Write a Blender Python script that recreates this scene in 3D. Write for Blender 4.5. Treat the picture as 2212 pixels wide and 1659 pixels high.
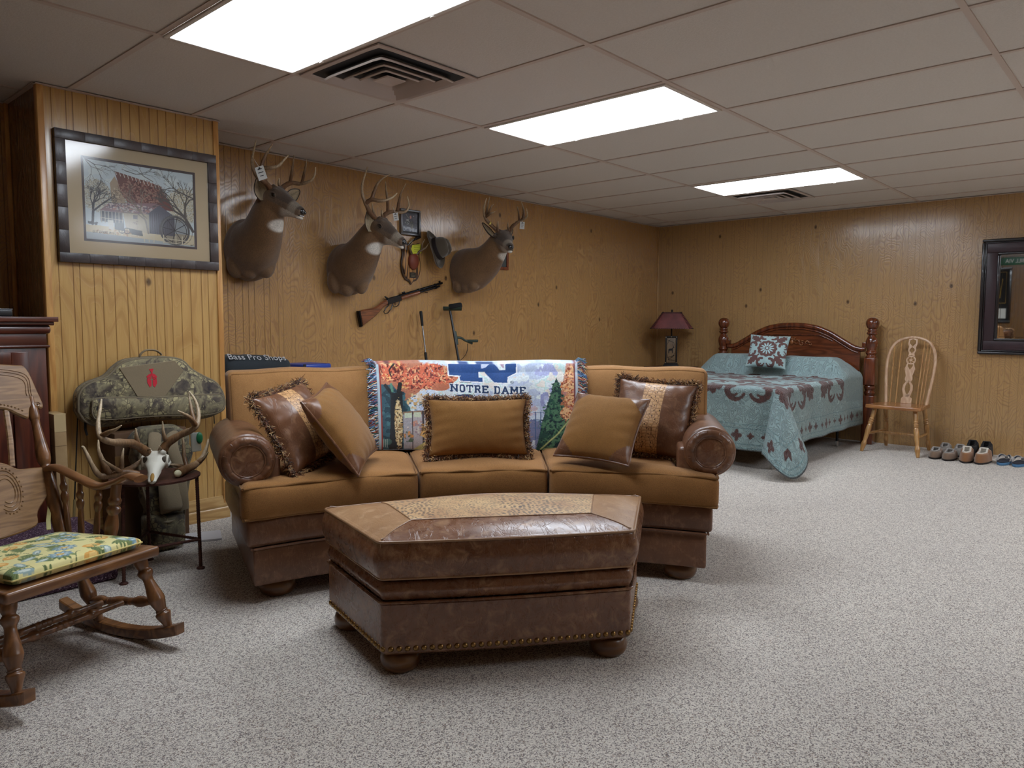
import bpy, math, random
import numpy as np
from mathutils import Matrix, Vector
PI = math.pi
for blk in list(bpy.data.objects): bpy.data.objects.remove(blk)
SC = bpy.context.scene
COL = SC.collection

# ---------------------------------------------------------------- camera
def camera():
    a, b, c = 0.836741, -0.082010, 0.003842          # azimuth from +Y, pitch, roll
    ca, sa, cb, sb = math.cos(a), math.sin(a), math.cos(b), math.sin(b)
    f = Vector((sa*cb, ca*cb, sb)); r = Vector((ca, -sa, 0)); u = r.cross(f)
    r2 = math.cos(c)*r + math.sin(c)*u
    u2 = -math.sin(c)*r + math.cos(c)*u
    M = Matrix((r2, u2, -f)).transposed().to_4x4()
    M.translation = Vector((-1.9176, -4.2984, 1.1463))
    cd = bpy.data.cameras.new('camera'); co = bpy.data.objects.new('camera', cd); COL.objects.link(co)
    co.matrix_world = M
    cd.sensor_fit = 'HORIZONTAL'; cd.sensor_width = 36.0; cd.lens = 1594.607*36/2212
    cd.clip_start = 0.05; cd.clip_end = 60
    SC.camera = co
camera()

# ---------------------------------------------------------------- world and exposure
wd = bpy.data.worlds.new('world'); SC.world = wd; wd.use_nodes = True
bg = wd.node_tree.nodes['Background']
bg.inputs['Color'].default_value = (0.5, 0.48, 0.45, 1); bg.inputs['Strength'].default_value = 0.05
SC.view_settings.view_transform = 'Standard'; SC.view_settings.look = 'None'
SC.view_settings.gamma = 1.0; SC.view_settings.use_curve_mapping = False
SC.view_settings.exposure = 0.84
PANEL_POWER = 9.0        # radiance of the fluorescent ceiling panels
PANEL_COLOR = (0.87, 0.95, 1.05)

# ---------------------------------------------------------------- mesh helpers
def rotz(a):
    c, s = math.cos(a), math.sin(a)
    return np.array([[c, -s, 0], [s, c, 0], [0, 0, 1.0]])
def euler(rx=0, ry=0, rz=0):
    return np.array((Matrix.Rotation(rz, 3, 'Z') @ Matrix.Rotation(ry, 3, 'Y') @ Matrix.Rotation(rx, 3, 'X')))
def unit(v):
    v = np.asarray(v, float); return v/max(np.linalg.norm(v), 1e-9)
def lerp(a, b, t): return a+(b-a)*t
def sstep(a, b, x):
    t = np.clip((x-a)/(b-a), 0, 1); return t*t*(3-2*t)
def catmull(P, n=8):
    P = [np.asarray(p, float) for p in P]
    if len(P) < 3: return np.array([lerp(P[0], P[-1], t) for t in np.linspace(0, 1, n+1)])
    Q = [2*P[0]-P[1]]+P+[2*P[-1]-P[-2]]
    out = []
    for i in range(1, len(Q)-2):
        for k in range(n):
            t = k/n
            out.append(.5*((2*Q[i])+(-Q[i-1]+Q[i+1])*t+(2*Q[i-1]-5*Q[i]+4*Q[i+1]-Q[i+2])*t*t+(-Q[i-1]+3*Q[i]-3*Q[i+1]+Q[i+2])*t**3))
    out.append(P[-1])
    return np.array(out)

class MB:
    """collects geometry for ONE mesh object"""
    def __init__(s): s.V = []; s.F = []; s.M = []; s.C = []; s.n = 0; s.hascol = False
    def add(s, V, F, m=0, col=None):
        V = np.asarray(V, float).reshape(-1, 3)
        s.V.append(V); k = s.n
        s.F.extend([tuple(int(i)+k for i in f) for f in F])
        s.M.extend([m]*len(F) if np.isscalar(m) else list(m))
        if col is None: s.C.append(np.ones((len(V), 3)))
        else:
            s.hascol = True
            c = np.asarray(col, float)
            s.C.append(np.broadcast_to(c, (len(V), 3)).copy() if c.ndim == 1 else c)
        s.n += len(V)
        return s
    def rbox(s, c, h, r=0.01, n=(2, 2, 2), rot=None, deform=None, m=0, k=3, col=None):
        h = np.asarray(h, float); r = min(r, h.min()*.999)
        def samp(H, nn):
            e = r*(1-np.cos(np.linspace(0, PI/2, k+1)))
            L = -H+e; mid = np.linspace(-H+r, H-r, nn+1)
            return np.unique(np.round(np.concatenate([L, mid, -L]), 7))
        X = [samp(h[i], n[i]) for i in range(3)]
        V = []; F = []; base = 0
        for ax in range(3):
            a, b = (ax+1) % 3, (ax+2) % 3
            A, B = np.meshgrid(X[a], X[b], indexing='ij')
            for sg in (-1, 1):
                P = np.zeros(A.shape+(3,)); P[..., a] = A; P[..., b] = B; P[..., ax] = sg*h[ax]
                V.append(P.reshape(-1, 3))
                na, nb = A.shape
                I = base+np.arange(na*nb).reshape(na, nb)
                q = np.stack([I[:-1, :-1], I[1:, :-1], I[1:, 1:], I[:-1, 1:]], -1).reshape(-1, 4)
                if sg < 0: q = q[:, ::-1]
                F.extend(q.tolist()); base += na*nb
        V = np.concatenate(V)
        key = np.round(V*1e6).astype(np.int64)
        _, first, inv = np.unique(key, axis=0, return_index=True, return_inverse=True)
        inv = inv.reshape(-1)
        V = V[first]; F = [tuple(inv[i] for i in f) for f in F]
        q = np.clip(V, -(h-r), h-r); d = V-q
        ln = np.linalg.norm(d, axis=1, keepdims=True); ln[ln < 1e-9] = 1
        V = q+d/ln*r
        if deform is not None: V = deform(V)
        if rot is not None: V = V@np.asarray(rot).T
        V = V+np.asarray(c, float)
        return s.add(V, F, m, col)
    def box(s, c, size, rot=None, m=0, r=0.0, col=None):
        h = np.asarray(size, float)/2
        if r > 0: return s.rbox(c, h, r, (1, 1, 1), rot, m=m, k=2, col=col)
        V = np.array([[x, y, z] for x in (-1, 1) for y in (-1, 1) for z in (-1, 1)])*h
        if rot is not None: V = V@np.asarray(rot).T
        return s.add(V+np.asarray(c, float), [(0, 1, 3, 2), (4, 6, 7, 5), (0, 4, 5, 1), (2, 3, 7, 6), (0, 2, 6, 4), (1, 5, 7, 3)], m, col)
    def tube(s, P, R, n=10, m=0, closed=False, caps=True, flat=None, up=None, col=None):
        P = np.asarray(P, float); N = len(P)
        R = np.broadcast_to(np.asarray(R, float), (N,)) if np.ndim(R) < 2 else np.asarray(R)
        T = np.gradient(P, axis=0) if not closed else (np.roll(P, -1, 0)-np.roll(P, 1, 0))
        T /= np.maximum(np.linalg.norm(T, axis=1, keepdims=True), 1e-9)
        u = np.asarray(up, float) if up is not None else np.array([0, 0, 1.0])
        if up is None and abs(T[0]@u) > .9: u = np.array([1.0, 0, 0])
        V = []; a = np.linspace(0, 2*PI, n, endpoint=False)
        for i in range(N):
            if up is None or i == 0: u = u-(u@T[i])*T[i]
            else: u = np.asarray(up, float)-(np.asarray(up, float)@T[i])*T[i]
            u /= max(np.linalg.norm(u), 1e-9); b = np.cross(T[i], u)
            ru = R[i] if R.ndim == 1 else R[i][0]; rb = (R[i]*(flat or 1)) if R.ndim == 1 else R[i][1]
            V.append(P[i]+np.outer(np.cos(a), u)*ru+np.outer(np.sin(a), b)*rb)
        V = np.concatenate(V); F = []
        for i in range(N if closed else N-1):
            j = (i+1) % N
            for q in range(n):
                F.append((i*n+q, i*n+(q+1) % n, j*n+(q+1) % n, j*n+q))
        if caps and not closed:
            F.append(tuple(range(n))[::-1]); F.append(tuple((N-1)*n+q for q in range(n)))
        if col is not None and np.ndim(col) == 2: col = np.repeat(np.asarray(col, float), n, 0)
        return s.add(V, F, m, col)
    def lathe(s, prof, p0=(0, 0, 0), p1=None, n=20, m=0, sq=None):
        """prof: (radius, height along the axis)"""
        p0 = np.asarray(p0, float)
        ax = unit(np.asarray(p1, float)-p0) if p1 is not None else np.array([0, 0, 1.0])
        u = np.array([1.0, 0, 0]) if abs(ax[0]) < .8 else np.array([0, 1.0, 0])
        u = unit(u-(u@ax)*ax); b = np.cross(ax, u)
        a = np.linspace(0, 2*PI, n, endpoint=False)
        V = [p0+ax*z+(np.outer(np.cos(a), u)+np.outer(np.sin(a), b))*r for r, z in prof]
        N = len(prof); F = []
        for i in range(N-1):
            for q in range(n):
                F.append((i*n+q, i*n+(q+1) % n, (i+1)*n+(q+1) % n, (i+1)*n+q))
        F.append(tuple(range(n))[::-1]); F.append(tuple((N-1)*n+q for q in range(n)))
        return s.add(np.concatenate(V), F, m)
    def prism(s, poly, h, fr=None, m=0, bev=0.0):
        """extrude a 2-D outline (x,y) by h along z; fr = (origin, ux, uy, uz)"""
        poly = np.asarray(poly, float); N = len(poly)
        if area2(poly) < 0: poly = poly[::-1]
        L = []
        if bev > 0:
            ins = inset(poly, bev)
            L = [(ins, 0), (poly, bev), (poly, h-bev), (ins, h)]
        else: L = [(poly, 0), (poly, h)]
        V = np.concatenate([np.c_[p, np.full(N, z)] for p, z in L]); F = []
        for i in range(len(L)-1):
            for q in range(N): F.append((i*N+q, i*N+(q+1) % N, (i+1)*N+(q+1) % N, (i+1)*N+q))
        F.append(tuple(range(N))[::-1]); F.append(tuple((len(L)-1)*N+q for q in range(N)))
        if fr is not None:
            o, ux, uy, uz = [np.asarray(t, float) for t in fr]
            V = o+V[:, :1]*ux+V[:, 1:2]*uy+V[:, 2:]*uz
        return s.add(V, F, m)
    def grid(s, f, nu, nv, m=0, col=None, closeu=False, flip=False, mask=None):
        """f(U,V)->(...,3) on a lattice of unit parameters; U runs first"""
        u = np.linspace(0, 1, nu+1)[:-1] if closeu else np.linspace(0, 1, nu+1)
        v = np.linspace(0, 1, nv+1)
        U, W = np.meshgrid(u, v, indexing='ij')
        P = f(U, W).reshape(-1, 3); na = len(u); nb = len(v)
        I = np.arange(na*nb).reshape(na, nb)
        if closeu: I = np.concatenate([I, I[:1]], 0)
        q = np.stack([I[:-1, :-1], I[1:, :-1], I[1:, 1:], I[:-1, 1:]], -1).reshape(-1, 4)
        mm = m
        if mask is not None: mm = mask(.5*(U[:-1, :-1]+U[1:, 1:]), .5*(W[:-1, :-1]+W[1:, 1:])).reshape(-1).astype(int)
        if flip: q = q[:, ::-1]
        c = None if col is None else (col(U, W).reshape(-1, 3) if callable(col) else col)
        return s.add(P, q.tolist(), mm, c)
    def build(s, name, mats, parent=None, label=None, world=False, smooth=40, weld=False):
        V = np.concatenate(s.V)
        if world and parent is not None:
            Mw = Matrix.Identity(4); p_ = parent
            while p_ is not None: Mw = p_.matrix_basis @ Mw; p_ = p_.parent
            Mi = np.array(Mw.inverted()); V = V@Mi[:3, :3].T+Mi[:3, 3]
        me = bpy.data.meshes.new(name)
        me.from_pydata(V.tolist(), [], s.F)
        if not isinstance(mats, (list, tuple)): mats = [mats]
        for mt in mats: me.materials.append(mt)
        if max(s.M) > 0: me.polygons.foreach_set('material_index', s.M)
        if s.hascol:
            ca = me.color_attributes.new('dye', 'FLOAT_COLOR', 'POINT')
            c4 = np.ones((len(V), 4), np.float32); c4[:, :3] = np.concatenate(s.C)
            ca.data.foreach_set('color', c4.ravel())
        me.validate(); me.update()
        if smooth:
            me.polygons.foreach_set('use_smooth', [True]*len(me.polygons))
            me.set_sharp_from_angle(angle=math.radians(smooth))
        o = bpy.data.objects.new(name, me); COL.objects.link(o)
        if parent is not None: o.parent = parent
        if label: o['label'] = label
        return o

def area2(p): x, y = p[:, 0], p[:, 1]; return float(np.sum(x*np.roll(y, -1)-np.roll(x, -1)*y))
def inset(p, d):
    a = p-np.roll(p, 1, 0); b = np.roll(p, -1, 0)-p
    na = np.c_[-a[:, 1], a[:, 0]]/np.maximum(np.linalg.norm(a, axis=1)[:, None], 1e-9)
    nb = np.c_[-b[:, 1], b[:, 0]]/np.maximum(np.linalg.norm(b, axis=1)[:, None], 1e-9)
    n = na+nb; n /= np.maximum((n*n).sum(1)[:, None]/2, .5)
    return p+n*d
def tag(o, label=None, cat=None, group=None, kind=None):
    if label: o['label'] = label
    if cat: o['category'] = cat
    if group: o['group'] = group
    if kind: o['kind'] = kind
    return o
def thing(name, label, cat, loc=(0, 0, 0), rz=0.0, group=None):
    o = bpy.data.objects.new(name, None); COL.objects.link(o)
    o.empty_display_size = .05
    M = Matrix.Rotation(rz, 4, 'Z'); M.translation = Vector(loc); o.matrix_basis = M
    return tag(o, label, cat, group)
def single(o, label, cat, group=None): return tag(o, label, cat, group)
def struct(o): o['kind'] = 'structure'; return o
def dup(root, loc=None, rz=None, label=None, group=None):
    r = root.copy(); COL.objects.link(r)
    if loc is not None:
        M = Matrix.Rotation(rz or 0, 4, 'Z'); M.translation = Vector(loc); r.matrix_basis = M
    if label: r['label'] = label
    if group: r['group'] = group
    for ch in list(root.children):
        c = ch.copy(); COL.objects.link(c); c.parent = r
        for g in list(ch.children):
            d = g.copy(); COL.objects.link(d); d.parent = c
    return r
def arcpts(cx, cy, r, a0, a1, n):
    return [(cx+r*math.cos(a), cy+r*math.sin(a)) for a in np.linspace(a0, a1, n)]

# ---------------------------------------------------------------- node materials
def lin(c): return tuple(((x/255)/12.92 if x/255 <= .04045 else ((x/255+.055)/1.055)**2.4) for x in c)
class NT:
    def __init__(s, name):
        s.m = bpy.data.materials.new(name); s.m.use_nodes = True; s.t = s.m.node_tree
        s.b = s.t.nodes['Principled BSDF']; s.out = s.t.nodes['Material Output']
    def n(s, typ, **kw):
        x = s.t.nodes.new(typ)
        for k, v in kw.items(): setattr(x, k, v)
        return x
    def put(s, sock, v):
        if isinstance(v, bpy.types.NodeSocket): s.t.links.new(v, sock)
        elif v is not None:
            if hasattr(sock.default_value, '__len__') and not hasattr(v, '__len__'): v = (v,)*len(sock.default_value)
            if hasattr(sock.default_value, '__len__') and len(sock.default_value) == 4 and len(v) == 3: v = tuple(v)+(1,)
            sock.default_value = v
    def co(s, scale=(1, 1, 1), kind='Object', loc=(0, 0, 0), rot=(0, 0, 0)):
        t = s.n('ShaderNodeTexCoord'); mp = s.n('ShaderNodeMapping')
        s.t.links.new(t.outputs[kind], mp.inputs[0])
        mp.inputs['Scale'].default_value = scale if hasattr(scale, '__len__') else (scale,)*3
        mp.inputs['Location'].default_value = loc; mp.inputs['Rotation'].default_value = rot
        return mp.outputs[0]
    def noise(s, vec, scale=5, detail=2, rough=.5, dist=0, out=0):
        x = s.n('ShaderNodeTexNoise'); s.put(x.inputs['Vector'], vec)
        x.inputs['Scale'].default_value = scale; x.inputs['Detail'].default_value = detail
        x.inputs['Roughness'].default_value = rough; x.inputs['Distortion'].default_value = dist
        return x.outputs[out]
    def vor(s, vec, scale=5, feature='F1', rand=1, out='Distance'):
        x = s.n('ShaderNodeTexVoronoi', feature=feature); s.put(x.inputs['Vector'], vec)
        x.inputs['Scale'].default_value = scale; x.inputs['Randomness'].default_value = rand
        return x.outputs[out]
    def ramp(s, fac, stops, mode='LINEAR'):
        x = s.n('ShaderNodeValToRGB'); s.put(x.inputs[0], fac); r = x.color_ramp; r.interpolation = mode
        while len(r.elements) < len(stops): r.elements.new(.5)
        for e, (p, c) in zip(r.elements, stops):
            e.position = p; e.color = tuple(c)+(1,) if hasattr(c, '__len__') else (c, c, c, 1)
        return x.outputs[0]
    def mix(s, f, a, b, mode='MIX'):
        x = s.n('ShaderNodeMix', data_type='RGBA', blend_type=mode)
        s.put(x.inputs[0], f); s.put(x.inputs[6], a); s.put(x.inputs[7], b); return x.outputs[2]
    def ma(s, op, a, b=None, c=None):
        x = s.n('ShaderNodeMath', operation=op); s.put(x.inputs[0], a)
        if b is not None: s.put(x.inputs[1], b)
        if c is not None: s.put(x.inputs[2], c)
        return x.outputs[0]
    def sep(s, v):
        x = s.n('ShaderNodeSeparateXYZ'); s.put(x.inputs[0], v); return x.outputs
    def comb(s, a, b, c):
        x = s.n('ShaderNodeCombineXYZ'); s.put(x.inputs[0], a); s.put(x.inputs[1], b); s.put(x.inputs[2], c); return x.outputs[0]
    def attr(s, name='dye'):
        x = s.n('ShaderNodeAttribute', attribute_name=name); return x.outputs['Color']
    def bump(s, h, strength=.3, dist=.01, prev=None):
        x = s.n('ShaderNodeBump'); s.put(x.inputs['Height'], h)
        x.inputs['Strength'].default_value = strength; x.inputs['Distance'].default_value = dist
        if prev is not None: s.put(x.inputs['Normal'], prev)
        return x.outputs[0]
    def fin(s, col=None, rough=None, nrm=None, **kw):
        if col is not None: s.put(s.b.inputs['Base Color'], col)
        if rough is not None: s.put(s.b.inputs['Roughness'], rough)
        if nrm is not None: s.put(s.b.inputs['Normal'], nrm)
        names = dict(metal='Metallic', coat='Coat Weight', coatr='Coat Roughness', sheen='Sheen Weight', spec='Specular IOR Level', trans='Transmission Weight', alpha='Alpha', ior='IOR', sss='Subsurface Weight')
        for k, v in kw.items(): s.put(s.b.inputs[names[k]], v)
        return s.m
def plain(name, c, rough=.5, **kw): return NT(name).fin(lin(c), rough, **kw)

def mat_panel(name, axis, light, dark, groove, gsp=0.0508, gstr=.75, knots=True, kl=(), gr=(3.4, .62), gfade=None, gfreq=120):
    """varnished oak plywood with routed vertical grooves and cathedral grain"""
    t = NT(name); v = t.co(1); X = t.sep(v); s_ = X[axis]; z = X[2]
    pan = t.ma('FLOOR', t.ma('DIVIDE', s_, 1.2192))
    gv = t.comb(t.ma('MULTIPLY', s_, gr[0]), t.ma('MULTIPLY', pan, 7.3), t.ma('MULTIPLY', z, gr[1]))
    fld = t.noise(gv, 1.25, 1.8, .42, .35)
    kd2 = None
    for (a_, b_) in kl:
        e_ = t.ma('SQRT', t.ma('ADD', t.ma('POWER', t.ma('ABSOLUTE', t.ma('SUBTRACT', s_, a_)), 2), t.ma('POWER', t.ma('ABSOLUTE', t.ma('MULTIPLY', t.ma('SUBTRACT', z, b_), .7)), 2)))
        kd2 = e_ if kd2 is None else t.ma('MINIMUM', kd2, e_)
    if kd2 is not None: fld = t.ma('ADD', fld, t.ma('MULTIPLY', t.ramp(t.ma('DIVIDE', kd2, .16), [(0, 1), (.35, .35), (1, 0)], 'EASE'), .10))
    ring = t.ma('SINE', t.ma('MULTIPLY', fld, gfreq))
    ring = t.ramp(t.ma('MULTIPLY_ADD', ring, .5, .5), [(0, 0), (.5, .2), (1, .95)])
    fine = t.noise(t.comb(t.ma('MULTIPLY', s_, 260), 0, t.ma('MULTIPLY', z, 7)), 1, 3, .6)
    broad = t.noise(t.comb(t.ma('MULTIPLY', s_, 1.6), 0, t.ma('MULTIPLY', z, .7)), 2.2, 2)
    col = t.mix(ring, lin(light), lin(dark))
    col = t.mix(t.ramp(fine, [(.35, 0), (.75, .55)]), col, lin(dark))
    col = t.mix(t.ramp(broad, [(.3, 0), (.75, .45)]), col, lin(tuple(x*.86 for x in light)))
    # grooves: pairs of spacings jittered per groove
    cell = t.ma('DIVIDE', s_, gsp); ci = t.ma('FLOOR', cell); fr = t.ma('FRACT', cell)
    wn = t.n('ShaderNodeTexWhiteNoise', noise_dimensions='1D'); t.put(wn.inputs['W'], ci)
    off = t.ma('MULTIPLY_ADD', wn.outputs['Value'], .55, .2)
    d = t.ma('ABSOLUTE', t.ma('SUBTRACT', fr, off))
    g = t.ramp(d, [(0, 1), (.022, 1), (.06, 0)])
    gs_ = gstr if gfade is None else t.ramp(t.ma('DIVIDE', s_, 6.0), [(max(0, gfade[0]/6), gstr), (gfade[1]/6, gfade[2])])
    col = t.mix(t.ma('MULTIPLY', g, gs_), col, lin(groove))
    if knots:
        kv = t.comb(t.ma('MULTIPLY', s_, 1.0), 0, t.ma('MULTIPLY', z, .75))
        kd = t.vor(kv, 2.1)
        kn = t.ramp(kd, [(0, 1), (.018, .9), (.04, .35), (.07, 0)])
        sel = t.ramp(t.vor(kv, 2.1, out='Color'), [(.0, 0), (.45, 0), (.5, 1)])
        col = t.mix(t.ma('MULTIPLY', kn, sel), col, lin((70, 42, 22)))
    if kd2 is not None: col = t.mix(t.ramp(kd2, [(0, .9), (.006, .85), (.012, .6), (.018, 0)]), col, lin((62, 44, 32)))
    h = t.ma('ADD', t.ma('MULTIPLY', ring, -.38), t.ma('MULTIPLY', g, t.ma('MULTIPLY', gs_, -1.1)))
    h = t.ma('ADD', h, t.ma('MULTIPLY', fine, .06))
    return t.fin(col, t.ma('MULTIPLY_ADD', ring, .10, .24), t.bump(h, .6, .0018), coat=.45, coatr=.16)

def mat_wood(name, light, dark, axis='Z', scale=1.0, rough=.32, coat=.3, kstr=.8, kind='Object'):
    t = NT(name); k = {'X': (.12, 1, 1), 'Y': (1, .12, 1), 'Z': (1, 1, .12)}[axis]
    v = t.co(tuple(q*scale for q in k), kind)
    fld = t.noise(v, 9, 2, .5, .3)
    ring = t.ma('MULTIPLY_ADD', t.ma('SINE', t.ma('MULTIPLY', fld, 46)), .5, .5)
    fine = t.noise(v, 160, 3, .6)
    col = t.mix(t.ma('MULTIPLY', ring, kstr), lin(light), lin(dark))
    col = t.mix(t.ramp(fine, [(.4, 0), (.75, .6*kstr)]), col, lin(dark))
    return t.fin(col, rough, t.bump(t.ma('ADD', t.ma('MULTIPLY', ring, -.4), fine), .12, .002), coat=coat, coatr=.2)

def mat_leather(name, base, dark, worn, rough=.38, wear=.5, crease=.5):
    t = NT(name); v = t.co(1)
    big = t.noise(v, 5, 4, .6); mid = t.noise(v, 22, 4, .65, .6)
    col = t.mix(t.ramp(big, [(.3, 0), (.7, 1)]), lin(base), lin(dark))
    col = t.mix(t.ramp(mid, [(.52, 0), (.8, wear)]), col, lin(worn))
    # scratches: thin light streaks
    sv = t.co((18, 18, 3), rot=(.5, .7, .2)); sc = t.noise(sv, 3.5, 2, .5, 2.2)
    sc = t.ramp(sc, [(.488, 0), (.5, wear), (.512, 0)])
    sel = t.ramp(t.noise(v, 3.1, 1), [(.5, 0), (.62, 1)])
    col = t.mix(t.ma('MULTIPLY', sc, sel), col, lin(worn))
    grain = t.vor(v, 420); cr = t.noise(t.co((2.6, .9, 1)), 9, 4, .55, .9)
    cr2 = t.ramp(cr, [(.47, 0), (.5, 1), (.53, 0)])
    n1 = t.bump(grain, .12, .0006)
    n2 = t.bump(t.ma('ADD', t.ma('MULTIPLY', cr2, -.14), t.ma('MULTIPLY', t.noise(v, 7, 3), .6)), crease, .006, n1)
    return t.fin(col, t.ma('MULTIPLY_ADD', mid, .25, rough-.12), n2, coat=.12, coatr=.25)

def mat_fabric(name, a, b, c, scale=1.0, bump=.4, sheen=.3, bigamt=.5):
    t = NT(name); v = t.co(scale)
    w = t.noise(t.co((1500*scale, 1500*scale, 260*scale)), 1, 2, .7)
    w2 = t.noise(t.co((300*scale, 300*scale, 1300*scale)), 1, 2, .7)
    f = t.ma('MULTIPLY', t.ma('ADD', w, w2), .5)
    big = t.noise(v, 3.2, 4, .6)
    col = t.mix(t.ramp(f, [(.38, 0), (.62, 1)]), lin(a), lin(b))
    col = t.mix(t.ma('MULTIPLY', t.ramp(big, [(.42, 0), (.72, 1)]), bigamt), col, lin(c))
    return t.fin(col, .92, t.bump(f, bump, .0015), sheen=sheen, spec=.25)

def mat_dye(name, rough=.8, bump=None, sheen=0, bs=.3, bd=.002, spec=.4, grainamt=.0, gs=600, **kw):
    """colours come from the mesh's own dye attribute (woven, printed or natural pattern)"""
    t = NT(name); col = t.attr()
    if grainamt:
        g = t.noise(t.co(1), gs, 2, .6)
        col = t.mix(1.0, col, t.ramp(g, [(.3, (1-grainamt,)*3), (.7, (1+grainamt*.4,)*3)]), 'MULTIPLY')
    nrm = None
    if bump: nrm = t.bump(t.noise(t.co(1), bump, 3, .6), bs, bd)
    return t.fin(col, rough, nrm, sheen=sheen, spec=spec, **kw)

# ---------------------------------------------------------------- pattern painter (woven, printed, natural colour patterns)
def vnoise(X, Y, sc, seed=0, octv=1):
    out = np.zeros(np.shape(X)); amp = 1.0; tot = 0
    for o in range(octv):
        rs = np.random.RandomState(seed*17+o*7+1); G = rs.rand(64, 64)
        x = np.asarray(X)/sc*2**o; y = np.asarray(Y)/sc*2**o
        xi = np.floor(x).astype(int); yi = np.floor(y).astype(int); fx = x-xi; fy = y-yi
        fx = fx*fx*(3-2*fx); fy = fy*fy*(3-2*fy)
        g = lambda a, b: G[a % 64, b % 64]
        out += amp*((g(xi, yi)*(1-fx)+g(xi+1, yi)*fx)*(1-fy)+(g(xi, yi+1)*(1-fx)+g(xi+1, yi+1)*fx)*fy)
        tot += amp; amp *= .5
    return out/tot
class Paint:
    def __init__(s, X, Y, base): s.X = np.asarray(X, float); s.Y = np.asarray(Y, float); s.C = np.ones(s.X.shape+(3,))*np.array(lin(base)); s.k = 0
    def put(s, mask, col, a=1.0):
        w = np.clip(mask.astype(float), 0, 1)*a; s.C += (np.array(lin(col))-s.C)*w[..., None]
    def poly(s, pts, col, a=1.0):
        p = np.array(pts, float); P = np.c_[s.X.ravel(), s.Y.ravel()]
        bb = (P[:, 0] >= p[:, 0].min()) & (P[:, 0] <= p[:, 0].max()) & (P[:, 1] >= p[:, 1].min()) & (P[:, 1] <= p[:, 1].max())
        r = np.zeros(len(P), bool); r[bb] = inpoly(P[bb], p); s.put(r.reshape(s.X.shape), col, a)
    def ell(s, cx, cy, rx, ry, col, a=1.0, rot=0):
        dx, dy = s.X-cx, s.Y-cy; c, q = math.cos(rot), math.sin(rot)
        s.put(((dx*c+dy*q)/rx)**2+((-dx*q+dy*c)/ry)**2 < 1, col, a)
    def ring(s, cx, cy, r, w, col, a=1.0, sy=1.0):
        d = np.hypot(s.X-cx, (s.Y-cy)/sy); s.put(abs(d-r) < w/2, col, a)
    def line(s, pts, w, col, a=1.0, w1=None):
        w1 = w if w1 is None else w1
        n = len(pts)-1
        for i in range(n):
            (x0, y0), (x1, y1) = pts[i][:2], pts[i+1][:2]
            wa = w+(w1-w)*i/n
            m = (s.X > min(x0, x1)-wa) & (s.X < max(x0, x1)+wa) & (s.Y > min(y0, y1)-wa) & (s.Y < max(y0, y1)+wa)
            if not m.any(): continue
            X, Y = s.X[m], s.Y[m]; dx, dy = x1-x0, y1-y0; L = dx*dx+dy*dy+1e-9
            t = np.clip(((X-x0)*dx+(Y-y0)*dy)/L, 0, 1)
            d = np.hypot(X-x0-t*dx, Y-y0-t*dy); mm = np.zeros(s.X.shape, bool); mm[m] = d < wa/2; s.put(mm, col, a)
    def blob(s, cx, cy, rx, ry, cols, sc, dens=.5, soft=.5, seed=None):
        s.k += 1; sd = s.k if seed is None else seed
        d = np.hypot((s.X-cx)/rx, (s.Y-cy)/ry)
        for i, c in enumerate(cols):
            n = vnoise(s.X, s.Y, sc, sd*5+i, 2)
            s.put((n > 1-dens+(d-1+soft)*.6*(d > 1-soft)/max(soft, .01)) & (d < 1.12), c)
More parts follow.
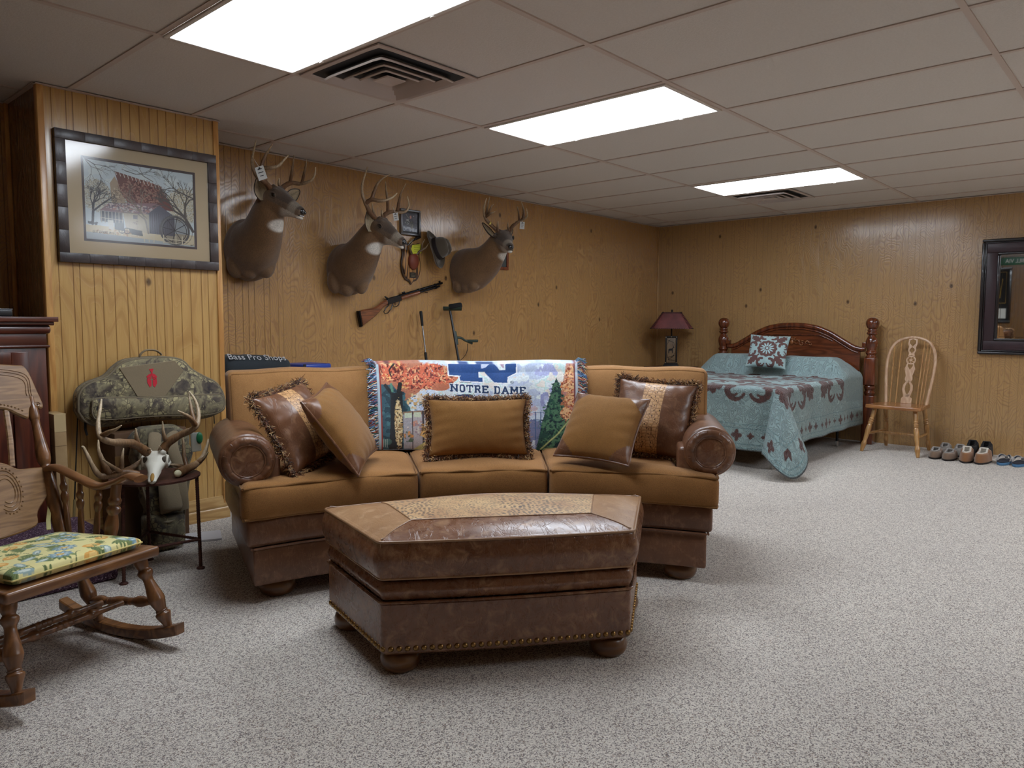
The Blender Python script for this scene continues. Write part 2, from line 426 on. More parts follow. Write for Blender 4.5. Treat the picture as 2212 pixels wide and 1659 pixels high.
GL = {  # slab letters: strokes in a 0..1 cell, y up
 'N': [((.14, 0), (.14, 1)), ((.86, 0), (.86, 1)), ((.14, 1), (.86, 0))], 'O': [((.15, .2), (.15, .8)), ((.85, .2), (.85, .8)), ((.3, 0), (.7, 0)), ((.3, 1), (.7, 1)), ((.15, .2), (.3, 0)), ((.15, .8), (.3, 1)), ((.85, .2), (.7, 0)), ((.85, .8), (.7, 1))],
 'T': [((.5, 0), (.5, 1)), ((.05, 1), (.95, 1)), ((.05, 1), (.05, .8)), ((.95, 1), (.95, .8))], 'R': [((.18, 0), (.18, 1)), ((.05, 1), (.7, 1)), ((.7, 1), (.85, .85)), ((.85, .85), (.85, .62)), ((.85, .62), (.7, .48)), ((.7, .48), (.18, .48)), ((.55, .48), (.9, 0))],
 'E': [((.18, 0), (.18, 1)), ((.05, 1), (.85, 1)), ((.05, 0), (.9, 0)), ((.18, .52), (.62, .52)), ((.85, 1), (.85, .8)), ((.9, 0), (.9, .2))], 'D': [((.18, 0), (.18, 1)), ((.05, 1), (.68, 1)), ((.05, 0), (.68, 0)), ((.68, 1), (.86, .8)), ((.86, .8), (.86, .2)), ((.86, .2), (.68, 0))],
 'A': [((.12, 0), (.5, 1)), ((.88, 0), (.5, 1)), ((.26, .34), (.74, .34))], 'M': [((.12, 0), (.12, 1)), ((.88, 0), (.88, 1)), ((.12, 1), (.5, .35)), ((.88, 1), (.5, .35))],
 'B': [((.18, 0), (.18, 1)), ((.05, 1), (.7, 1)), ((.7, 1), (.82, .8)), ((.82, .8), (.7, .54)), ((.7, .54), (.18, .54)), ((.7, .54), (.88, .3)), ((.88, .3), (.72, 0)), ((.72, 0), (.05, 0))],
 'I': [((.5, 0), (.5, 1))], 'L': [((.18, 0), (.18, 1)), ((.18, 0), (.85, 0))], 'V': [((.1, 1), (.5, 0)), ((.9, 1), (.5, 0))],
 'S': [((.85, .85), (.65, 1)), ((.65, 1), (.3, 1)), ((.3, 1), (.15, .8)), ((.15, .8), (.3, .55)), ((.3, .55), (.7, .45)), ((.7, .45), (.85, .2)), ((.85, .2), (.65, 0)), ((.65, 0), (.3, 0)), ((.3, 0), (.12, .15))],
 'P': [((.18, 0), (.18, 1)), ((.18, 1), (.7, 1)), ((.7, 1), (.85, .8)), ((.85, .8), (.7, .5)), ((.7, .5), (.18, .5))], '9': [((.8, 0), (.85, .8)), ((.85, .8), (.5, 1)), ((.5, 1), (.2, .75)), ((.2, .75), (.5, .5)), ((.5, .5), (.85, .7))]}
SERIF = {'N': [(.14, 0), (.14, 1), (.86, 1)], 'R': [(.18, 0), (.9, 0)], 'T': [(.5, 0)], 'A': [(.12, 0), (.88, 0)], 'M': [(.12, 0), (.88, 0), (.12, 1), (.88, 1)]}
def letters(p, txt, x, y, w, h, wt, col, slant=0, gap=.18, serif=True, dy=0):
    for ch in txt:
        if ch != ' ':
            f = lambda a, b: (x+a*w, y-b*h+dy*(x+a*w-0))
            for a, b in GL[ch]: p.line([f(*a), f(*b)], wt, col)
            if serif:
                for a, b in SERIF.get(ch, []): p.line([f(a-.16, b), f(a+.16, b)], wt*.8, col)
        x += w*(1+gap) if ch != ' ' else w*.75
    return x
def text_mesh(txt, size, depth=.0006):
    cu = bpy.data.curves.new('lettering', 'FONT'); cu.body = txt; cu.size = size; cu.extrude = depth; cu.align_x = 'CENTER'; cu.align_y = 'CENTER'; cu.resolution_u = 3
    o = bpy.data.objects.new('lettering', cu); COL.objects.link(o)
    dg = bpy.context.evaluated_depsgraph_get(); me = bpy.data.meshes.new_from_object(o.evaluated_get(dg))
    V = np.array([v.co[:] for v in me.vertices]); F = [tuple(f.vertices) for f in me.polygons]
    bpy.data.objects.remove(o); bpy.data.meshes.remove(me); bpy.data.curves.remove(cu)
    return V, F

def fuse(q, vox=.008, smooth=4, name='tmp'):
    """merge overlapping closed shells of q into one skin; returns vertices and faces"""
    me = bpy.data.meshes.new(name); me.from_pydata(np.concatenate(q.V).tolist(), [], q.F); me.validate(); me.update()
    o = bpy.data.objects.new(name, me); COL.objects.link(o)
    m = o.modifiers.new('r', 'REMESH'); m.mode = 'VOXEL'; m.voxel_size = vox
    if smooth:
        m = o.modifiers.new('s', 'SMOOTH'); m.factor = .5; m.iterations = smooth
    dg = bpy.context.evaluated_depsgraph_get(); e = bpy.data.meshes.new_from_object(o.evaluated_get(dg))
    n = len(e.vertices); V = np.zeros(n*3); e.vertices.foreach_get('co', V); F = [tuple(p.vertices) for p in e.polygons]
    bpy.data.objects.remove(o); bpy.data.meshes.remove(me); bpy.data.meshes.remove(e)
    return V.reshape(-1, 3), F
def loft(q, rings, n=28, m=0, cap=True):
    """rings: (centre, half width, half up, half down, tangent, side-hint up)"""
    L = []
    a = np.linspace(0, 2*PI, n, endpoint=False)
    for c, w, bu, bd, t, up in rings:
        t = unit(t); u = unit(np.asarray(up)-(np.asarray(up)@t)*t); s = np.cross(t, u)
        sn = np.sin(a); b = np.where(sn > 0, bu, bd)
        L.append(np.asarray(c)+np.outer(np.cos(a)*w, s)+np.outer(sn*b, u))
    V = np.concatenate(L); F = []
    for i in range(len(L)-1):
        for k in range(n): F.append((i*n+k, i*n+(k+1) % n, (i+1)*n+(k+1) % n, (i+1)*n+k))
    if cap: F.append(tuple(range(n))[::-1]); F.append(tuple((len(L)-1)*n+k for k in range(n)))
    q.add(V, F, m)
def ellipsoid(q, c, r, R=None, n=20, m=0, col=None):
    U, W = np.meshgrid(np.linspace(0, PI, n//2+1), np.linspace(0, 2*PI, n, endpoint=False), indexing='ij')
    V = np.stack([np.sin(U)*np.cos(W), np.sin(U)*np.sin(W), np.cos(U)], -1).reshape(-1, 3)*np.asarray(r, float)
    if R is not None: V = V@np.asarray(R).T
    F = []
    for i in range(n//2):
        for k in range(n): F.append((i*n+k, (i+1)*n+k, (i+1)*n+(k+1) % n, i*n+(k+1) % n))
    q.add(V+np.asarray(c, float), F, m, col)

# ================================================================ SETTING
CH = 2.279; YA = 0.323; XB = 5.770; XL = -2.65; YF = -7.6
CX0, CX1, CY = -0.746, 0.140, -0.176           # the boxed-out chase in the left corner
M_wallA = mat_panel('panel_long_wall', 0, (194, 152, 98), (156, 112, 67), (98, 68, 38), gr=(4.6, 1.9), gfade=(.7, .95, .24), gfreq=170, knots=False, kl=[(3.581, 1.328), (3.858, 1.503), (3.033, 2.119), (4.428, 2.110), (1.617, 1.491), (2.366, 1.523), (4.599, 1.192), (2.70, 1.06)])
M_wallB = mat_panel('panel_bed_wall', 1, (194, 157, 107), (158, 118, 75), (112, 84, 52), gstr=.34, gr=(5.0, 2.4), gfreq=180, knots=False, kl=[(-1.839, 1.371), (-2.443, 1.344), (-2.732, 1.499), (-1.496, 2.130), (-.940, 1.514), (.120, 1.506), (-.783, 1.344), (-.457, 2.113)])
M_chase = mat_panel('panel_chase', 0, (208, 168, 106), (182, 138, 78), (124, 84, 44), gstr=.85, knots=False, kl=[(-.262, 1.36)])
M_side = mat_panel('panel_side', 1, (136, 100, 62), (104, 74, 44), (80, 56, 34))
M_trimw = mat_wood('trim_wood', (214, 164, 96), (180, 124, 64), 'Z', 1.0, .35, .3)
M_base = mat_wood('baseboard_wood', (196, 160, 106), (160, 120, 70), 'X', 1.0, .35, .3)

def mat_carpet():
    t = NT('berber_carpet'); v = t.co((1, 1.0, 1))
    c1 = t.vor(v, 290, out='Color'); r = t.sep(c1)[0]
    a = lin((240, 232, 220)); b = lin((186, 176, 166)); c = lin((132, 120, 112)); d = lin((92, 78, 78))
    col = t.ramp(r, [(0, a), (.36, lin((220, 210, 198))), (.56, b), (.72, c), (.86, d), (.96, lin((140, 112, 92)))], 'CONSTANT')
    n2 = t.noise(v, 420, 2, .7)
    col = t.mix(t.ramp(n2, [(.46, 0), (.64, .5)]), col, lin((220, 212, 200)))
    big = t.noise(v, 1.1, 3, .6)
    col = t.mix(t.ramp(big, [(.35, 0), (.75, .16)]), col, lin((160, 152, 150)))
    h = t.ma('ADD', t.vor(v, 290), n2)
    return t.fin(col, .95, t.bump(h, .7, .004), sheen=.2, spec=.15)
def mat_tile():
    t = NT('ceiling_tile'); v = t.co(1)
    n1 = t.noise(v, 95, 4, .7); n2 = t.noise(t.co((1, 2.2, 1)), 150, 2, .6)
    h = t.ma('ADD', n1, t.ma('MULTIPLY', n2, .6))
    col = t.mix(t.ramp(n1, [(.35, 0), (.7, .35)]), lin((212, 205, 198)), lin((192, 185, 178)))
    return t.fin(col, .7, t.bump(h, .45, .004), spec=.4)
M_carpet = mat_carpet(); M_tile = mat_tile()
M_grid = plain('grid_metal', (196, 180, 170), .45)
M_white = plain('white_enamel', (214, 206, 198), .4)

b = MB(); b.box(((XL+XB)/2, (YF+YA)/2, -.05), (XB-XL+.6, YA-YF+.6, .1)); struct(b.build('floor', M_carpet))
b = MB(); b.box(((XL+XB)/2, (YF+YA)/2, CH+.056), (XB-XL+.6, YA-YF+.6, .1)); ceil = struct(b.build('ceiling', M_tile))
b = MB()
T, F4 = .6096, 1.2192
for j in range(0, 7): b.box(((XL+XB)/2, -F4*j, CH+.003), (XB-XL, .024, .006))
for i in range(-4, 10): b.box((T*i, (YF+YA)/2, CH+.0035), (.024, YA-YF, .005))
for (x0, x1, y, s) in ((CX0-.012, CX1+.012, CY, -1), (CX1, XB, YA, -1), (XL, CX0, YA, -1), (XL, XB, YF, 1)):
    b.box(((x0+x1)/2, y+s*.011, CH-.001), (x1-x0, .022, .004))
b.box((CX0-.011, (CY+YA)/2, CH-.001), (.022, YA-CY, .004)); b.box((CX1+.011, (CY+YA)/2, CH-.001), (.022, YA-CY, .004))
b.box((XB-.011, (YF+YA)/2, CH-.001), (.022, YA-YF, .004)); b.box((XL+.011, (YF+YA)/2, CH-.001), (.022, YA-YF, .004))
b.build('ceiling_grid', M_grid, ceil)

def wall(name, c, s, m): q = MB(); q.box(c, s); return struct(q.build(name, m, smooth=0))
wall('wall_back', ((XL+XB)/2, YA+.06, CH/2+.02), (XB-XL+.24, .12, CH+.04), M_wallA)
wall('wall_right', (XB+.06, (YF+YA)/2, CH/2+.02), (.12, YA-YF, CH+.04), M_wallB)
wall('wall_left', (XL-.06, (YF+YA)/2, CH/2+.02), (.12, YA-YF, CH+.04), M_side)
wall('wall_front', ((XL+XB)/2, YF-.06, CH/2+.02), (XB-XL+.24, .12, CH+.04), M_wallA)
q = MB(); w = .016
q.box(((CX0+CX1)/2, CY+w/2, CH/2), (CX1-CX0-.001, w, CH), m=0)
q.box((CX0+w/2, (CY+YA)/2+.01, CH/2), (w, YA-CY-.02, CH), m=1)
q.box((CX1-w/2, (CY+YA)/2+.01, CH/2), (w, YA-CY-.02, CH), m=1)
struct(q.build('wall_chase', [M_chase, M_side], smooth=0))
# corner mouldings
def trim(name, c, s, m): q = MB(); q.box(c, s, r=.003); return struct(q.build(name, m))
trim('trim_1', (CX0+.008, CY-.004, CH/2), (.030, .012, CH-.004), M_trimw)
trim('trim_2', (CX1-.010, CY-.004, CH/2), (.026, .012, CH-.004), M_trimw)
trim('trim_3', (CX1+.004, CY+.008, CH/2), (.010, .030, CH-.004), M_trimw)
trim('trim_4', (XB-.009, YA-.009, CH/2), (.018, .018, CH-.004), mat_wood('corner_trim_wood', (190, 150, 100), (160, 120, 74), 'Z'))
trim('trim_5', (CX0-.010, YA-.010, CH/2), (.02, .02, CH-.004), M_trimw)
trim('trim_6', (CX0-.004, CY+.012, CH/2), (.010, .034, CH-.004), M_trimw)
# moulded baseboard round the chase
q = MB()
prof = np.array([(0, 0), (-.016, 0), (-.016, .058), (-.011, .064), (-.014, .072), (-.014, .082), (-.009, .090), (-.009, .108), (-.005, .116), (-.004, .130), (0, .132)])
q.prism(prof, CX1-CX0+.016, ((CX0-.004, CY, 0), (0, 1, 0), (0, 0, 1), (1, 0, 0)))
q.prism(prof*[-1, 1], YA-CY+.01, ((CX1, CY-.006, 0), (1, 0, 0), (0, 0, 1), (0, 1, 0)))
struct(q.build('baseboard_chase', M_base))

# ---------------------------------------------------------------- ceiling lights and vents
def mat_panel_light():
    t = NT('light_diffuser'); v = t.co(1); X = t.sep(v)
    base = t.noise(v, 1.5, 1)
    rib = t.ma('MULTIPLY_ADD', t.ma('SINE', t.ma('MULTIPLY', X[0], 900)), .06, .97)
    t.put(t.b.inputs['Base Color'], (.8, .85, .9)); t.put(t.b.inputs['Emission Color'], PANEL_COLOR)
    t.put(t.b.inputs['Emission Strength'], t.ma('MULTIPLY', rib, PANEL_POWER))
    return t.m
M_diff = mat_panel_light()
def troffer(i, j, label):
    x, y = T*(i+.5), -F4*(j+.5)
    r = thing('ceiling_light', label, 'ceiling light', (x, y, CH-.004), 0, 'fluorescent troffers in the ceiling')
    hx, hy = T/2-.012, F4/2-.012
    q = MB(); f = .020
    for s in (-1, 1):
        q.box((s*(hx-f/2), 0, .001), (f, 2*hy, .010), r=.003); q.box((0, s*(hy-f/2), .001), (2*hx-2*f, f, .010), r=.003)
    q.build('frame', M_white, r)
    q = MB(); q.box((0, 0, .002), (2*(hx-f)+.004, 2*(hy-f)+.004, .004)); q.build('diffuser', M_diff, r, smooth=0)
    for s in (-1, 1): q = MB(); q.box((hx-f/2, s*.36, -.005), (.012, .02, .003), r=.001); q.build('latch', M_white, r)
    return r
troffer(-1, 1, 'large glowing ceiling light cut by the top edge, beside the square vent')
troffer(2, 1, 'glowing ceiling light in the middle of the ceiling, over the sofa')
troffer(6, 1, 'farthest glowing ceiling light, in front of the bed wall')
for i, j, w in ((2, 4, 'nearest the camera'), (5, 4, 'middle of the row behind the camera'), (8, 4, 'nearest the bed wall')): troffer(i, j, 'unseen ceiling light added to the right, '+w)  # unseen fixtures added behind the camera to brighten the room
M_dark = plain('duct_shade', (26, 28, 32), .7)
M_vent = plain('vent_enamel', (190, 176, 168), .5)
def sq(a, z, n=44, p=9):
    t = np.linspace(0, 2*PI, n, endpoint=False)+PI/n
    c, s = np.cos(t), np.sin(t); k = (abs(c)**p+abs(s)**p)**(-1/p)
    return np.c_[a*c*k, a*s*k, np.full(n, z)]
def loops(q, L, m=0, cap=None):
    n = len(L[0]); V = np.concatenate(L); F = []
    for i in range(len(L)-1):
        for k in range(n): F.append((i*n+k, i*n+(k+1) % n, (i+1)*n+(k+1) % n, (i+1)*n+k))
    if cap == 'end': F.append(tuple((len(L)-1)*n+k for k in range(n)))
    q.add(V, F, m)
def vent(x, y, label):
    r = thing('ceiling_vent', label, 'vent', (x, y, CH), 0, 'square ceiling vents')
    h = T/2-.013
    q = MB(); loops(q, [sq(h, .0, p=60), sq(h, -.006, p=60), sq(h-.02, -.008, p=30), sq(h-.034, .002, p=24), sq(h-.036, .004, p=24)]); q.build('flange', M_vent, r)
    q = MB(); q.box((0, 0, .0042), (2*h-.06, 2*h-.06, .002)); q.build('duct_shade_plate', M_dark, r)  # flat dark plate stands for the shade inside an open duct
    for k, (a, d) in enumerate(((.218, .026), (.156, .024), (.102, .022))):
        q = MB(); loops(q, [sq(a, -.020, p=18), sq(a-.005, -.024, p=18), sq(a-d, -.002, p=18), sq(a-d, .001, p=18), sq(a, -.017, p=18), sq(a, -.020, p=18)]); q.build('louver', M_vent, r)
    q = MB(); loops(q, [sq(.056, -.020, p=18), sq(.052, -.024, p=18), sq(.020, -.014, p=18), sq(.002, -.014)], cap='end'); q.build('center_cone', M_vent, r)
vent(T*.5, -F4-T*.5, 'large square ceiling vent beside the nearest light')
vent(T*7.5, -F4-T*.5, 'small far ceiling vent next to the light over the bed')

# ================================================================ SOFA
M_lea = mat_leather('brown_leather', (120, 80, 54), (92, 60, 42), (178, 136, 100), .34, .45, .45)
M_lea2 = mat_leather('ottoman_leather', (126, 84, 56), (98, 62, 42), (196, 156, 116), .28, .65, .5)
M_pipe = mat_leather('leather_piping', (158, 120, 84), (130, 94, 64), (186, 148, 112), .4, .4, .2)
M_che = mat_fabric('gold_chenille', (102, 68, 34), (164, 116, 64), (184, 132, 80), 1, .3, .12, .4)
M_che2 = mat_fabric('gold_back_chenille', (106, 72, 38), (166, 120, 70), (188, 140, 92), 1, .3, .12, .45)
M_pil = mat_fabric('pillow_chenille', (98, 66, 30), (150, 106, 54), (164, 116, 64), 1, .25, .12, .3)
M_cpipe = mat_fabric('chenille_piping', (96, 64, 32), (144, 102, 56), (160, 114, 68), 1, .25, .08, .3)
M_foot = mat_wood('bun_foot_wood', (112, 74, 36), (78, 46, 22), 'X', 1, .35, .4)
SO = (.244, -2.228); STH = math.radians(-40.6); CEN = -1.66
sofa = thing('curved_sofa', 'long curved tan chenille sofa with brown leather rolled arms and base', 'sofa', (SO[0], SO[1], 0), STH)
A0, A1, R0, R1 = math.radians(29.8), math.radians(26.5), 1.94, 2.816
def S(s, t, z=None):
    """s -1..1 along the curve, t 0..1 front to rear; local metres"""
    s = np.asarray(s, float); t = np.asarray(t, float)
    x0, y0 = R0*np.sin(s*A0), R0*np.cos(s*A0)+CEN
    x1, y1 = R1*np.sin(s*A1), R1*np.cos(s*A1)+CEN
    return x0+(x1-x0)*t, y0+(y1-y0)*t
def Sd(smap, tmap, zmap):
    def f(V):
        s = smap(V); t = tmap(V); x, y = S(s, t); return np.c_[x, y, zmap(V)]
    return f
def slab(q, s0, s1, t0, t1, z0, z1, r=.01, n=(30, 3, 1), m=0, bulge=0.0, col=None):
    hs, ht, hz = (s1-s0)/2, (t1-t0)/2, (z1-z0)/2
    # work in approximate metres so that roundings stay round
    hx, hy = hs*.97, ht*.88
    def df(V):
        s = (s0+s1)/2+V[:, 0]/hx*hs; t = (t0+t1)/2+V[:, 1]/hy*ht; z = (z0+z1)/2+V[:, 2]
        if bulge:
            w = 1-(V[:, 2]/hz)**2; t = np.where(V[:, 1] < 0, t-bulge/.88*w*np.clip(-V[:, 1]/hy, 0, 1)**4, t)
        x, y = S(s, t); return np.c_[x, y, z]
    q.rbox((0, 0, 0), (hx, hy, hz), r, n, deform=df, m=m, col=col)
q = MB(); slab(q, -.985, .985, .012, .99, .075, .232, .012, (36, 3, 2), bulge=.004); base = q.build('base', M_lea, sofa)
q = MB(); slab(q, -1.008, 1.008, .004, .985, .238, .362, .02, (36, 3, 2), bulge=.010); rail = q.build('front_rail', M_lea, sofa)
q = MB()
P = [S(s, -.002) for s in np.linspace(-.985, .985, 60)]; q.tube([(x, y, .235) for x, y in P], .005, 8)
for sg in (-1, 1):
    P = [S(sg*.988, t) for t in np.linspace(0, .98, 10)]; q.tube([(x+sg*.003, y, .235) for x, y in P], .005, 8)
q.build('piping', M_lea, sofa)
# outside arm panels rising from the base
for sg in (-1, 1):
    q = MB(); a, b_ = (.86, .992) if sg > 0 else (-.992, -.86)
    slab(q, a, b_, .085, .97, .30, .60, .02, (3, 6, 3)); q.build('arm_panel', M_lea, sofa)
# seat cushions
def smoothmap(e, sg):
    return lambda t: sg*(1.030-(.173)*sstep(.075, .115, t))
def cushion(s0f, s1f, t0, t1, z0, z1, name, crown=.02, ns=16):
    hx, hy, hz = .33, (t1-t0)*.88/2, (z1-z0)/2
    def df(V):
        t = (t0+t1)/2+V[:, 1]/hy*(t1-t0)/2
        a, b = s0f(t), s1f(t); u = (V[:, 0]/hx+1)/2
        s = a+(b-a)*u
        X, Y, Z = V[:, 0]/hx, V[:, 1]/hy, V[:, 2]/hz
        z = (z0+z1)/2+V[:, 2]+crown*np.clip(Z, 0, 1)*(1-X**4)*(1-Y**4)+.006*np.sin(X*5+t*9)*np.clip(Z, 0, 1)
        t = t-np.where(Y < 0, .022*(1-Z*Z)*(1-X**6)*abs(Y)**4, 0)
        x, y = S(s, t); return np.c_[x, y, z]
    q = MB(); q.rbox((0, 0, 0), (hx, hy, hz), .030, (ns, 14, 3), deform=df, k=4)
    o = q.build(name, M_che, sofa, smooth=70)
    q = MB()
    for z, dz in ((z1-.009, 1), (z0+.012, -1)):
        loop = []
        e = .012
        ts = t0+e
        for u in np.linspace(.012, .988, 30):
            a, b = s0f(np.array(ts)), s1f(np.array(ts)); loop.append((a+(b-a)*u, ts-.008, z+.002*math.sin(u*23+z*90)))
        for t in np.linspace(ts+.01, t1-.03, 24):
            b = s1f(np.array(t)); a = s0f(np.array(t)); loop.append((b-.006*np.sign(b-a), t, z))
        P = [(*S(s, t), zz) for s, t, zz in loop]
        q.tube(P, .0055, 8)
        P = []
        for t in np.linspace(ts, t1-.03, 24):
            b = s1f(np.array(t)); a = s0f(np.array(t)); P.append((*S(a+.006*np.sign(b-a), t), z))
        q.tube(P, .0055, 8)
    q.build('piping', M_cpipe, o)
    return o
k = lambda v: (lambda t: np.zeros_like(t)+v)
CT = .498
cushion(smoothmap(0, -1), k(-.291), -.035, .60, .352, CT, 'seat_cushion', .018)
cushion(k(-.287), k(.287), -.020, .60, .352, CT, 'seat_cushion', .018)
cushion(k(.291), smoothmap(0, 1), -.035, .60, .352, CT, 'seat_cushion', .018)
# back: structure and three tight back cushions
q = MB(); slab(q, -.97, .97, .80, .985, .30, .84, .03, (36, 2, 4)); q.build('back_frame', M_che2, sofa)
def backcush(s0, s1, name):
    hx, hy, hz = (s1-s0)*.5*.98, .10, .21
    z0, z1 = .49, .918
    def df(V):
        X, Y, Z = V[:, 0]/hx, V[:, 1]/hy, V[:, 2]/hz
        u = (Z+1)/2
        zz = z0+(z1-z0)*u+.004*np.sin(X*7+s0*9)*np.clip(Z, 0, 1)**3-.006*abs(X)**8*np.clip(Z, 0, 1)
        tf = .585+.135*u; tb = .80+.09*u                 # raked back
        t = tf+(tb-tf)*(Y+1)/2-np.where(Y < 0, .055*(1-X**4)*(1-Z**4)*np.clip(-Y, 0, 1)**2, 0)
        s = (s0+s1)/2+X*(s1-s0)/2*(1+.01*u)
        x, y = S(s, t); return np.c_[x, y, zz]
    q = MB(); q.rbox((0, 0, 0), (hx, hy, hz), .024, (14, 3, 10), deform=df, k=4)
    o = q.build(name, M_che2, sofa, smooth=70)
    # welt round the front face
    V = []
    for a, b in [(u, .93) for u in np.linspace(-.955, .955, 24)]+[(.965, v) for v in np.linspace(.9, -.9, 12)]+[(u, -.95) for u in np.linspace(.955, -.955, 24)]+[(-.965, v) for v in np.linspace(-.9, .9, 12)]:
        V.append((a*hx, -hy*.93, b*hz))
    P = df(np.array(V)); q = MB(); q.tube(P, .005, 8, closed=True); q.build('piping', M_cpipe, o)
backcush(-1.0, -.318, 'back_cushion'); backcush(-.314, .314, 'back_cushion'); backcush(.318, 1.0, 'back_cushion')
# rolled arms
def arm(sg):
    ZC, RR = .588, .112
    P = []; R = []
    for t in np.linspace(.085, .80, 22):
        x, y = S(sg*(.985-.015*t), t); P.append((x+sg*.008, y, ZC-.012*t)); R.append(RR)
    q = MB()
    d0 = unit(np.array(P[1])-np.array(P[0]))
    P2 = [np.array(P[0])-d0*.022, np.array(P[0])-d0*.014]+P; R2 = [RR*.90, RR*.975]+R
    q.tube(P2, R2, 40)
    for zz in range(3, 20, 4):        # upholstery seams running round the roll
        pass
    o = q.build('arm_roll', M_lea, sofa, smooth=60)
    # pleated front: ring of gathered leather and an inset panel with a cord
    c = np.array(P2[0]); up = np.array([0, 0, 1.0]); n = -d0; lat = unit(np.cross(up, n))
    q = MB(); N = 72
    rings = []
    for (rr, off) in ((.90, .0), (.86, .010), (.74, .017), (.62, .014), (.585, .006)):
        V = []
        for k_ in range(N):
            a = 2*PI*k_/N
            ph = (a*11/(2*PI)) % 1.0
            pl = .0035*min(1, abs(ph-.5)*5)*(1 if .58 < rr < .88 else .4)
            V.append(c+n*(off+pl)+(lat*math.cos(a)+up*math.sin(a))*RR*rr)
        rings.append(np.array(V))
    loops(q, rings); q.build('pleated_front', M_lea, o, smooth=60)
    q = MB(); L = []
    for rr, off in ((.585, .006), (.56, .012), (.3, .015), (.02, .016)):
        L.append(np.array([c+n*off+(lat*math.cos(a)+up*math.sin(a))*RR*rr for a in np.linspace(0, 2*PI, N, endpoint=False)]))
    loops(q, L, cap='end'); q.build('front_disc', M_lea2, o)
    q = MB(); q.tube([c+n*.013+(lat*math.cos(a)+up*math.sin(a))*RR*.59 for a in np.linspace(0, 2*PI, 48, endpoint=False)], .004, 8, closed=True)
    for k_ in range(11):
        a = 2*PI*(k_+.0)/11
        q.tube([c+n*(.012+.006*math.sin(PI*w_))+(lat*math.cos(a)+up*math.sin(a))*RR*(.6+.27*w_) for w_ in np.linspace(0, 1, 6)], .0018, 6)
    q.build('piping', M_lea, o)
    for tt in (.30, .50):
        pass
arm(-1); arm(1)
def bun(par, x, y, h=.078, r=.075, m=None):
    q = MB(); pr = [(r*.55, 0), (r*.85, .006), (r*1.0, h*.35), (r*1.0, h*.6), (r*.86, h*.85), (r*.6, h*.97), (r*.6, h+.02)]
    pr2 = catmull([(a, b, 0) for a, b in pr], 4)[:, :2]
    q.lathe(pr2, (x, y, 0), n=28); return q.build('foot', m or M_foot, par, smooth=60)
for s_, t_ in ((-.88, .13), (.88, .13), (-.9, .88), (.9, .88), (0, .88)):
    x, y = S(s_, t_); bun(sofa, float(x), float(y))

# ================================================================ OTTOMAN
OO = (-.16, -2.71); OTH = math.radians(-38)
ott = thing('ottoman', 'six-sided brown leather ottoman with spotted hide inset and nailhead trim', 'ottoman', (OO[0], OO[1], 0), OTH)
corner = np.array([(-.425, 0), (.425, 0), (.618, .478), (0, .635), (-.632, .478)])
def outline(cn, rad=.022, bow=(0, 0, 0, 0, 0), n=9, seg=10):
    pts = []; N = len(cn)
    for i in range(N):
        a, b_, c = cn[i-1], cn[i], cn[(i+1) % N]
        da, dc = unit(a-b_), unit(c-b_)
        rd = rad if i != 3 else .25
        p0, p1 = b_+da*rd, b_+dc*rd
        for t in np.linspace(0, 1, n): pts.append((1-t)**2*p0+2*t*(1-t)*b_+t*t*p1)
        nx = c+(-dc)*(rad if (i+1) % N != 3 else .25)
        nrm = np.array([dc[1], -dc[0]])
        for t in np.linspace(0, 1, seg+2)[1:-1]: pts.append(lerp(p1, nx, t)+nrm*bow[i]*math.sin(PI*t))
    return np.array(pts)
def cushion_poly(q, poly, z0, z1, r, crown=0, bulge=.006, m=0, cen=(0, .3)):
    N = len(poly); L = []
    h = (z1-z0)/2
    for a in np.linspace(0, PI/2, 5)[:-1]: L.append((r*(1-math.sin(a)), z0+r*(1-math.cos(a))))
    for w_ in np.linspace(0, 1, 6): L.append((-bulge*math.sin(PI*w_), z0+r+(z1-z0-2*r)*w_))
    for a in np.linspace(0, PI/2, 5)[1:]: L.append((r*(1-math.cos(a)), z1-r+r*math.sin(a)))
    L.sort(key=lambda e: e[1])
    cen = np.array(cen)
    rings = [np.c_[inset(poly, d), np.full(N, z)] for d, z in L]
    last = inset(poly, r)
    for k_ in np.linspace(1, .03, 14)[1:]:
        p = cen+(last-cen)*k_
        rings.append(np.c_[p, np.full(N, z1+crown*(1-k_**3))])
    return rings
op = outline(corner, .022, (.012, 0, .0, .0, 0))
q = MB(); q.prism(inset(op, .010), .175, ((0, 0, .072), (1, 0, 0), (0, 1, 0), (0, 0, 1)), bev=.008); q.build('base', M_lea2, ott)
q = MB(); loops(q, cushion_poly(q, inset(op, .012), .250, .316, .018, 0, .006), cap='end'); q.build('upper_band', M_lea2, ott, smooth=60)
rings = cushion_poly(q, inset(op, -.004), .322, .452, .022, .028, .010)
M_hide = None
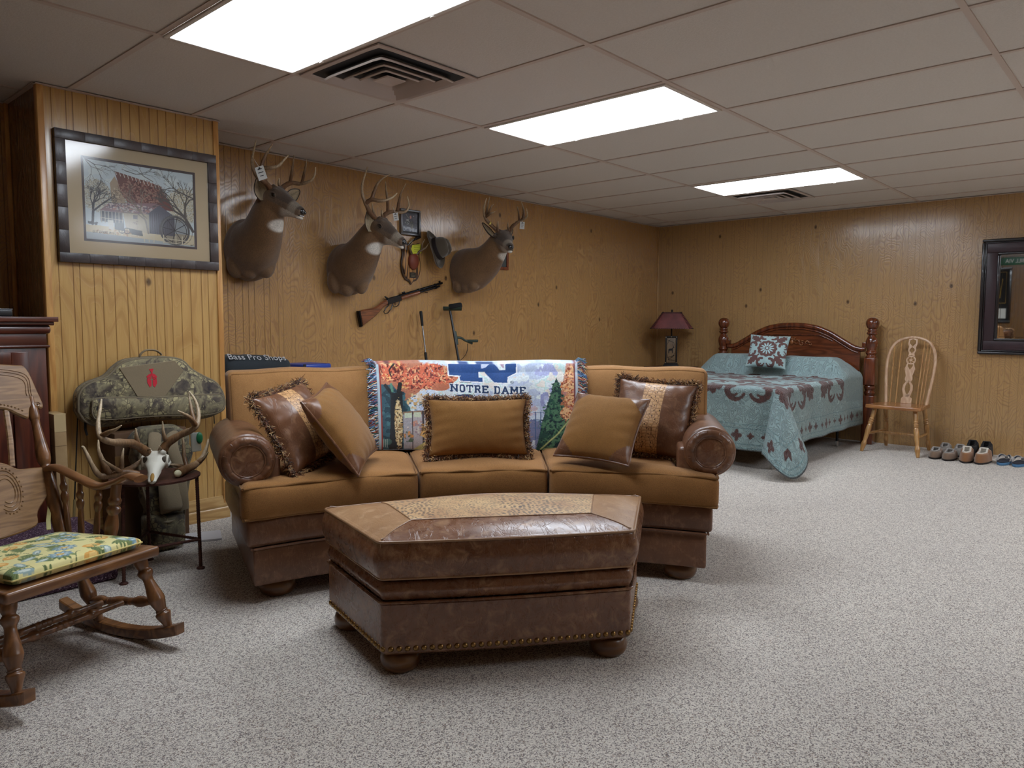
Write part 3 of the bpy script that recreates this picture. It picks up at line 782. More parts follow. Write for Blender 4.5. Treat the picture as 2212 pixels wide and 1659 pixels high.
def hide_mat():
    t = NT('spotted_hide'); v = t.co(1)
    wv = t.noise(v, 4, 2, .5, out=1)
    vv = t.n('ShaderNodeVectorMath', operation='ADD'); t.put(vv.inputs[0], v)
    sc = t.n('ShaderNodeVectorMath', operation='SCALE'); t.put(sc.inputs[0], wv); sc.inputs['Scale'].default_value = .10
    t.put(vv.inputs[1], sc.outputs[0])
    mp = t.n('ShaderNodeMapping'); t.put(mp.inputs[0], vv.outputs[0]); mp.inputs['Scale'].default_value = (1.0, 1.55, .3)
    big = t.vor(mp.outputs[0], 58, rand=.6); small = t.vor(mp.outputs[0], 104, rand=.8)
    zone = t.ramp(t.ma('MULTIPLY_ADD', t.ma('SINE', t.ma('MULTIPLY', t.sep(v)[0], 14)), .5, .5), [(.25, 0), (.6, 1)])
    s1 = t.ramp(big, [(.30, 1), (.42, 0)]); s2 = t.ramp(small, [(.30, .85), (.46, 0)])
    spot = t.mix(zone, s2, s1)
    fur = t.noise(t.co((30, 220, 30)), 1, 3, .6)
    base = t.mix(t.ramp(t.noise(v, 9, 3), [(.35, 0), (.7, 1)]), lin((212, 176, 122)), lin((176, 130, 80)))
    base = t.mix(t.ramp(fur, [(.4, 0), (.7, .4)]), base, lin((146, 100, 58)))
    col = t.mix(spot, base, lin((58, 34, 20)))
    return t.fin(col, .5, t.bump(fur, .2, .002), sheen=.3)
M_hide = hide_mat()
cutc = np.array([(-.318, .148), (.312, .140), (.408, .440), (.04, .545), (-.418, .452)])
def inpoly(P, poly):
    x, y = P[:, 0], P[:, 1]; r = np.zeros(len(P), bool); n = len(poly); j = n-1
    for i in range(n):
        xi, yi = poly[i]; xj, yj = poly[j]
        c = ((yi > y) != (yj > y)) & (x < (xj-xi)*(y-yi)/((yj-yi) if yj != yi else 1e-12)+xi); r ^= c; j = i
    return r
# cushion body: sides + border; top is a regular grid so the inset has straight seams
q = MB(); body = rings[:14]; loops(q, body[:10])
_sm = [(i-1 if k_ < 4 else i) % 5 in (1, 4) for i in range(5) for k_ in range(19)]
_n = len(op); _F = []; _M = []
for i in range(4):
    for k_ in range(_n): _F.append((i*_n+k_, i*_n+(k_+1) % _n, (i+1)*_n+(k_+1) % _n, (i+1)*_n+k_)); _M.append(1 if _sm[k_] else 0)
q.add(np.concatenate(body[9:14]), _F, [m_ if f_[0] >= _n else 0 for f_, m_ in zip(_F, _M)])
# top surface
def topz(x, y):
    # distance based crown
    d = np.full(np.shape(x), 9.0)
    cn = inset(op, .018); n = len(cn)
    P = np.stack([x, y], -1)
    for i in range(0, n, 2):
        a, b_ = cn[i], cn[(i+2) % n]; ab = b_-a; t = np.clip(((P-a)@ab)/(ab@ab+1e-12), 0, 1)
        d = np.minimum(d, np.linalg.norm(P-(a+t[..., None]*ab), axis=-1))
    return .452+.034*(1-np.exp(-d/.085))
inn = inset(op, .018); N = len(inn)
cc = np.array([0, .32]); patch = []; side_ = []
for i in range(5):
    for k_ in range(9): patch.append(cutc[i]); side_.append((i-1 if k_ < 4 else i) % 5 in (1, 4))
    for k_ in range(10): patch.append(lerp(cutc[i], cutc[(i+1) % 5], (k_+1)/11)); side_.append(i in (1, 4))
patch = np.array(patch)
nn_ = len(inn)
L = [np.c_[lerp(inn, patch, k_), topz(*lerp(inn, patch, k_).T)] for k_ in np.linspace(0, 1, 9)]
F_ = []; M_ = []
for i in range(8):
    for k_ in range(nn_): F_.append((i*nn_+k_, i*nn_+(k_+1) % nn_, (i+1)*nn_+(k_+1) % nn_, (i+1)*nn_+k_)); M_.append(1 if side_[k_] else 0)
q.add(np.concatenate(L), F_, M_)
q2 = MB(); L = []
for k_ in np.linspace(1, .02, 10):
    p = cc+(patch-cc)*k_; L.append(np.c_[p, topz(p[:, 0], p[:, 1])+.0015])
loops(q2, L, cap='end')
M_lea3 = mat_leather('worn_tan_leather', (172, 134, 96), (142, 104, 70), (206, 172, 134), .38, .6, .45)
cush = q.build('cushion', [M_lea2, M_lea3], ott, smooth=60)
q2.build('hide_inset', M_hide, cush, smooth=60)
q = MB()
q.tube([(x, y, .448) for x, y in inset(op, .002)], .0048, 8, closed=True)
q.tube([(x, y, .328) for x, y in inset(op, .004)], .0045, 8, closed=True)
for i in range(5):
    a, b_ = cutc[i], corner[i]*[.985, 1] if i not in (0, 1) else corner[i]+[0, .01]
    if i == 3: b_ = np.array([.0, .588])
    P = [lerp(a, b_, t) for t in np.linspace(0, .94, 14)]
    q.tube([(x, y, float(topz(np.array(x), np.array(y)))+.0005) for x, y in P], .0022, 6)
cl = np.concatenate([[lerp(cutc[i], cutc[(i+1) % 5], t) for t in np.linspace(0, 1, 8)[:-1]] for i in range(5)])
q.tube([(x, y, float(topz(np.array(x), np.array(y)))+.001) for x, y in cl], .0024, 6, closed=True)
for i in (0, 1, 2, 4):
    x, y = (corner*.99)[i]; q.tube([(x, y+.0015, z) for z in (.33, .39, .446)], .002, 6)
q.build('piping', M_pipe, cush)
q = MB(); q.tube([(x, y, .248) for x, y in inset(op, .006)], .0045, 8, closed=True); q.build('piping', M_lea2, ott)
M_nail = plain('brass_nailhead', (150, 118, 72), .3, metal=1)
perim = inset(op, .010); seg = np.linalg.norm(np.roll(perim, -1, 0)-perim, axis=1); cum = np.r_[0, np.cumsum(seg)]; tot = cum[-1]
nail = MB(); nail.lathe([(.0095, 0), (.0092, .002), (.007, .005), (.0035, .0068), (.0005, .0072)], (0, 0, 0), n=12)
nail0 = None; cnt = int(tot/.0265)
for i in range(cnt):
    d = (i+.5)/cnt*tot; k_ = min(np.searchsorted(cum, d)-1, len(perim)-1); a, b_ = perim[k_], perim[(k_+1) % len(perim)]
    p = lerp(a, b_, (d-cum[k_])/max(seg[k_], 1e-9)); e = unit(b_-a); nn = Vector((e[1], -e[0], 0))
    if p[1] > .50: continue
    if nail0 is None: nail0 = o = nail.build('nailhead', M_nail, ott)
    else: o = nail0.copy(); COL.objects.link(o); o.parent = ott
    o.matrix_basis = Matrix.Translation((p[0]+nn[0]*.0, p[1]+nn[1]*.0, .093)) @ nn.to_track_quat('Z', 'Y').to_matrix().to_4x4()
for x, y in ((-.36, .075), (.36, .075), (-.53, .44), (.53, .44)): bun(ott, x, y, .074, .066)

# ================================================================ PILLOWS AND THROW
FR_COLS = [lin(c) for c in ((84, 52, 32), (176, 132, 80), (140, 86, 46), (50, 34, 26), (206, 170, 118), (112, 64, 38))]
M_fringe = mat_dye('fringe_yarn', .85, sheen=.3)
def pil_xyz(U, V, sg, w, h, T):
    e = np.clip(1-U**2, 0, 1)**.42*np.clip(1-V**2, 0, 1)**.42
    x = w/2*U*(1-.075*(1-V**2)); z = h/2*V*(1-.075*(1-U**2))
    wr = .004*np.sin(U*19+V*7)*(abs(V)**3)*e+.004*np.sin(V*17-U*5)*(abs(U)**3)*e
    y = sg*(T/2*e+wr)
    return np.stack([x, y, z], -1)
def edge_loop(w, h, n=30, k=.995):
    L = []
    for a in np.linspace(-1, 1, n)[:-1]: L.append((a, -1))
    for a in np.linspace(-1, 1, n)[:-1]: L.append((1, a))
    for a in np.linspace(1, -1, n)[:-1]: L.append((a, 1))
    for a in np.linspace(1, -1, n)[:-1]: L.append((-1, a))
    A = np.array(L, float)
    P = pil_xyz(A[:, 0], A[:, 1], 0, w, h, 0); return A, P
def orient(yaw, lean, roll): return rotz(yaw)@euler(rx=-lean)@euler(ry=roll)
def make_pillow(name, label, cen, R, w, h, T, mats, maskf=None, fringe=False, seed=0, group=None, cat='pillow', pipe=None, pn='piping'):
    r = thing(name, label, cat, tuple(cen), 0, group)
    q = MB(); W = lambda P: P@R.T
    for sg in (-1, 1):
        q.grid(lambda U, V: W(pil_xyz(2*U-1, 2*V-1, sg, w, h, T)), 44, 44, flip=(sg > 0), mask=(None if maskf is None else (lambda U, V: maskf(2*U-1, 2*V-1))))
    q.build('cover', mats, r, smooth=80)
    A, P = edge_loop(w, h)
    if pipe is not None:
        q = MB(); q.tube(W(P), .0055, 8, closed=True); q.build(pn, pipe, r)
    if fringe:
        rnd = np.random.RandomState(seed); q = MB()
        A, P = edge_loop(w, h, 56); N = len(P)
        for i in range(N):
            out = unit(np.array([A[i, 0]*(abs(A[i, 0]) > .97), 0, A[i, 1]*(abs(A[i, 1]) > .97)])+1e-6)
            for k_ in range(13):
                b0 = P[i]+rnd.uniform(-.006, .006, 3); d = unit(out+rnd.normal(0, .38, 3)); L = rnd.uniform(.016, .036)
                side = unit(np.cross(d, rnd.normal(0, 1, 3)))
                pts = np.array([b0, b0+d*L*.5+side*.005, b0+unit(d+side*.9+np.array([0, 0, -.25]))*L])
                q.tube(W(pts), [.0012, .0016, .0010], 3, caps=False, col=np.array(FR_COLS[rnd.randint(6)])*rnd.uniform(.75, 1.15))
        q.tube(W(P), .006, 6, closed=True, col=np.array(lin((80, 50, 30))))
        q.build('fringe', M_fringe, r)
    return r
def from_sofa(x, y, z):
    c, s = math.cos(STH), math.sin(STH); return np.array([SO[0]+c*x-s*y, SO[1]+s*x+c*y, z])
def cornermask(U, V): return (abs(U)+abs(V) > 1.46)
M_croc = None
def croc():
    t = NT('embossed_croc'); v = t.co((38, 38, 52), 'Object')
    d = t.vor(v, 1.3, feature='DISTANCE_TO_EDGE', rand=.45); sp = t.vor(t.co((60, 60, 38)), 1.25, rand=.35)
    col = t.mix(t.ramp(d, [(0, 1), (.09, 0)]), lin((196, 152, 104)), lin((116, 76, 48)))
    col = t.mix(t.ramp(sp, [(.17, 1), (.24, 0)]), col, lin((58, 34, 22)))
    return t.fin(col, .4, t.bump(d, .6, .003))
M_croc = croc()
def crocmask(U, V):
    m = np.zeros(U.shape, int); m[abs(U) < .26] = 1; m[(abs(U)+abs(V) > 1.55)] = 0; return m
YW = STH
make_pillow('throw_pillow', 'fringed brown leather pillow with spotted croc band, against the sofa\'s left arm', from_sofa(-.815, .35, .690), orient(YW+math.radians(60), math.radians(30), math.radians(-8)), .37, .37, .15, [M_lea, M_croc], crocmask, True, 1, 'pillows on the sofa')
make_pillow('throw_pillow', 'tan chenille pillow with leather corners, leaning left beside the woven throw', from_sofa(-.625, .31, .688), orient(YW+math.radians(76), math.radians(35), math.radians(-9)), .385, .385, .15, [M_pil, M_lea], cornermask, False, 2, 'pillows on the sofa', pipe=M_lea)
make_pillow('throw_pillow', 'oblong tan pillow edged with brown fringe, in front of the woven throw', from_sofa(-.01, .48, .655), orient(YW, math.radians(17), 0), .475, .275, .15, [M_pil], None, True, 3, 'pillows on the sofa')
make_pillow('throw_pillow', 'fringed brown leather pillow with spotted croc band, by the sofa\'s right arm', from_sofa(.835, .46, .69), orient(YW-math.radians(28), math.radians(25), math.radians(4)), .385, .385, .15, [M_lea, M_croc], crocmask, True, 4, 'pillows on the sofa')
make_pillow('throw_pillow', 'tan chenille pillow with leather corners, tilted in front of the right fringed pillow', from_sofa(.545, .30, .670), orient(YW-math.radians(34), math.radians(42), math.radians(3)), .36, .36, .16, [M_pil, M_lea], cornermask, False, 5, 'pillows on the sofa', pipe=M_lea)

# woven picture throw over the sofa back
thr = thing('throw_blanket', 'woven picture throw reading NOTRE DAME with autumn trees, draped over sofa back', 'blanket', (SO[0], SO[1], 0), STH)
def drape(u, v, s0=-.418, s1=.452, off=.016):
    """u 0..1 across; v 0..1 up the front, 1..1.25 over the top, 1.25..1.6 down the rear"""
    s = s0+(s1-s0)*u
    k_ = np.clip(v, 0, 1); zz = .517+(.918-.517)*k_; uu = np.clip((zz-.49)/(.918-.49), 0, 1); Z = uu*2-1
    tf = .585+.135*uu-.055*(1-np.abs(Z)**4)-off/.88
    top = np.clip((v-1)/.25, 0, 1); tt = tf+(1.005-tf)*top
    z = zz+(off+.0)*np.sin(np.clip(v-.93, 0, .07)/.07*PI/2)+.010*np.sin(PI*top)+.004*np.sin(u*9)*k_
    rear = np.clip((v-1.25)/.35, 0, 1); tt = tt+.010*rear; z = z-.16*rear
    tt = tt-(.006*np.sin(u*31+v*3)+.004*np.sin(u*57))*(1-top)
    z = z-.012*np.sin(u*PI*1.0)*np.clip(1-v*3, 0, 1)-.018*u*np.clip(1-v*2, 0, 1)
    x, y = S(s, tt); return np.stack([x, y, z], -1)
def paint_throw(U, V):
    X = 110+U*1950; Y = 970-V*908
    p = Paint(X, Y, (206, 218, 232))
    n1 = vnoise(X, Y, 260, 3, 3); n2 = vnoise(X, Y, 90, 4, 3)
    p.put(n1 > .5, (226, 236, 240)); p.put(n2 > .58, (176, 190, 222), .7); p.put((n1 > .56) & (n2 < .45), (196, 226, 222), .8)
    p.put(n2 < .36, (236, 224, 214), .8)
    p.blob(1900, 480, 330, 260, [(150, 156, 200), (176, 182, 216)], 46, .55)
    p.blob(1500, 560, 420, 120, [(206, 186, 196), (190, 196, 224)], 60, .45)
    p.blob(1740, 130, 190, 80, [(170, 176, 216)], 50, .55); p.blob(1900, 150, 150, 70, [(150, 160, 206)], 60, .5)
    p.blob(320, 200, 300, 260, [(186, 120, 92)], 120, .8, .3); p.blob(620, 200, 300, 160, [(196, 120, 90)], 120, .75, .3)
    p.poly([(330, 600), (640, 560), (640, 970), (330, 970)], (150, 136, 120)); p.blob(1650, 800, 200, 190, [(96, 110, 140), (120, 126, 160)], 60, .7, .4)
    # left dusk background
    p.poly([(110, 240), (260, 260), (420, 520), (420, 970), (110, 970)], (58, 92, 104)); p.blob(250, 640, 220, 400, [(74, 116, 124), (40, 66, 78)], 40, .45, .2)
    p.blob(470, 460, 130, 160, [(96, 122, 138), (206, 168, 110), (226, 200, 150)], 26, .42)
    p.blob(560, 400, 150, 120, [(222, 190, 140), (226, 210, 190)], 22, .4)
    # gazebo / building fragments
    p.poly([(350, 560), (600, 545), (600, 590), (350, 590)], (150, 120, 96)); p.poly([(350, 590), (600, 590), (600, 960), (350, 960)], (196, 190, 196), .75)
    p.blob(480, 720, 150, 120, [(206, 150, 130), (214, 206, 196), (160, 140, 150)], 26, .4)
    for xx in (438, 545, 535): p.line([(xx, 560), (xx, 960)], 12, (66, 60, 66))
    p.poly([(362, 575), (435, 570), (435, 625), (362, 630)], (206, 220, 196)); p.poly([(450, 570), (520, 566), (520, 620), (450, 625)], (206, 216, 190))
    p.blob(620, 760, 170, 150, [(196, 142, 80), (226, 178, 104), (120, 92, 60)], 22, .5)
    p.blob(400, 830, 80, 90, [(214, 150, 90), (90, 110, 90)], 20, .45)
    p.poly([(440, 970), (590, 850), (640, 840), (620, 970)], (196, 186, 120))
    p.poly([(855, 395), (880, 372), (1010, 368), (1030, 380), (1030, 430), (880, 420)], (36, 54, 92)); p.poly([(1030, 395), (1190, 390), (1190, 440), (1030, 430)], (226, 226, 220))
    for xx in range(1040, 1190, 22): p.line([(xx, 395), (xx, 440)], 6, (90, 100, 130))
    # red maple crown
    for (cx, cy, rx, ry) in ((270, 120, 210, 150), (480, 200, 250, 170), (640, 130, 240, 110), (560, 270, 150, 70), (740, 200, 180, 90)):
        p.blob(cx, cy, rx, ry, [(196, 92, 70), (226, 138, 96), (150, 52, 50), (232, 176, 130), (110, 48, 44), (214, 110, 80)], 17, .48)
    for (cx, cy) in ((300, 60), (200, 170), (360, 260)): p.blob(cx, cy, 90, 70, [(236, 190, 120), (206, 96, 60)], 16, .4)
    # trunk, left
    p.poly([(235, 360), (350, 330), (345, 600), (340, 970), (205, 970), (228, 640)], (40, 42, 46))
    p.line([(190, 260), (260, 380), (300, 520)], 34, (36, 40, 44)); p.line([(330, 250), (300, 420)], 40, (40, 42, 44)); p.line([(290, 60), (235, 110), (250, 160)], 14, (44, 38, 40))
    p.blob(305, 690, 50, 340, [(206, 176, 120), (150, 116, 76), (226, 206, 160)], 13, .5, .3); p.line([(245, 250), (255, 330)], 22, (90, 140, 120))
    p.line([(130, 880), (200, 880)], 70, (90, 130, 120), .5)
    for xx in (130, 150, 172, 190): p.line([(xx, 850), (xx, 940)], 6, (200, 220, 210))
    # fence lattice right
    for xx in (1640, 1690, 1735): p.line([(xx, 575), (xx, 860)], 9, (70, 96, 140))
    for yy in (580, 660, 740): p.line([(1620, yy), (1740, yy)], 8, (80, 106, 150))
    # evergreen
    p.poly([(1850, 190), (1930, 420), (2000, 640), (2090, 980), (1640, 990), (1700, 700), (1780, 420)], (38, 76, 66)); p.poly([(1950, 60), (2090, 60), (2090, 830), (1960, 830), (1880, 600), (1900, 300)], (196, 120, 84), .8)
    for (cx, cy, rx, ry) in ((1850, 300, 70, 90), (1850, 420, 110, 120), (1830, 560, 170, 130), (1840, 720, 240, 160), (1880, 900, 300, 130)):
        p.blob(cx, cy, rx, ry, [(30, 66, 58), (46, 92, 70), (22, 44, 50), (80, 120, 90)], 17, .5)
    # orange tree right
    for (cx, cy, rx, ry) in ((1990, 150, 90, 110), (1960, 280, 110, 120), (2000, 440, 110, 130), (1960, 590, 110, 100), (2000, 730, 90, 110)):
        p.blob(cx, cy, rx, ry, [(196, 104, 64), (226, 154, 100), (150, 70, 44), (236, 190, 140)], 15, .5)
    p.line([(1990, 640), (1860, 800), (1690, 960)], 20, (132, 146, 92)); p.line([(1990, 640), (1860, 800), (1690, 960)], 8, (190, 200, 140))
    p.ell(1780, 970, 70, 26, (150, 160, 110)); p.ell(1780, 970, 40, 14, (40, 66, 56))
    # interlocked monogram (lower part in view) with pale outline
    def mono(col, g):
        p.poly([(800-g, 60), (800-g, 95), (805-g, 150+g), (930, 160+g), (905-g, 165), (910-g, 215+g), (1130+g, 228+g), (1130+g, 180), (1090+g, 178), (1094+g, 60)], col)
        p.poly([(900-g, 40), (900-g, 140), (1000, 150), (1000, 40)], col)
        p.poly([(1090-g, 120-g), (1150, 118-g), (1240, 232+g), (1370+g, 244+g), (1375+g, 176), (1460+g, 130+g), (1462+g, 60), (1360, 60), (1355, 110), (1300, 110), (1230, 40), (1080, 40)], col)
    mono((236, 240, 244), 12); mono((34, 74, 134), 0)
    p.poly([(905, 78), (965, 74), (965, 60), (905, 60)], (34, 74, 134)); p.poly([(1030, 75), (1120, 78), (1150, 112), (1040, 118)], (206, 214, 232), 0)
    p.poly([(1118, 60), (1200, 60), (1160, 92), (1118, 96)], (196, 206, 232)); p.poly([(1300, 60), (1345, 60), (1345, 96), (1330, 98)], (176, 150, 170))
    # lettering with slight slope
    x = 806
    for ch, wd in (('N', 84), ('O', 62), ('T', 70), ('R', 70), ('E', 68), (' ', 40), ('D', 66), ('A', 78), ('M', 86), ('E', 68)):
        if ch != ' ':
            y = 330+(x-806)*.060
            for c_, wt in (((232, 238, 242), 30), ((28, 56, 96), 17)):
                f = lambda a, b: (x+(.06+a*.88)*wd, y-b*74+a*wd*.06)
                for a, b in GL[ch]: p.line([f(*a), f(*b)], wt, c_)
                for a, b in SERIF.get(ch, []): p.line([f(a-.15, b), f(a+.15, b)], wt*.8, c_)
        x += wd+7 if ch != ' ' else wd
    p.ring(1520, 368, 15, 4, (60, 80, 110)); letters(p, 'R', 1514, 375, 11, 14, 3, (60, 80, 110), serif=False)
    p.ring(1415, 238, 15, 4, (60, 80, 110)); letters(p, 'R', 1409, 245, 11, 14, 3, (60, 80, 110), serif=False)
    for q_ in range(7): p.line([(905+q_*17, 226+q_), (915+q_*17, 232+q_)], 8, (70, 70, 90), .8)
    # weave speckle and edge stripe
    sp = vnoise(X, Y, 7, 9); p.C *= (1+.32*(sp-.5))[..., None]
    p.put(U < .012, (176, 196, 206)); p.put(abs(U-.016) < .004, (150, 60, 50)); p.put(U > .988, (186, 196, 206)); p.put(abs(U-.984) < .004, (120, 60, 60))
    return p.C
M_throw = mat_dye('woven_throw', .9, 900, .25, .5, .002)
q = MB(); q.grid(lambda U, V: drape(U, V), 420, 200, col=paint_throw)
q.grid(lambda U, V: drape(U, 1+V*.6), 80, 50, col=lambda U, V: paint_throw(U, 1+V*.15))
q.build('woven_cloth', M_throw, thr, smooth=80)
q = MB(); rnd = np.random.RandomState(8)
TC = [lin(c) for c in ((60, 96, 140), (200, 212, 222), (40, 92, 84), (150, 64, 52), (206, 170, 130), (90, 130, 170), (30, 50, 80))]
for side in (0, 1):
    for v in np.concatenate([np.linspace(0, 1, 150), np.linspace(1.0, 1.25, 16)]):
        for k_ in range(3):
            e = -.0 if side == 0 else 1.0; L = rnd.uniform(.028, .05); sgn = -1 if side == 0 else 1
            vv = v+rnd.uniform(-.006, .006); dz = rnd.uniform(-.05, .02)
            a = drape(np.array(e), np.array(vv)); b_ = drape(np.array(e+sgn*L*.5/1.02), np.array(np.clip(vv+dz*.6, 0, 1.25)), off=.020+rnd.uniform(0, .012)); c_ = drape(np.array(e+sgn*L/1.02), np.array(np.clip(vv+dz*1.6, -.05, 1.25)), off=.016+rnd.uniform(0, .012))
            q.tube([a, b_, c_], [.0022, .0024, .0016], 4, caps=False, col=np.array(TC[rnd.randint(7)]))
q.build('fringe', M_fringe, thr)

# ================================================================ DEER MOUNTS
M_fur = None
def fur():
    t = NT('deer_fur'); v = t.co(1)
    n1 = t.noise(t.co((60, 60, 18)), 4, 3, .65); n2 = t.noise(v, 11, 3)
    c = t.mix(1.0, t.attr(), t.ramp(n1, [(.3, (.62, .62, .62)), (.7, (1.2, 1.18, 1.15))]), 'MULTIPLY')
    c = t.mix(1.0, c, t.ramp(n2, [(.3, (.85, .85, .85)), (.7, (1.1, 1.1, 1.1))]), 'MULTIPLY')
    return t.fin(c, .75, t.bump(n1, .35, .003), sheen=.25, spec=.3)
M_fur = fur()
M_eye = plain('glass_eye', (14, 10, 8), .06, coat=1)
M_nose = plain('black_nose', (20, 19, 21), .28, coat=.5)
def antler_mat():
    t = NT('antler'); v = t.co(1)
    n = t.noise(t.co((40, 40, 12)), 3, 3, .6)
    c = t.mix(1.0, t.attr(), t.ramp(n, [(.3, (.6, .56, .5)), (.65, (1.15, 1.1, 1.05))]), 'MULTIPLY')
    return t.fin(c, .45, t.bump(n, .35, .003))
M_antler = antler_mat()
def beam(q, pts, r0, r1, c0=(104, 74, 50), c1=(206, 188, 156), power=1.0):
    P = catmull(pts, 6); n = len(P); t = np.linspace(0, 1, n)
    r0 *= 1.28; r1 *= 1.15
    R = r1+(r0-r1)*(1-t**1.3)**power; R = R*(1+.05*np.sin(t*37))
    a, b_ = np.array(lin(c0)), np.array(lin(c1))
    q.tube(P, R, 10, col=a+(b_-a)*np.clip(t*1.15-.15, 0, 1)[:, None]**1.6)
M_tag = plain('paper_tag', (214, 214, 210), .7)
M_ink = plain('tag_ink', (40, 40, 44), .7)
def price_tag(par, p, w, h, rot, label='white paper tag', marks=((.0, .3, .5), (.0, .05, .6), (.0, -.2, .4))):
    """thin card hanging flat towards the room; rot = roll in its plane"""
    r_, f_ = np.array([.671, -.742, 0]), np.array([-.742, -.671, 0]); up = np.array([0, 0, 1.0])
    c, s = math.cos(rot), math.sin(rot); ux = r_*c+up*s; uy = -r_*s+up*c
    Rm = np.stack([ux, uy, f_], 1)
    q = MB(); q.box(p, (w, h, .0008), rot=Rm); t = q.build('paper_tag', M_tag, par, label, world=True, smooth=0)
    q = MB()
    for (x, y, l) in marks: q.box(np.array(p)+ux*x*w+uy*y*h+f_*.0006, (w*l, h*.06, .0004), rot=Rm)
    q.lathe([(w*.12, 0), (w*.12, .0004)], np.array(p)+uy*h*.36+f_*.0005, np.array(p)+uy*h*.36+f_, n=12)
    q.build('print', M_ink, t, world=True, smooth=0)
    q = MB(); q.tube([np.array(p)+uy*h*.45, np.array(p)+uy*(h*.45+.05)-ux*.012], .0008, 5); q.build('string', M_tag, t, world=True)
def deer(label, spine, poll, nose, headup, lobes, throat, antlers, ears, sc=1.0):
    hsc = 1.10
    base = spine[0][0]
    root = thing('deer_mount', label, 'deer mount', (base[0], YA, base[2]), 0, 'shoulder mounts on the panelled wall')
    q = MB(); P = [np.array(s[0]) for s in spine]; poll = np.array(poll); nose = np.array(nose)
    Pc = catmull(P+[poll], 5); n = len(Pc)
    A = np.interp(np.linspace(0, 1, n), np.linspace(0, 1, len(P)+1), [s[1] for s in spine]+[.066*sc]); B = np.interp(np.linspace(0, 1, n), np.linspace(0, 1, len(P)+1), [s[2] for s in spine]+[.085*sc])
    T = np.gradient(Pc, axis=0); T[0] = (0, -1, 0); T[1] = unit(T[1])+np.array([0, -1, 0])
    hd = unit(nose-poll); hl = np.linalg.norm(nose-poll)
    rings = []
    for i in range(n):
        t = unit(T[i]); up = np.array([0, .6, 1.0]) if t[2] > .3 else np.array([0, 0, 1.0])
        rings.append((Pc[i], A[i], B[i], B[i], t, up))
    loft(q, rings, 32)
    hu = unit(np.array([0, 0, 1.0])-hd[2]*hd+.0)
    hp = [(-.12, .034, .034, .05), (-.03, .062, .056, .090), (.10, .074, .062, .108), (.24, .073, .058, .108), (.38, .060, .052, .096), (.52, .048, .046, .074), (.68, .039, .038, .056), (.84, .035, .033, .047), (.95, .031, .027, .040), (1.0, .020, .016, .024)]
    loft(q, [(poll+hd*hl*t, w*sc*hsc, u*sc*hsc, d*sc*hsc, hd, hu) for t, w, u, d in hp], 24)
    side = np.cross(hd, hu)
    # brow ridges and antler pedicles
    for s in (-1, 1):
        ellipsoid(q, poll+hd*hl*.20+side*s*.045*sc+hu*.036*sc, (.026*sc,)*3)
        ellipsoid(q, poll+hd*hl*.06+side*s*.032*sc+hu*.055*sc, (.020*sc,)*3)
    for (c, r) in lobes: ellipsoid(q, c, r)
    V, F = fuse(q, .0075, 9)
    keep = V[:, 1] <= YA-.001
    V[:, 1] = np.minimum(V[:, 1], YA-.001)
    # colouring by where the hair lies
    C = np.ones((len(V), 3))*np.array(lin((112, 82, 52)))
    def mixc(w, c): nonlocal C; w = np.clip(w, 0, 1)[:, None]; C = C+(np.array(lin(c))-C)*w
    h = V-poll; ht = h@hd/hl; hup = h@hu; hs = h@side
    near = np.linalg.norm(h-np.outer(np.clip(h@hd, 0, hl), hd), axis=1) < .12*sc
    z = V[:, 2]
    bz = P[0][2]
    mixc(np.clip((bz+.02-z)/.22, 0, 1)*.35*(~near), (140, 116, 92))
    mixc(np.clip((z-bz)/.25, 0, 1)*.4*(V[:, 1] > .12), (70, 50, 38))
    mixc(near*sstep(0, .25, ht)*.75*(hup > -.02), (92, 76, 62)); mixc(near*sstep(.1, .5, ht)*(hup > .012)*.8, (62, 50, 42))
    mixc(near*sstep(-.2, .1, ht)*(1-sstep(.1, .5, ht))*(hup > .035)*.7, (66, 50, 36))
    mixc(near*sstep(.62, .72, ht)*(1-sstep(.86, .9, ht))*.75, (150, 138, 122)); mixc(near*sstep(.45, .6, ht)*(hup < -.024*sc)*.75, (186, 174, 158))
    for (c, r) in throat: mixc((1-sstep(.7, 1.15, np.linalg.norm((V-np.array(c))/np.array(r), axis=1))), (214, 208, 198))
    q = MB(); q.add(V, F, 0, C); body = q.build('head_and_cape', M_fur, root, world=True, smooth=80)
    q = MB()
    for s in (-1, 1):
        e = poll+hd*hl*.27+side*s*.0725*sc+hu*.022*sc
        # pale ring then glass eye
        ellipsoid(q, e, (.0165*sc,)*3)
    for s in (-1, 1):
        e = poll+hd*hl*.27+side*s*.0725*sc+hu*.022*sc
        b_ = MB(); Rm = np.stack([hd, hu, side*s], 1); 
        ellipsoid(b_, e+side*s*.002, (.0165*sc, .0115*sc, .0095*sc), Rm, 16); b_.build('eye', M_eye, root, world=True)
        b_ = MB(); a = np.linspace(0, 2*PI, 24, endpoint=False)
        b_.tube([e+side*s*.006*sc+hd*.021*sc*math.cos(x)+hu*.0145*sc*math.sin(x) for x in a], .0034*sc, 8, closed=True, col=np.array(lin((92, 74, 58)))); b_.build('eye_rim', M_fur, root, world=True, smooth=80)
    b_ = MB(); ellipsoid(b_, nose+hd*-.010*sc+hu*.006*sc, (.019*sc, .0235*sc, .0205*sc), np.stack([hd, side, hu], 1), 20)
    for s in (-1, 1): ellipsoid(b_, nose+hd*.006*sc+side*s*.012*sc+hu*.006*sc, (.008*sc, .008*sc, .010*sc), np.stack([hd, side, hu], 1), 12)
    b_.build('nose', M_nose, root, world=True, smooth=80)
    b_ = MB()
    for s in (-1, 1):
        b_.tube([nose-hd*x*sc+side*s*(.020+.012*min(1, x*20))*sc-hu*(.018+.05*x)*sc for x in (.0, .02, .045, .075)], .0022*sc, 6)
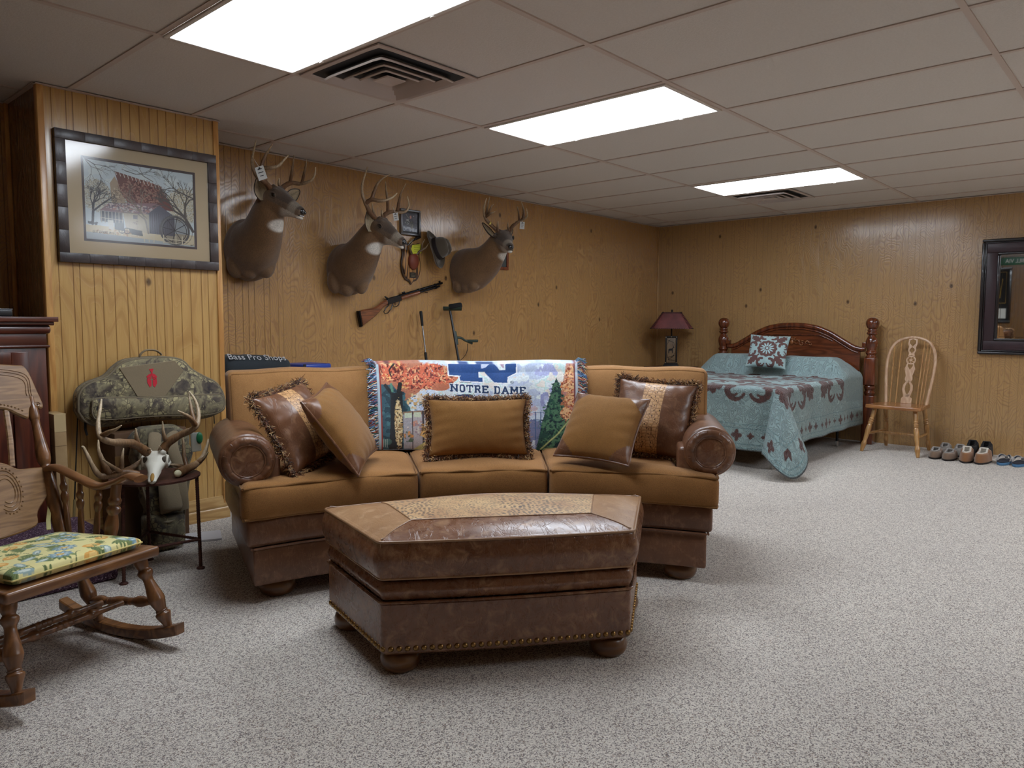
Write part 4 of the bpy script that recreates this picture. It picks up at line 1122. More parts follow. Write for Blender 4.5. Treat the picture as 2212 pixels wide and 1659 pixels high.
    b_.tube([nose-hu*.018*sc+side*x*sc for x in (-.02, 0, .02)], .0022*sc, 6)
    b_.build('mouth_line', M_nose, root, world=True)
    b_ = MB(); ellipsoid(b_, nose-hd*.018*sc-hu*.032*sc, (.030*sc, .022*sc, .014*sc), np.stack([hd, side, hu], 1), 16, col=np.array(lin((196, 186, 172)))); b_.build('chin', M_fur, root, world=True, smooth=80)
    # ears: cupped leaves
    for (e0, e1, open_, w) in ears:
        e0, e1, open_ = np.array(e0), np.array(e1), unit(open_); ax = e1-e0; L = np.linalg.norm(ax); ax = ax/L
        open_ = unit(open_-(open_@ax)*ax); lat = np.cross(ax, open_)
        def f(U, W, off=0.0):
            a = (U*2-1); t = W
            wd = w*np.sin(PI*np.clip(t*.86+.10, 0, 1))**.75*(1-.25*t)
            x = lat*(a*wd)[..., None]; dp = (-(1-a*a)*wd*.75+off)
            return e0+x+ax*(t*L)[..., None]+open_*dp[..., None]+ax*0
        b_ = MB(); ci = lambda U, W: np.ones(U.shape+(3,))*np.array(lin((176, 158, 128)))*(1-.45*(1-abs(2*U-1))[..., None]**2)
        co = lambda U, W: np.ones(U.shape+(3,))*np.array(lin((96, 74, 54)))*(1-.4*(abs(2*U-1)**4)[..., None])
        b_.grid(lambda U, W: f(U, W), 14, 16, col=ci); b_.grid(lambda U, W: f(U, W, -.004), 14, 16, col=co, flip=True)
        rim = [f(np.array(u), np.array(v)) for u, v in [(0, t) for t in np.linspace(0, 1, 14)]+[(1, t) for t in np.linspace(1, 0, 14)]]
        b_.tube(rim, .0032*sc, 6, col=np.array(lin((58, 44, 34)))); b_.build('ear', M_fur, root, world=True, smooth=80)
    for ant in antlers:
        b_ = MB()
        for (pts, r0, r1) in ant: beam(b_, pts, r0*sc, r1*sc)
        ellipsoid(b_, ant[0][0][0], (.021*sc, .021*sc, .014*sc), col=np.array(lin((88, 62, 42))))
        b_.build('antler', M_antler, root, world=True, smooth=80)
    return root
d1 = deer('largest deer mount, nearest the boxed-out wall, white tag hanging on its left antler',
    [((0.582,0.323,1.624), .165, .205), ((0.566,0.250,1.619), .166, .203), ((0.547,0.150,1.640), .148, .180), ((0.538,0.050,1.711), .118, .150), ((0.528,-0.040,1.820), .092, .124)],
    (0.530,-0.090,1.928), (0.604,-0.310,1.806), None,
    [((0.460,0.250,1.516), (.06, .06, .09)), ((0.512,0.180,1.507), (.055, .07, .09)), ((0.595,0.120,1.524), (.06, .07, .095))],
    [((0.553,-0.130,1.741), (.075, .10, .040))],
    [[([(0.502,-0.130,1.953), (0.437,-0.170,1.984), (0.373,-0.200,2.006), (0.353,-0.200,2.035), (0.353,-0.180,2.080), (0.369,-0.160,2.134), (0.408,-0.130,2.229)], .0135, .003),
      ([(0.376,-0.200,2.006), (0.375,-0.230,2.042), (0.385,-0.260,2.048), (0.403,-0.290,2.047), (0.440,-0.320,2.061), (0.471,-0.330,2.097), (0.502,-0.330,2.129)], .012, .003),
      ([(0.375,-0.240,2.052), (0.392,-0.250,2.109), (0.426,-0.240,2.159), (0.465,-0.220,2.206)], .009, .002)],
     [([(0.586,-0.100,1.971), (0.661,-0.040,2.017), (0.729,0.000,2.043), (0.764,-0.020,2.039), (0.783,-0.060,2.043), (0.806,-0.100,2.059), (0.817,-0.120,2.093), (0.818,-0.130,2.138)], .013, .003),
      ([(0.706,-0.010,2.038), (0.730,0.010,2.106), (0.748,0.020,2.171), (0.762,0.030,2.228)], .009, .002), ([(0.772,-0.040,2.041), (0.803,-0.020,2.113), (0.824,-0.010,2.167), (0.835,0.000,2.209)], .008, .002),
      ([(0.589,-0.100,1.974), (0.559,-0.120,1.998), (0.557,-0.130,2.031)], .009, .002)]],
    [((0.453,-0.120,1.887), (0.420,-0.120,2.015), (-.3, -.8, .1), .044), ((0.656,-0.050,1.920), (0.798,0.030,2.008), (-.2, -.9, -.1), .042)])
price_tag(d1, (0.346,-0.290,2.009), .052, .078, math.radians(-24+42))
d2 = deer('middle deer mount beside the small framed photo, nose over the shield plaque',
    [((1.359,0.323,1.540), .160, .190), ((1.335,0.250,1.536), .162, .190), ((1.313,0.150,1.560), .144, .172), ((1.309,0.050,1.636), .112, .142), ((1.307,-0.040,1.727), .086, .114)],
    (1.331,-0.100,1.824), (1.392,-0.310,1.690), None,
    [((1.214,0.250,1.443), (.058, .06, .09)), ((1.267,0.180,1.416), (.055, .06, .085)), ((1.331,0.100,1.449), (.055, .06, .10))],
    [((1.305,-0.110,1.661), (.07, .09, .045))],
    [[([(1.300,-0.120,1.860), (1.230,-0.150,1.893), (1.181,-0.180,1.928), (1.155,-0.190,1.958), (1.137,-0.190,1.998), (1.142,-0.180,2.058), (1.176,-0.160,2.126), (1.219,-0.140,2.199)], .0135, .003),
      ([(1.163,-0.190,1.949), (1.183,-0.230,1.969), (1.209,-0.270,1.959), (1.240,-0.300,1.963), (1.283,-0.320,1.984), (1.327,-0.320,2.020)], .012, .0028),
      ([(1.183,-0.230,1.969), (1.202,-0.230,2.020), (1.238,-0.220,2.078), (1.289,-0.210,2.124), (1.361,-0.200,2.164)], .010, .002), ([(1.288,-0.130,1.864), (1.254,-0.150,1.912), (1.239,-0.160,1.959)], .009, .002)],
     [([(1.380,-0.090,1.864), (1.436,-0.050,1.916), (1.523,-0.020,1.948), (1.567,-0.040,1.945), (1.607,-0.070,1.953), (1.621,-0.090,1.996), (1.600,-0.100,2.058)], .013, .003),
      ([(1.477,-0.030,1.939), (1.490,-0.010,2.024), (1.486,0.000,2.103), (1.491,0.010,2.161)], .0095, .002), ([(1.554,-0.040,1.950), (1.593,-0.020,2.046), (1.619,-0.010,2.100), (1.672,0.000,2.172)], .009, .002),
      ([(1.376,-0.100,1.870), (1.353,-0.120,1.900), (1.353,-0.120,1.932)], .009, .002)]],
    [((1.244,-0.130,1.772), (1.234,-0.130,1.921), (-.1, -.9, .1), .042), ((1.403,-0.060,1.844), (1.491,0.020,1.919), (.3, -.9, 0), .03)])
price_tag(d2, (1.533,-0.050,1.910), .036, .055, math.radians(8))
d3 = deer('deer mount looking toward the room beyond the hat, yellow band and white tag on antlers',
    [((2.584,0.323,1.593), .150, .185), ((2.551,0.250,1.592), .160, .190), ((2.536,0.140,1.606), .150, .180), ((2.546,0.030,1.655), .120, .148), ((2.551,-0.060,1.737), .088, .116)],
    (2.593,-0.110,1.854), (2.442,-0.345,1.737), None,
    [((2.451,0.260,1.459), (.05, .05, .06)), ((2.483,0.170,1.442), (.06, .055, .045)), ((2.469,0.100,1.455), (.045, .05, .045))],
    [((2.577,-0.120,1.698), (.07, .08, .045))],
    [[([(2.516,-0.140,1.890), (2.471,-0.120,1.928), (2.433,-0.100,1.966), (2.390,-0.110,2.001), (2.349,-0.140,2.044), (2.334,-0.170,2.097), (2.339,-0.180,2.129)], .0135, .003),
      ([(2.406,-0.110,1.999), (2.381,-0.150,2.072), (2.376,-0.180,2.145)], .009, .002), ([(2.401,-0.110,1.998), (2.387,-0.180,2.016), (2.398,-0.220,2.028)], .010, .002), ([(2.397,-0.140,2.006), (2.387,-0.180,2.059), (2.398,-0.200,2.087)], .008, .002),
      ([(2.500,-0.150,1.895), (2.489,-0.160,1.937), (2.494,-0.160,1.967)], .009, .002)],
     [([(2.694,-0.100,1.909), (2.772,-0.060,1.958), (2.859,-0.030,2.001), (2.906,-0.030,2.025), (2.909,-0.080,2.037), (2.899,-0.120,2.063), (2.864,-0.140,2.115)], .0135, .003),
      ([(2.908,-0.060,2.030), (2.914,-0.070,2.089), (2.885,-0.080,2.143), (2.849,-0.090,2.184)], .0115, .002), ([(2.900,-0.030,2.024), (2.899,-0.020,2.100), (2.881,-0.020,2.148)], .008, .002),
      ([(2.677,-0.110,1.918), (2.644,-0.130,1.948), (2.644,-0.130,1.978)], .009, .002)]],
    [((2.520,-0.100,1.848), (2.446,-0.030,1.962), (.3, -.9, -.2), .034), ((2.738,-0.060,1.894), (2.873,0.020,1.947), (.3, -.9, 0), .03)], .96)
price_tag(d3, (2.903,-0.060,1.983), .040, .062, math.radians(-4))
b_ = MB(); _a, _b = np.array((2.455,-0.115,1.945)), np.array((2.444,-0.110,1.952)); b_.lathe([(.0138, -.006), (.0142, 0), (.0138, .008)], (_a+_b)/2, _b, n=14); b_.build('yellow_band', plain('yellow_tape', (206, 186, 96), .6), d3, world=True)

# ================================================================ THINGS HUNG ON THE LONG WALL
Y3 = YA
def on_wall(x, z, y=0): return np.array([x, YA-y, z])
WFR = ((0, 0, 0), (1, 0, 0), (0, 0, 1), (0, -1, 0))      # outline x,z extruded out of the wall
def framed(name, label, cat, x0, x1, z0, z1, fw, depth, fmat, group=None, tilt=0):
    r = thing(name, label, cat, ((x0+x1)/2, YA, (z0+z1)/2), 0, group); w, h = x1-x0, z1-z0
    Rm = euler(ry=tilt)
    q = MB()
    for (cx, cz, sx, sz) in ((0, h/2-fw/2, w, fw), (0, -h/2+fw/2, w, fw), (-w/2+fw/2, 0, fw, h-2*fw), (w/2-fw/2, 0, fw, h-2*fw)):
        q.box(Rm@np.array([cx, -depth/2, cz]), (sx, depth, sz), rot=Rm, r=.003)
    q.build('frame', fmat, r); return r, Rm
M_silver = plain('dark_silver_frame', (120, 122, 126), .28, metal=.8)
r, Rm = framed('photo_frame', 'small silver-edged framed photo hanging by the middle deer\'s antler', 'picture', 1.868, 2.070, 1.842, 2.046, .018, .028, M_silver)
q = MB(); q.box((0, -.008, 0), (.172, .012, .174)); q.build('mat_board', plain('black_mat', (18, 18, 22), .4), r, smooth=0)
def paint_photo(U, V):
    p = Paint(U, V, (54, 50, 58)); n = vnoise(U, V, .12, 4, 3); p.put(n > .55, (70, 66, 76)); p.poly([(0, 0), (1, 0), (1, .16), (0, .30)], (150, 156, 166)); p.put((V < .3-.14*U)*(vnoise(U, V, .1, 2, 2) > .5), (90, 96, 110))
    p.blob(.32, .52, .24, .22, [(120, 122, 116), (170, 170, 168), (70, 74, 72)], .06, .5); p.blob(.6, .38, .15, .30, [(96, 92, 78), (126, 118, 100), (60, 58, 52)], .045, .6)
    p.ell(.53, .80, .06, .09, (176, 120, 104)); p.line([(.2, .95), (.45, .68)], .02, (170, 160, 140)); p.ell(.74, .88, .025, .025, (206, 206, 206)); return p.C
q = MB(); q.grid(lambda U, V: np.stack([-.075+.15*U, 0*U-.0150, -.07+.14*V], -1), 90, 84, col=paint_photo); q.build('photograph', mat_dye('photo_print', .25), r, smooth=0)
M_cher = mat_wood('cherry_frame_wood', (136, 70, 40), (92, 42, 24), 'Z')
r, Rm = framed('photo_frame', 'small red-brown wooden frame partly hidden behind the third deer mount', 'picture', 2.93, 3.135, 1.632, 1.952, .026, .018, M_cher)
q = MB(); q.box((0, -.006, 0), (.165, .008, .27)); q.build('picture', plain('dim_picture', (66, 72, 70), .4), r, smooth=0)

# shield plaque
pl_ = thing('antler_plaque', 'striped wooden shield plaque with small antlers on a rust leather cap', 'plaque', (1.975, YA, 1.62))
def shield(w, h):
    P = [(-.5, .42), (-.40, .50), (-.2, .46), (0, .50), (.2, .46), (.40, .50), (.5, .42), (.44, .22), (.50, 0), (.46, -.22), (.30, -.38), (.10, -.43), (0, -.50), (-.10, -.43), (-.30, -.38), (-.46, -.22), (-.50, 0), (-.44, .22)]
    return catmull([(a*w, b*h, 0) for a, b in P]+[(P[0][0]*w, P[0][1]*h, 0)], 5)[:-1, :2]
def plaquewood():
    t = NT('plaque_wood'); v = t.co((1, 1, .10)); n = t.noise(v, 9, 2); s = t.ma('SINE', t.ma('MULTIPLY', n, 75))
    c = t.mix(t.ramp(t.ma('MULTIPLY_ADD', s, .5, .5), [(.5, 0), (.8, 1)]), lin((178, 128, 74)), lin((58, 34, 20))); return t.fin(c, .3, coat=.4)
M_plq = plaquewood(); M_plqd = mat_wood('plaque_edge', (70, 44, 28), (44, 28, 18), 'Z')
q = MB(); q.prism(shield(.205, .335), .016, WFR, bev=.004); q.build('backboard', M_plqd, pl_)
q = MB(); q.prism(shield(.180, .305), .024, WFR, bev=.005); q.build('shield_face', M_plq, pl_)
q = MB(); ellipsoid(q, (.012, -.030, .02), (.052, .030, .070)); q.build('leather_cap', plain('rust_leather', (124, 58, 38), .55), pl_, smooth=80)
q = MB(); q.box((.008, -.0255, -.092), (.060, .003, .044)); o = q.build('name_plate', plain('black_plate', (16, 16, 18), .3), pl_, smooth=0)
q = MB()
for k_, (z, l) in enumerate(((-.080, .032), (-.091, .044), (-.102, .036))): q.box((.008, -.0273, z), (l, .0006, .003))
q.build('engraving', plain('plate_text', (120, 112, 84), .4), o, smooth=0)
for sg in (-1, 1):
    q = MB(); b0 = np.array([.012+sg*.024, -.035, .075])
    beam(q, [b0, b0+[sg*.03, -.02, .03], b0+[sg*.06, -.05, .055], b0+[sg*.055, -.085, .085]], .009, .002, (96, 76, 58), (180, 160, 130)); beam(q, [b0+[sg*.035, -.025, .033], b0+[sg*.03, -.04, .08], b0+[sg*.05, -.05, .12]], .006, .0015, (96, 76, 58), (180, 160, 130))
    q.build('antler', M_antler, pl_, smooth=80)
q = MB(); q.box((.025, -.046, .115), (.105, .0016, .070), rot=euler(ry=math.radians(-8))); o = q.build('yellow_label', plain('yellow_card', (206, 210, 60), .6), pl_, 'bright yellow card', smooth=0)
q = MB(); Rt = euler(ry=math.radians(-8))
for z in (.025, .012, -.002, -.015): q.box(np.array([.025, -.0472, .115])+Rt@np.array([.01, 0, z]), (.062, .0006, .004), rot=Rt)
q.build('label_print', plain('olive_ink', (130, 136, 40), .6), o, smooth=0)
# small knife hung above the plaque
kn = thing('knife', 'black-handled knife hung between the silver photo and the shield plaque', 'knife', (1.985, YA, 1.80))
q = MB(); q.tube([(.02, -.02, .012), (.045, -.02, .026), (.085, -.02, .038)], [.009, .0105, .008], 10); q.build('handle', plain('black_grip', (22, 20, 20), .4), kn)
q = MB(); q.tube([(-.055, -.02, -.055), (-.03, -.02, -.02), (.0, -.02, .002), (.022, -.02, .013)], [(.001, .001), (.006, .0015), (.008, .0018), (.007, .002)], 8, up=(0, 0, 1)); q.build('blade', plain('steel', (150, 150, 150), .25, metal=1), kn)
q = MB(); q.tube([(.085, -.02, .038), (.095, -.012, .045), (.10, 0, .05)], .0025, 6); q.build('hook', plain('brass_hook', (140, 104, 52), .35, metal=1), kn)

# felt hat on a peg
hat = thing('hat', 'olive-brown felt fedora with dark band hung on the wall beside third deer', 'hat', (2.175, YA, 1.745))
M_felt = mat_fabric('brown_felt', (66, 58, 48), (92, 82, 68), (80, 70, 56), 1, .15, .5, .3)
hax = unit(np.array([.42, -.80, .30])); hup = unit(np.array([-.10, .30, 1.0])-hax*np.dot((-.10, .30, 1.0), hax)); hsd = np.cross(hax, hup)
def hatpt(a, r, h, ex=1.22): return np.array([0, -.085, 0])+(hax*h+hup*(math.sin(a)*r*ex)+hsd*(math.cos(a)*r))*1.22
q = MB(); L = []
for r_, h_ in ((.108, .006), (.100, -.002), (.088, -.008), (.066, -.006), (.060, .004), (.0585, .03), (.056, .06), (.052, .085), (.042, .098), (.022, .100), (.004, .094)):
    row = []
    for a in np.linspace(0, 2*PI, 48, endpoint=False):
        hh = h_; rr = r_
        if h_ > .05: hh -= .022*math.exp(-((math.cos(a)*r_)/.018)**2)*(.3+.7*abs(math.sin(a)))*min(1, (h_-.05)/.04); rr *= 1-.12*max(0, math.sin(a))*((h_-.05)/.05)
        if r_ > .08: hh += .012*math.cos(2*a)
        row.append(hatpt(a, rr, hh))
    L.append(np.array(row))
loops(q, L, cap='end'); L2 = [l-hax*.003 for l in L[:5]][::-1]; loops(q, [L[0]]+L2[::-1]); q.build('felt_body', M_felt, hat, smooth=80)
q = MB(); loops(q, [np.array([hatpt(a, r_, h_) for a in np.linspace(0, 2*PI, 48, endpoint=False)]) for r_, h_ in ((.0605, .002), (.0618, .006), (.0612, .030), (.059, .032))]); q.build('hat_band', plain('dark_ribbon', (34, 24, 24), .6), hat)

# lever-action rifle
rf = thing('rifle', 'lever-action rifle with walnut stock hung at a slant on the wall', 'rifle', (1.90, YA, 1.33))
a_ = math.atan2(.245, .93); RL = .97
ux = np.array([math.cos(a_), 0, math.sin(a_)]); uz = np.array([-math.sin(a_), 0, math.cos(a_)]); uy = np.array([0, -1.0, 0]); O = np.array([-.44, -.028, -.125])
fr = (O-uy*.016, ux, uz, uy)
M_wal = mat_wood('walnut', (142, 84, 50), (92, 50, 28), 'X', 2); M_blu = plain('blued_steel', (26, 27, 31), .25, metal=.7); M_gun = plain('gun_metal', (50, 52, 56), .25, metal=.8)
q = MB(); q.prism(catmull([(a, b, 0) for a, b in [(-.01, -.085), (-.005, -.03), (.002, .030), (.12, .022), (.17, .028), (.235, .048), (.275, .050), (.275, .018), (.23, .006), (.14, -.040), (.06, -.066), (-.01, -.085)]], 4)[:-1, :2], .032, fr, bev=.009); q.build('stock', M_wal, rf)
q = MB(); q.prism([(-.024, -.088), (-.016, .034), (.004, .031), (-.006, -.086)], .034, fr, bev=.004); q.build('butt_plate', M_blu, rf)
q = MB(); q.prism([(.27, .012), (.27, .050), (.285, .060), (.40, .060), (.415, .055), (.415, .012)], .030, fr, bev=.004); q.build('receiver', M_gun, rf)
q = MB(); q.prism([(.278, .058), (.262, .078), (.270, .082), (.292, .062)], .010, (O-uy*.005, ux, uz, uy)); q.build('hammer', M_gun, rf)
q = MB(); L_ = lambda a, b: O+ux*a+uz*b
q.tube([L_(.40, .012), L_(.385, -.012), L_(.36, -.022), L_(.335, -.020), L_(.322, .0), L_(.325, .012)], .0035, 8)
q.tube([L_(.322, .002), L_(.30, -.028), L_(.26, -.050), L_(.232, -.048), L_(.225, -.032), L_(.25, -.010), L_(.29, .008)], .0038, 8); q.tube([L_(.352, .010), L_(.350, -.006), L_(.345, -.012)], .002, 6); q.build('lever', M_gun, rf)
q = MB(); q.lathe([(.016, 0), (.0165, .02), (.0165, .19), (.015, .20)], L_(.415, .032), L_(.6, .032), n=18); q.build('fore_end', M_wal, rf)
q = MB(); q.lathe([(.0098, 0), (.0098, .47), (.006, .472)], L_(.41, .052), L_(.9, .052), n=16); q.build('barrel', M_blu, rf)
q = MB(); q.lathe([(.0082, 0), (.0082, .435), (.006, .437)], L_(.41, .032), L_(.9, .032), n=16); q.build('magazine_tube', M_blu, rf)
q = MB()
for t in (.615, .80): q.box(L_(t, .042), (.014, .024, .044), rot=np.stack([ux, uy, uz], 1), r=.004)
q.build('barrel_band', M_blu, rf)
q = MB(); q.box(L_(.855, .068), (.02, .006, .016), rot=np.stack([ux, uy, uz], 1), r=.002); q.box(L_(.455, .068), (.03, .010, .012), rot=np.stack([ux, uy, uz], 1), r=.002); q.build('sights', M_blu, rf)
q = MB()
for t in (.10, .70): q.box(O+ux*t+uz*(-.02 if t < .3 else .012)+np.array([0, .014, 0]), (.006, .03, .006))
q.build('wall_hook', M_blu, rf)

# ================================================================ PICTURE ON THE CHASE
M_frame = mat_leather('dark_slate_frame', (66, 54, 52), (46, 38, 38), (100, 86, 82), .35, .25, .3)
r = thing('framed_picture', 'large dark-framed matted print of an old mill on the boxed-out wall', 'picture', (-.287, CY, 1.761))
W_, H_ = .808, .642; fw = .046
for (cx, cz, sx, sz, nm) in ((0, H_/2-fw/2, W_, fw, 0), (0, -H_/2+fw/2, W_, fw, 0), (-W_/2+fw/2, 0, fw, H_-2*fw, 1), (W_/2-fw/2, 0, fw, H_-2*fw, 1)):
    q = MB(); n = 6 if nm == 0 else 5
    for i in range(n):
        L = (sx if nm == 0 else sz)/n; o_ = -((sx if nm == 0 else sz)/2)+L*(i+.5)
        q.box((cx+(o_ if nm == 0 else 0), -.017, cz+(o_ if nm == 1 else 0)), ((L-.0004 if nm == 0 else sx), .034, (sz if nm == 0 else L-.0004)), r=.0011)
    q.build('frame_side', M_frame, r)
M_mat = plain('tan_mat_board', (190, 170, 138), .8)
q = MB(); mw = W_-2*fw; mh = H_-2*fw; iw, ih = .575, .420
for (cx, cz, sx, sz) in ((0, (mh+ih)/4+0, mw, (mh-ih)/2), (0, -(mh+ih)/4, mw, (mh-ih)/2), (-(mw+iw)/4, 0, (mw-iw)/2, ih), ((mw+iw)/4, 0, (mw-iw)/2, ih)):
    q.box((cx, -.016, cz), (sx, .004, sz))
q.build('mat_board', M_mat, r, smooth=0)
q = MB(); pw, ph = .551, .396
for (cx, cz, sx, sz) in ((0, (ih+ph)/4, iw, (ih-ph)/2), (0, -(ih+ph)/4, iw, (ih-ph)/2), (-(iw+pw)/4, 0, (iw-pw)/2, ph), ((iw+pw)/4, 0, (iw-pw)/2, ph)): q.box((cx, -.0145, cz), (sx, .003, sz))
q.build('inner_mat', plain('grey_inner_mat', (84, 74, 76), .8), r, smooth=0)
def paint_mill(U, V):
    p = Paint(U*1180+380, 1290-V*880-(1-U)*0, (196, 206, 208)); X, Y = p.X, p.Y
    n = vnoise(X, Y, 90, 5, 3); p.put(n > .6, (206, 214, 212))
    rs = np.random.RandomState(5)
    # hazy thicket
    p.blob(500, 800, 190, 230, [(170, 164, 146), (146, 138, 122), (196, 190, 172)], 8, .5, .3); p.blob(1450, 800, 260, 260, [(180, 170, 146), (146, 134, 112), (204, 196, 172)], 8, .5, .3)
    p.blob(900, 820, 260, 120, [(160, 146, 116), (120, 106, 90)], 12, .5)
    # ground
    p.poly([(380, 1130), (1560, 1150), (1560, 1290), (380, 1290)], (206, 192, 160)); p.blob(700, 1200, 420, 60, [(176, 140, 104), (214, 204, 180)], 20, .45); p.poly([(380, 1210), (1560, 1270), (1560, 1292), (380, 1292)], (170, 176, 178))
    # barn with rusty steep roof
    p.poly([(640, 640), (690, 560), (790, 740), (790, 900), (650, 900)], (170, 150, 126)); p.blob(700, 760, 70, 130, [(130, 110, 94), (196, 180, 154)], 12, .4)
    p.poly([(690, 500), (1180, 600), (1330, 880), (860, 880), (760, 760)], (112, 70, 64)); p.blob(980, 700, 330, 190, [(136, 88, 78), (88, 54, 50), (160, 120, 106)], 14, .42, .3)
    for i in range(12): p.line([(700+i*42, 502+i*9), (712+i*42, 540+i*9)], 7, (206, 200, 190))
    # low shed
    p.poly([(525, 960), (620, 870), (1130, 810), (1190, 840), (1160, 960), (760, 970)], (136, 108, 112)); p.blob(850, 900, 330, 60, [(170, 130, 120), (110, 92, 104), (190, 176, 170)], 16, .45, .2)
    p.poly([(1160, 830), (1330, 940), (1330, 1180), (1040, 1170), (1010, 960)], (92, 92, 104)); p.poly([(765, 965), (1040, 950), (1040, 1180), (790, 1130)], (186, 176, 150))
    for i in range(26): p.line([(1020+i*12, 930), (1020+i*12, 1170)], 3, (60, 60, 70) if i % 2 else (130, 130, 140), .7)
    for i in range(18): p.line([(780+i*15, 968), (780+i*15, 1140)], 3, (130, 116, 96), .7)
    p.poly([(530, 965), (760, 968), (770, 1090), (530, 1080)], (60, 62, 74))
    for xx in range(540, 760, 36): p.line([(xx, 965), (xx, 1090)], 9, (166, 160, 150))
    p.line([(520, 1040), (760, 1050)], 6, (196, 190, 176)); p.poly([(600, 1060), (660, 1060), (660, 1170), (610, 1160)], (206, 206, 196)); p.poly([(670, 1080), (770, 1085), (770, 1170), (670, 1160)], (60, 66, 66))
    p.poly([(870, 975), (920, 975), (915, 1020), (868, 1020)], (110, 104, 104)); p.blob(900, 1060, 70, 40, [(120, 96, 84)], 9, .4)
    # wagon
    for cx in (745, 800): p.ring(cx, 1165, 32, 9, (54, 46, 44)); p.line([(cx-30, 1165), (cx+30, 1165)], 4, (54, 46, 44)); p.line([(cx, 1135), (cx, 1195)], 4, (54, 46, 44))
    p.poly([(810, 1130), (960, 1150), (970, 1210), (850, 1200)], (54, 52, 52))
    # mill wheel
    cx, cy = 1330, 1110
    p.ell(cx, cy, 150, 150, (70, 66, 74), .55); p.ring(cx, cy, 165, 26, (84, 82, 84)); p.ring(cx, cy, 138, 8, (44, 42, 46))
    for k_ in range(8): a = k_*PI/4+.2; p.line([(cx, cy), (cx+160*math.cos(a), cy+160*math.sin(a))], 8, (50, 48, 50))
    p.ring(cx+30, cy, 178, 10, (110, 108, 108), .7)
    # fence
    p.line([(980, 1180), (1090, 1195)], 8, (206, 196, 170)); p.line([(980, 1210), (1090, 1240)], 8, (206, 196, 170)); p.line([(1190, 1215), (1560, 1230)], 8, (206, 196, 170)); p.line([(1190, 1260), (1560, 1272)], 8, (196, 186, 160))
    for xx in (985, 1035, 1090, 1200, 1340, 1415, 1530): p.line([(xx, 1175), (xx, 1270)], 10, (206, 196, 170))
    # bare trees
    def branch(x, y, a, L, w, d, c):
        x1, y1 = x+L*math.cos(a), y-L*math.sin(a); p.line([(x, y), (x1, y1)], w, c, 1, w*.7)
        if d > 0:
            for k_ in range(2 if rs.rand() > .3 else 3): branch(x1, y1, a+rs.uniform(-.75, .75), L*rs.uniform(.62, .85), w*.66, d-1, c)
    branch(1545, 1100, 2.1, 190, 34, 6, (84, 78, 76)); branch(1470, 930, 1.7, 150, 18, 6, (96, 88, 80)); branch(1030, 1170, 1.75, 150, 20, 5, (130, 120, 106)); branch(1020, 1000, 2.4, 120, 12, 5, (120, 110, 98))
    branch(450, 1100, 1.5, 120, 26, 6, (62, 60, 66)); branch(380, 400, -.5, 120, 9, 5, (70, 62, 60)); branch(400, 420, -.9, 90, 7, 4, (80, 70, 64)); branch(1560, 700, 2.8, 150, 14, 6, (80, 72, 70)); branch(800, 480, -.2, 120, 8, 5, (80, 72, 66)); branch(1100, 560, 2.7, 110, 8, 5, (90, 80, 72))
    p.blob(450, 1110, 70, 30, [(44, 46, 54)], 12, .7)
    # handwritten title and initials
    x = 445
    for ch in 'OLD EVANS MILL':
        if ch != ' ':
            for a, b_ in GL[ch]: p.line([(x+a[0]*15+a[1]*3, 1214-a[1]*22), (x+b_[0]*15+b_[1]*3, 1214-b_[1]*22)], 4, (66, 58, 54))
        x += 18 if ch != ' ' else 12
    for a, b_ in (((1512, 1278), (1516, 1262)), ((1516, 1262), (1522, 1278)), ((1526, 1278), (1530, 1264)), ((1530, 1264), (1540, 1272)), ((1540, 1272), (1546, 1262))): p.line([a, b_], 4, (40, 36, 36))
    return p.C
q = MB(); q.grid(lambda U, V: np.stack([-pw/2+pw*U, 0*U-.0135, -ph/2+ph*V], -1), 460, 330, col=paint_mill); q.build('print', mat_dye('mill_print', .5), r, smooth=0)
def glass_mat():
    m = bpy.data.materials.new('framing_glass'); m.use_nodes = True; t = m.node_tree; t.nodes.clear()
    o = t.nodes.new('ShaderNodeOutputMaterial'); mx = t.nodes.new('ShaderNodeMixShader'); tr = t.nodes.new('ShaderNodeBsdfTransparent'); gl = t.nodes.new('ShaderNodeBsdfGlossy'); fz = t.nodes.new('ShaderNodeFresnel')
    gl.inputs['Roughness'].default_value = .12; fz.inputs['IOR'].default_value = 1.5
    t.links.new(fz.outputs[0], mx.inputs[0]); t.links.new(tr.outputs[0], mx.inputs[1]); t.links.new(gl.outputs[0], mx.inputs[2]); t.links.new(mx.outputs[0], o.inputs[0]); return m
q = MB(); q.box((0, -.0215, 0), (mw, .002, mh)); q.build('glazing', glass_mat(), r, smooth=0)

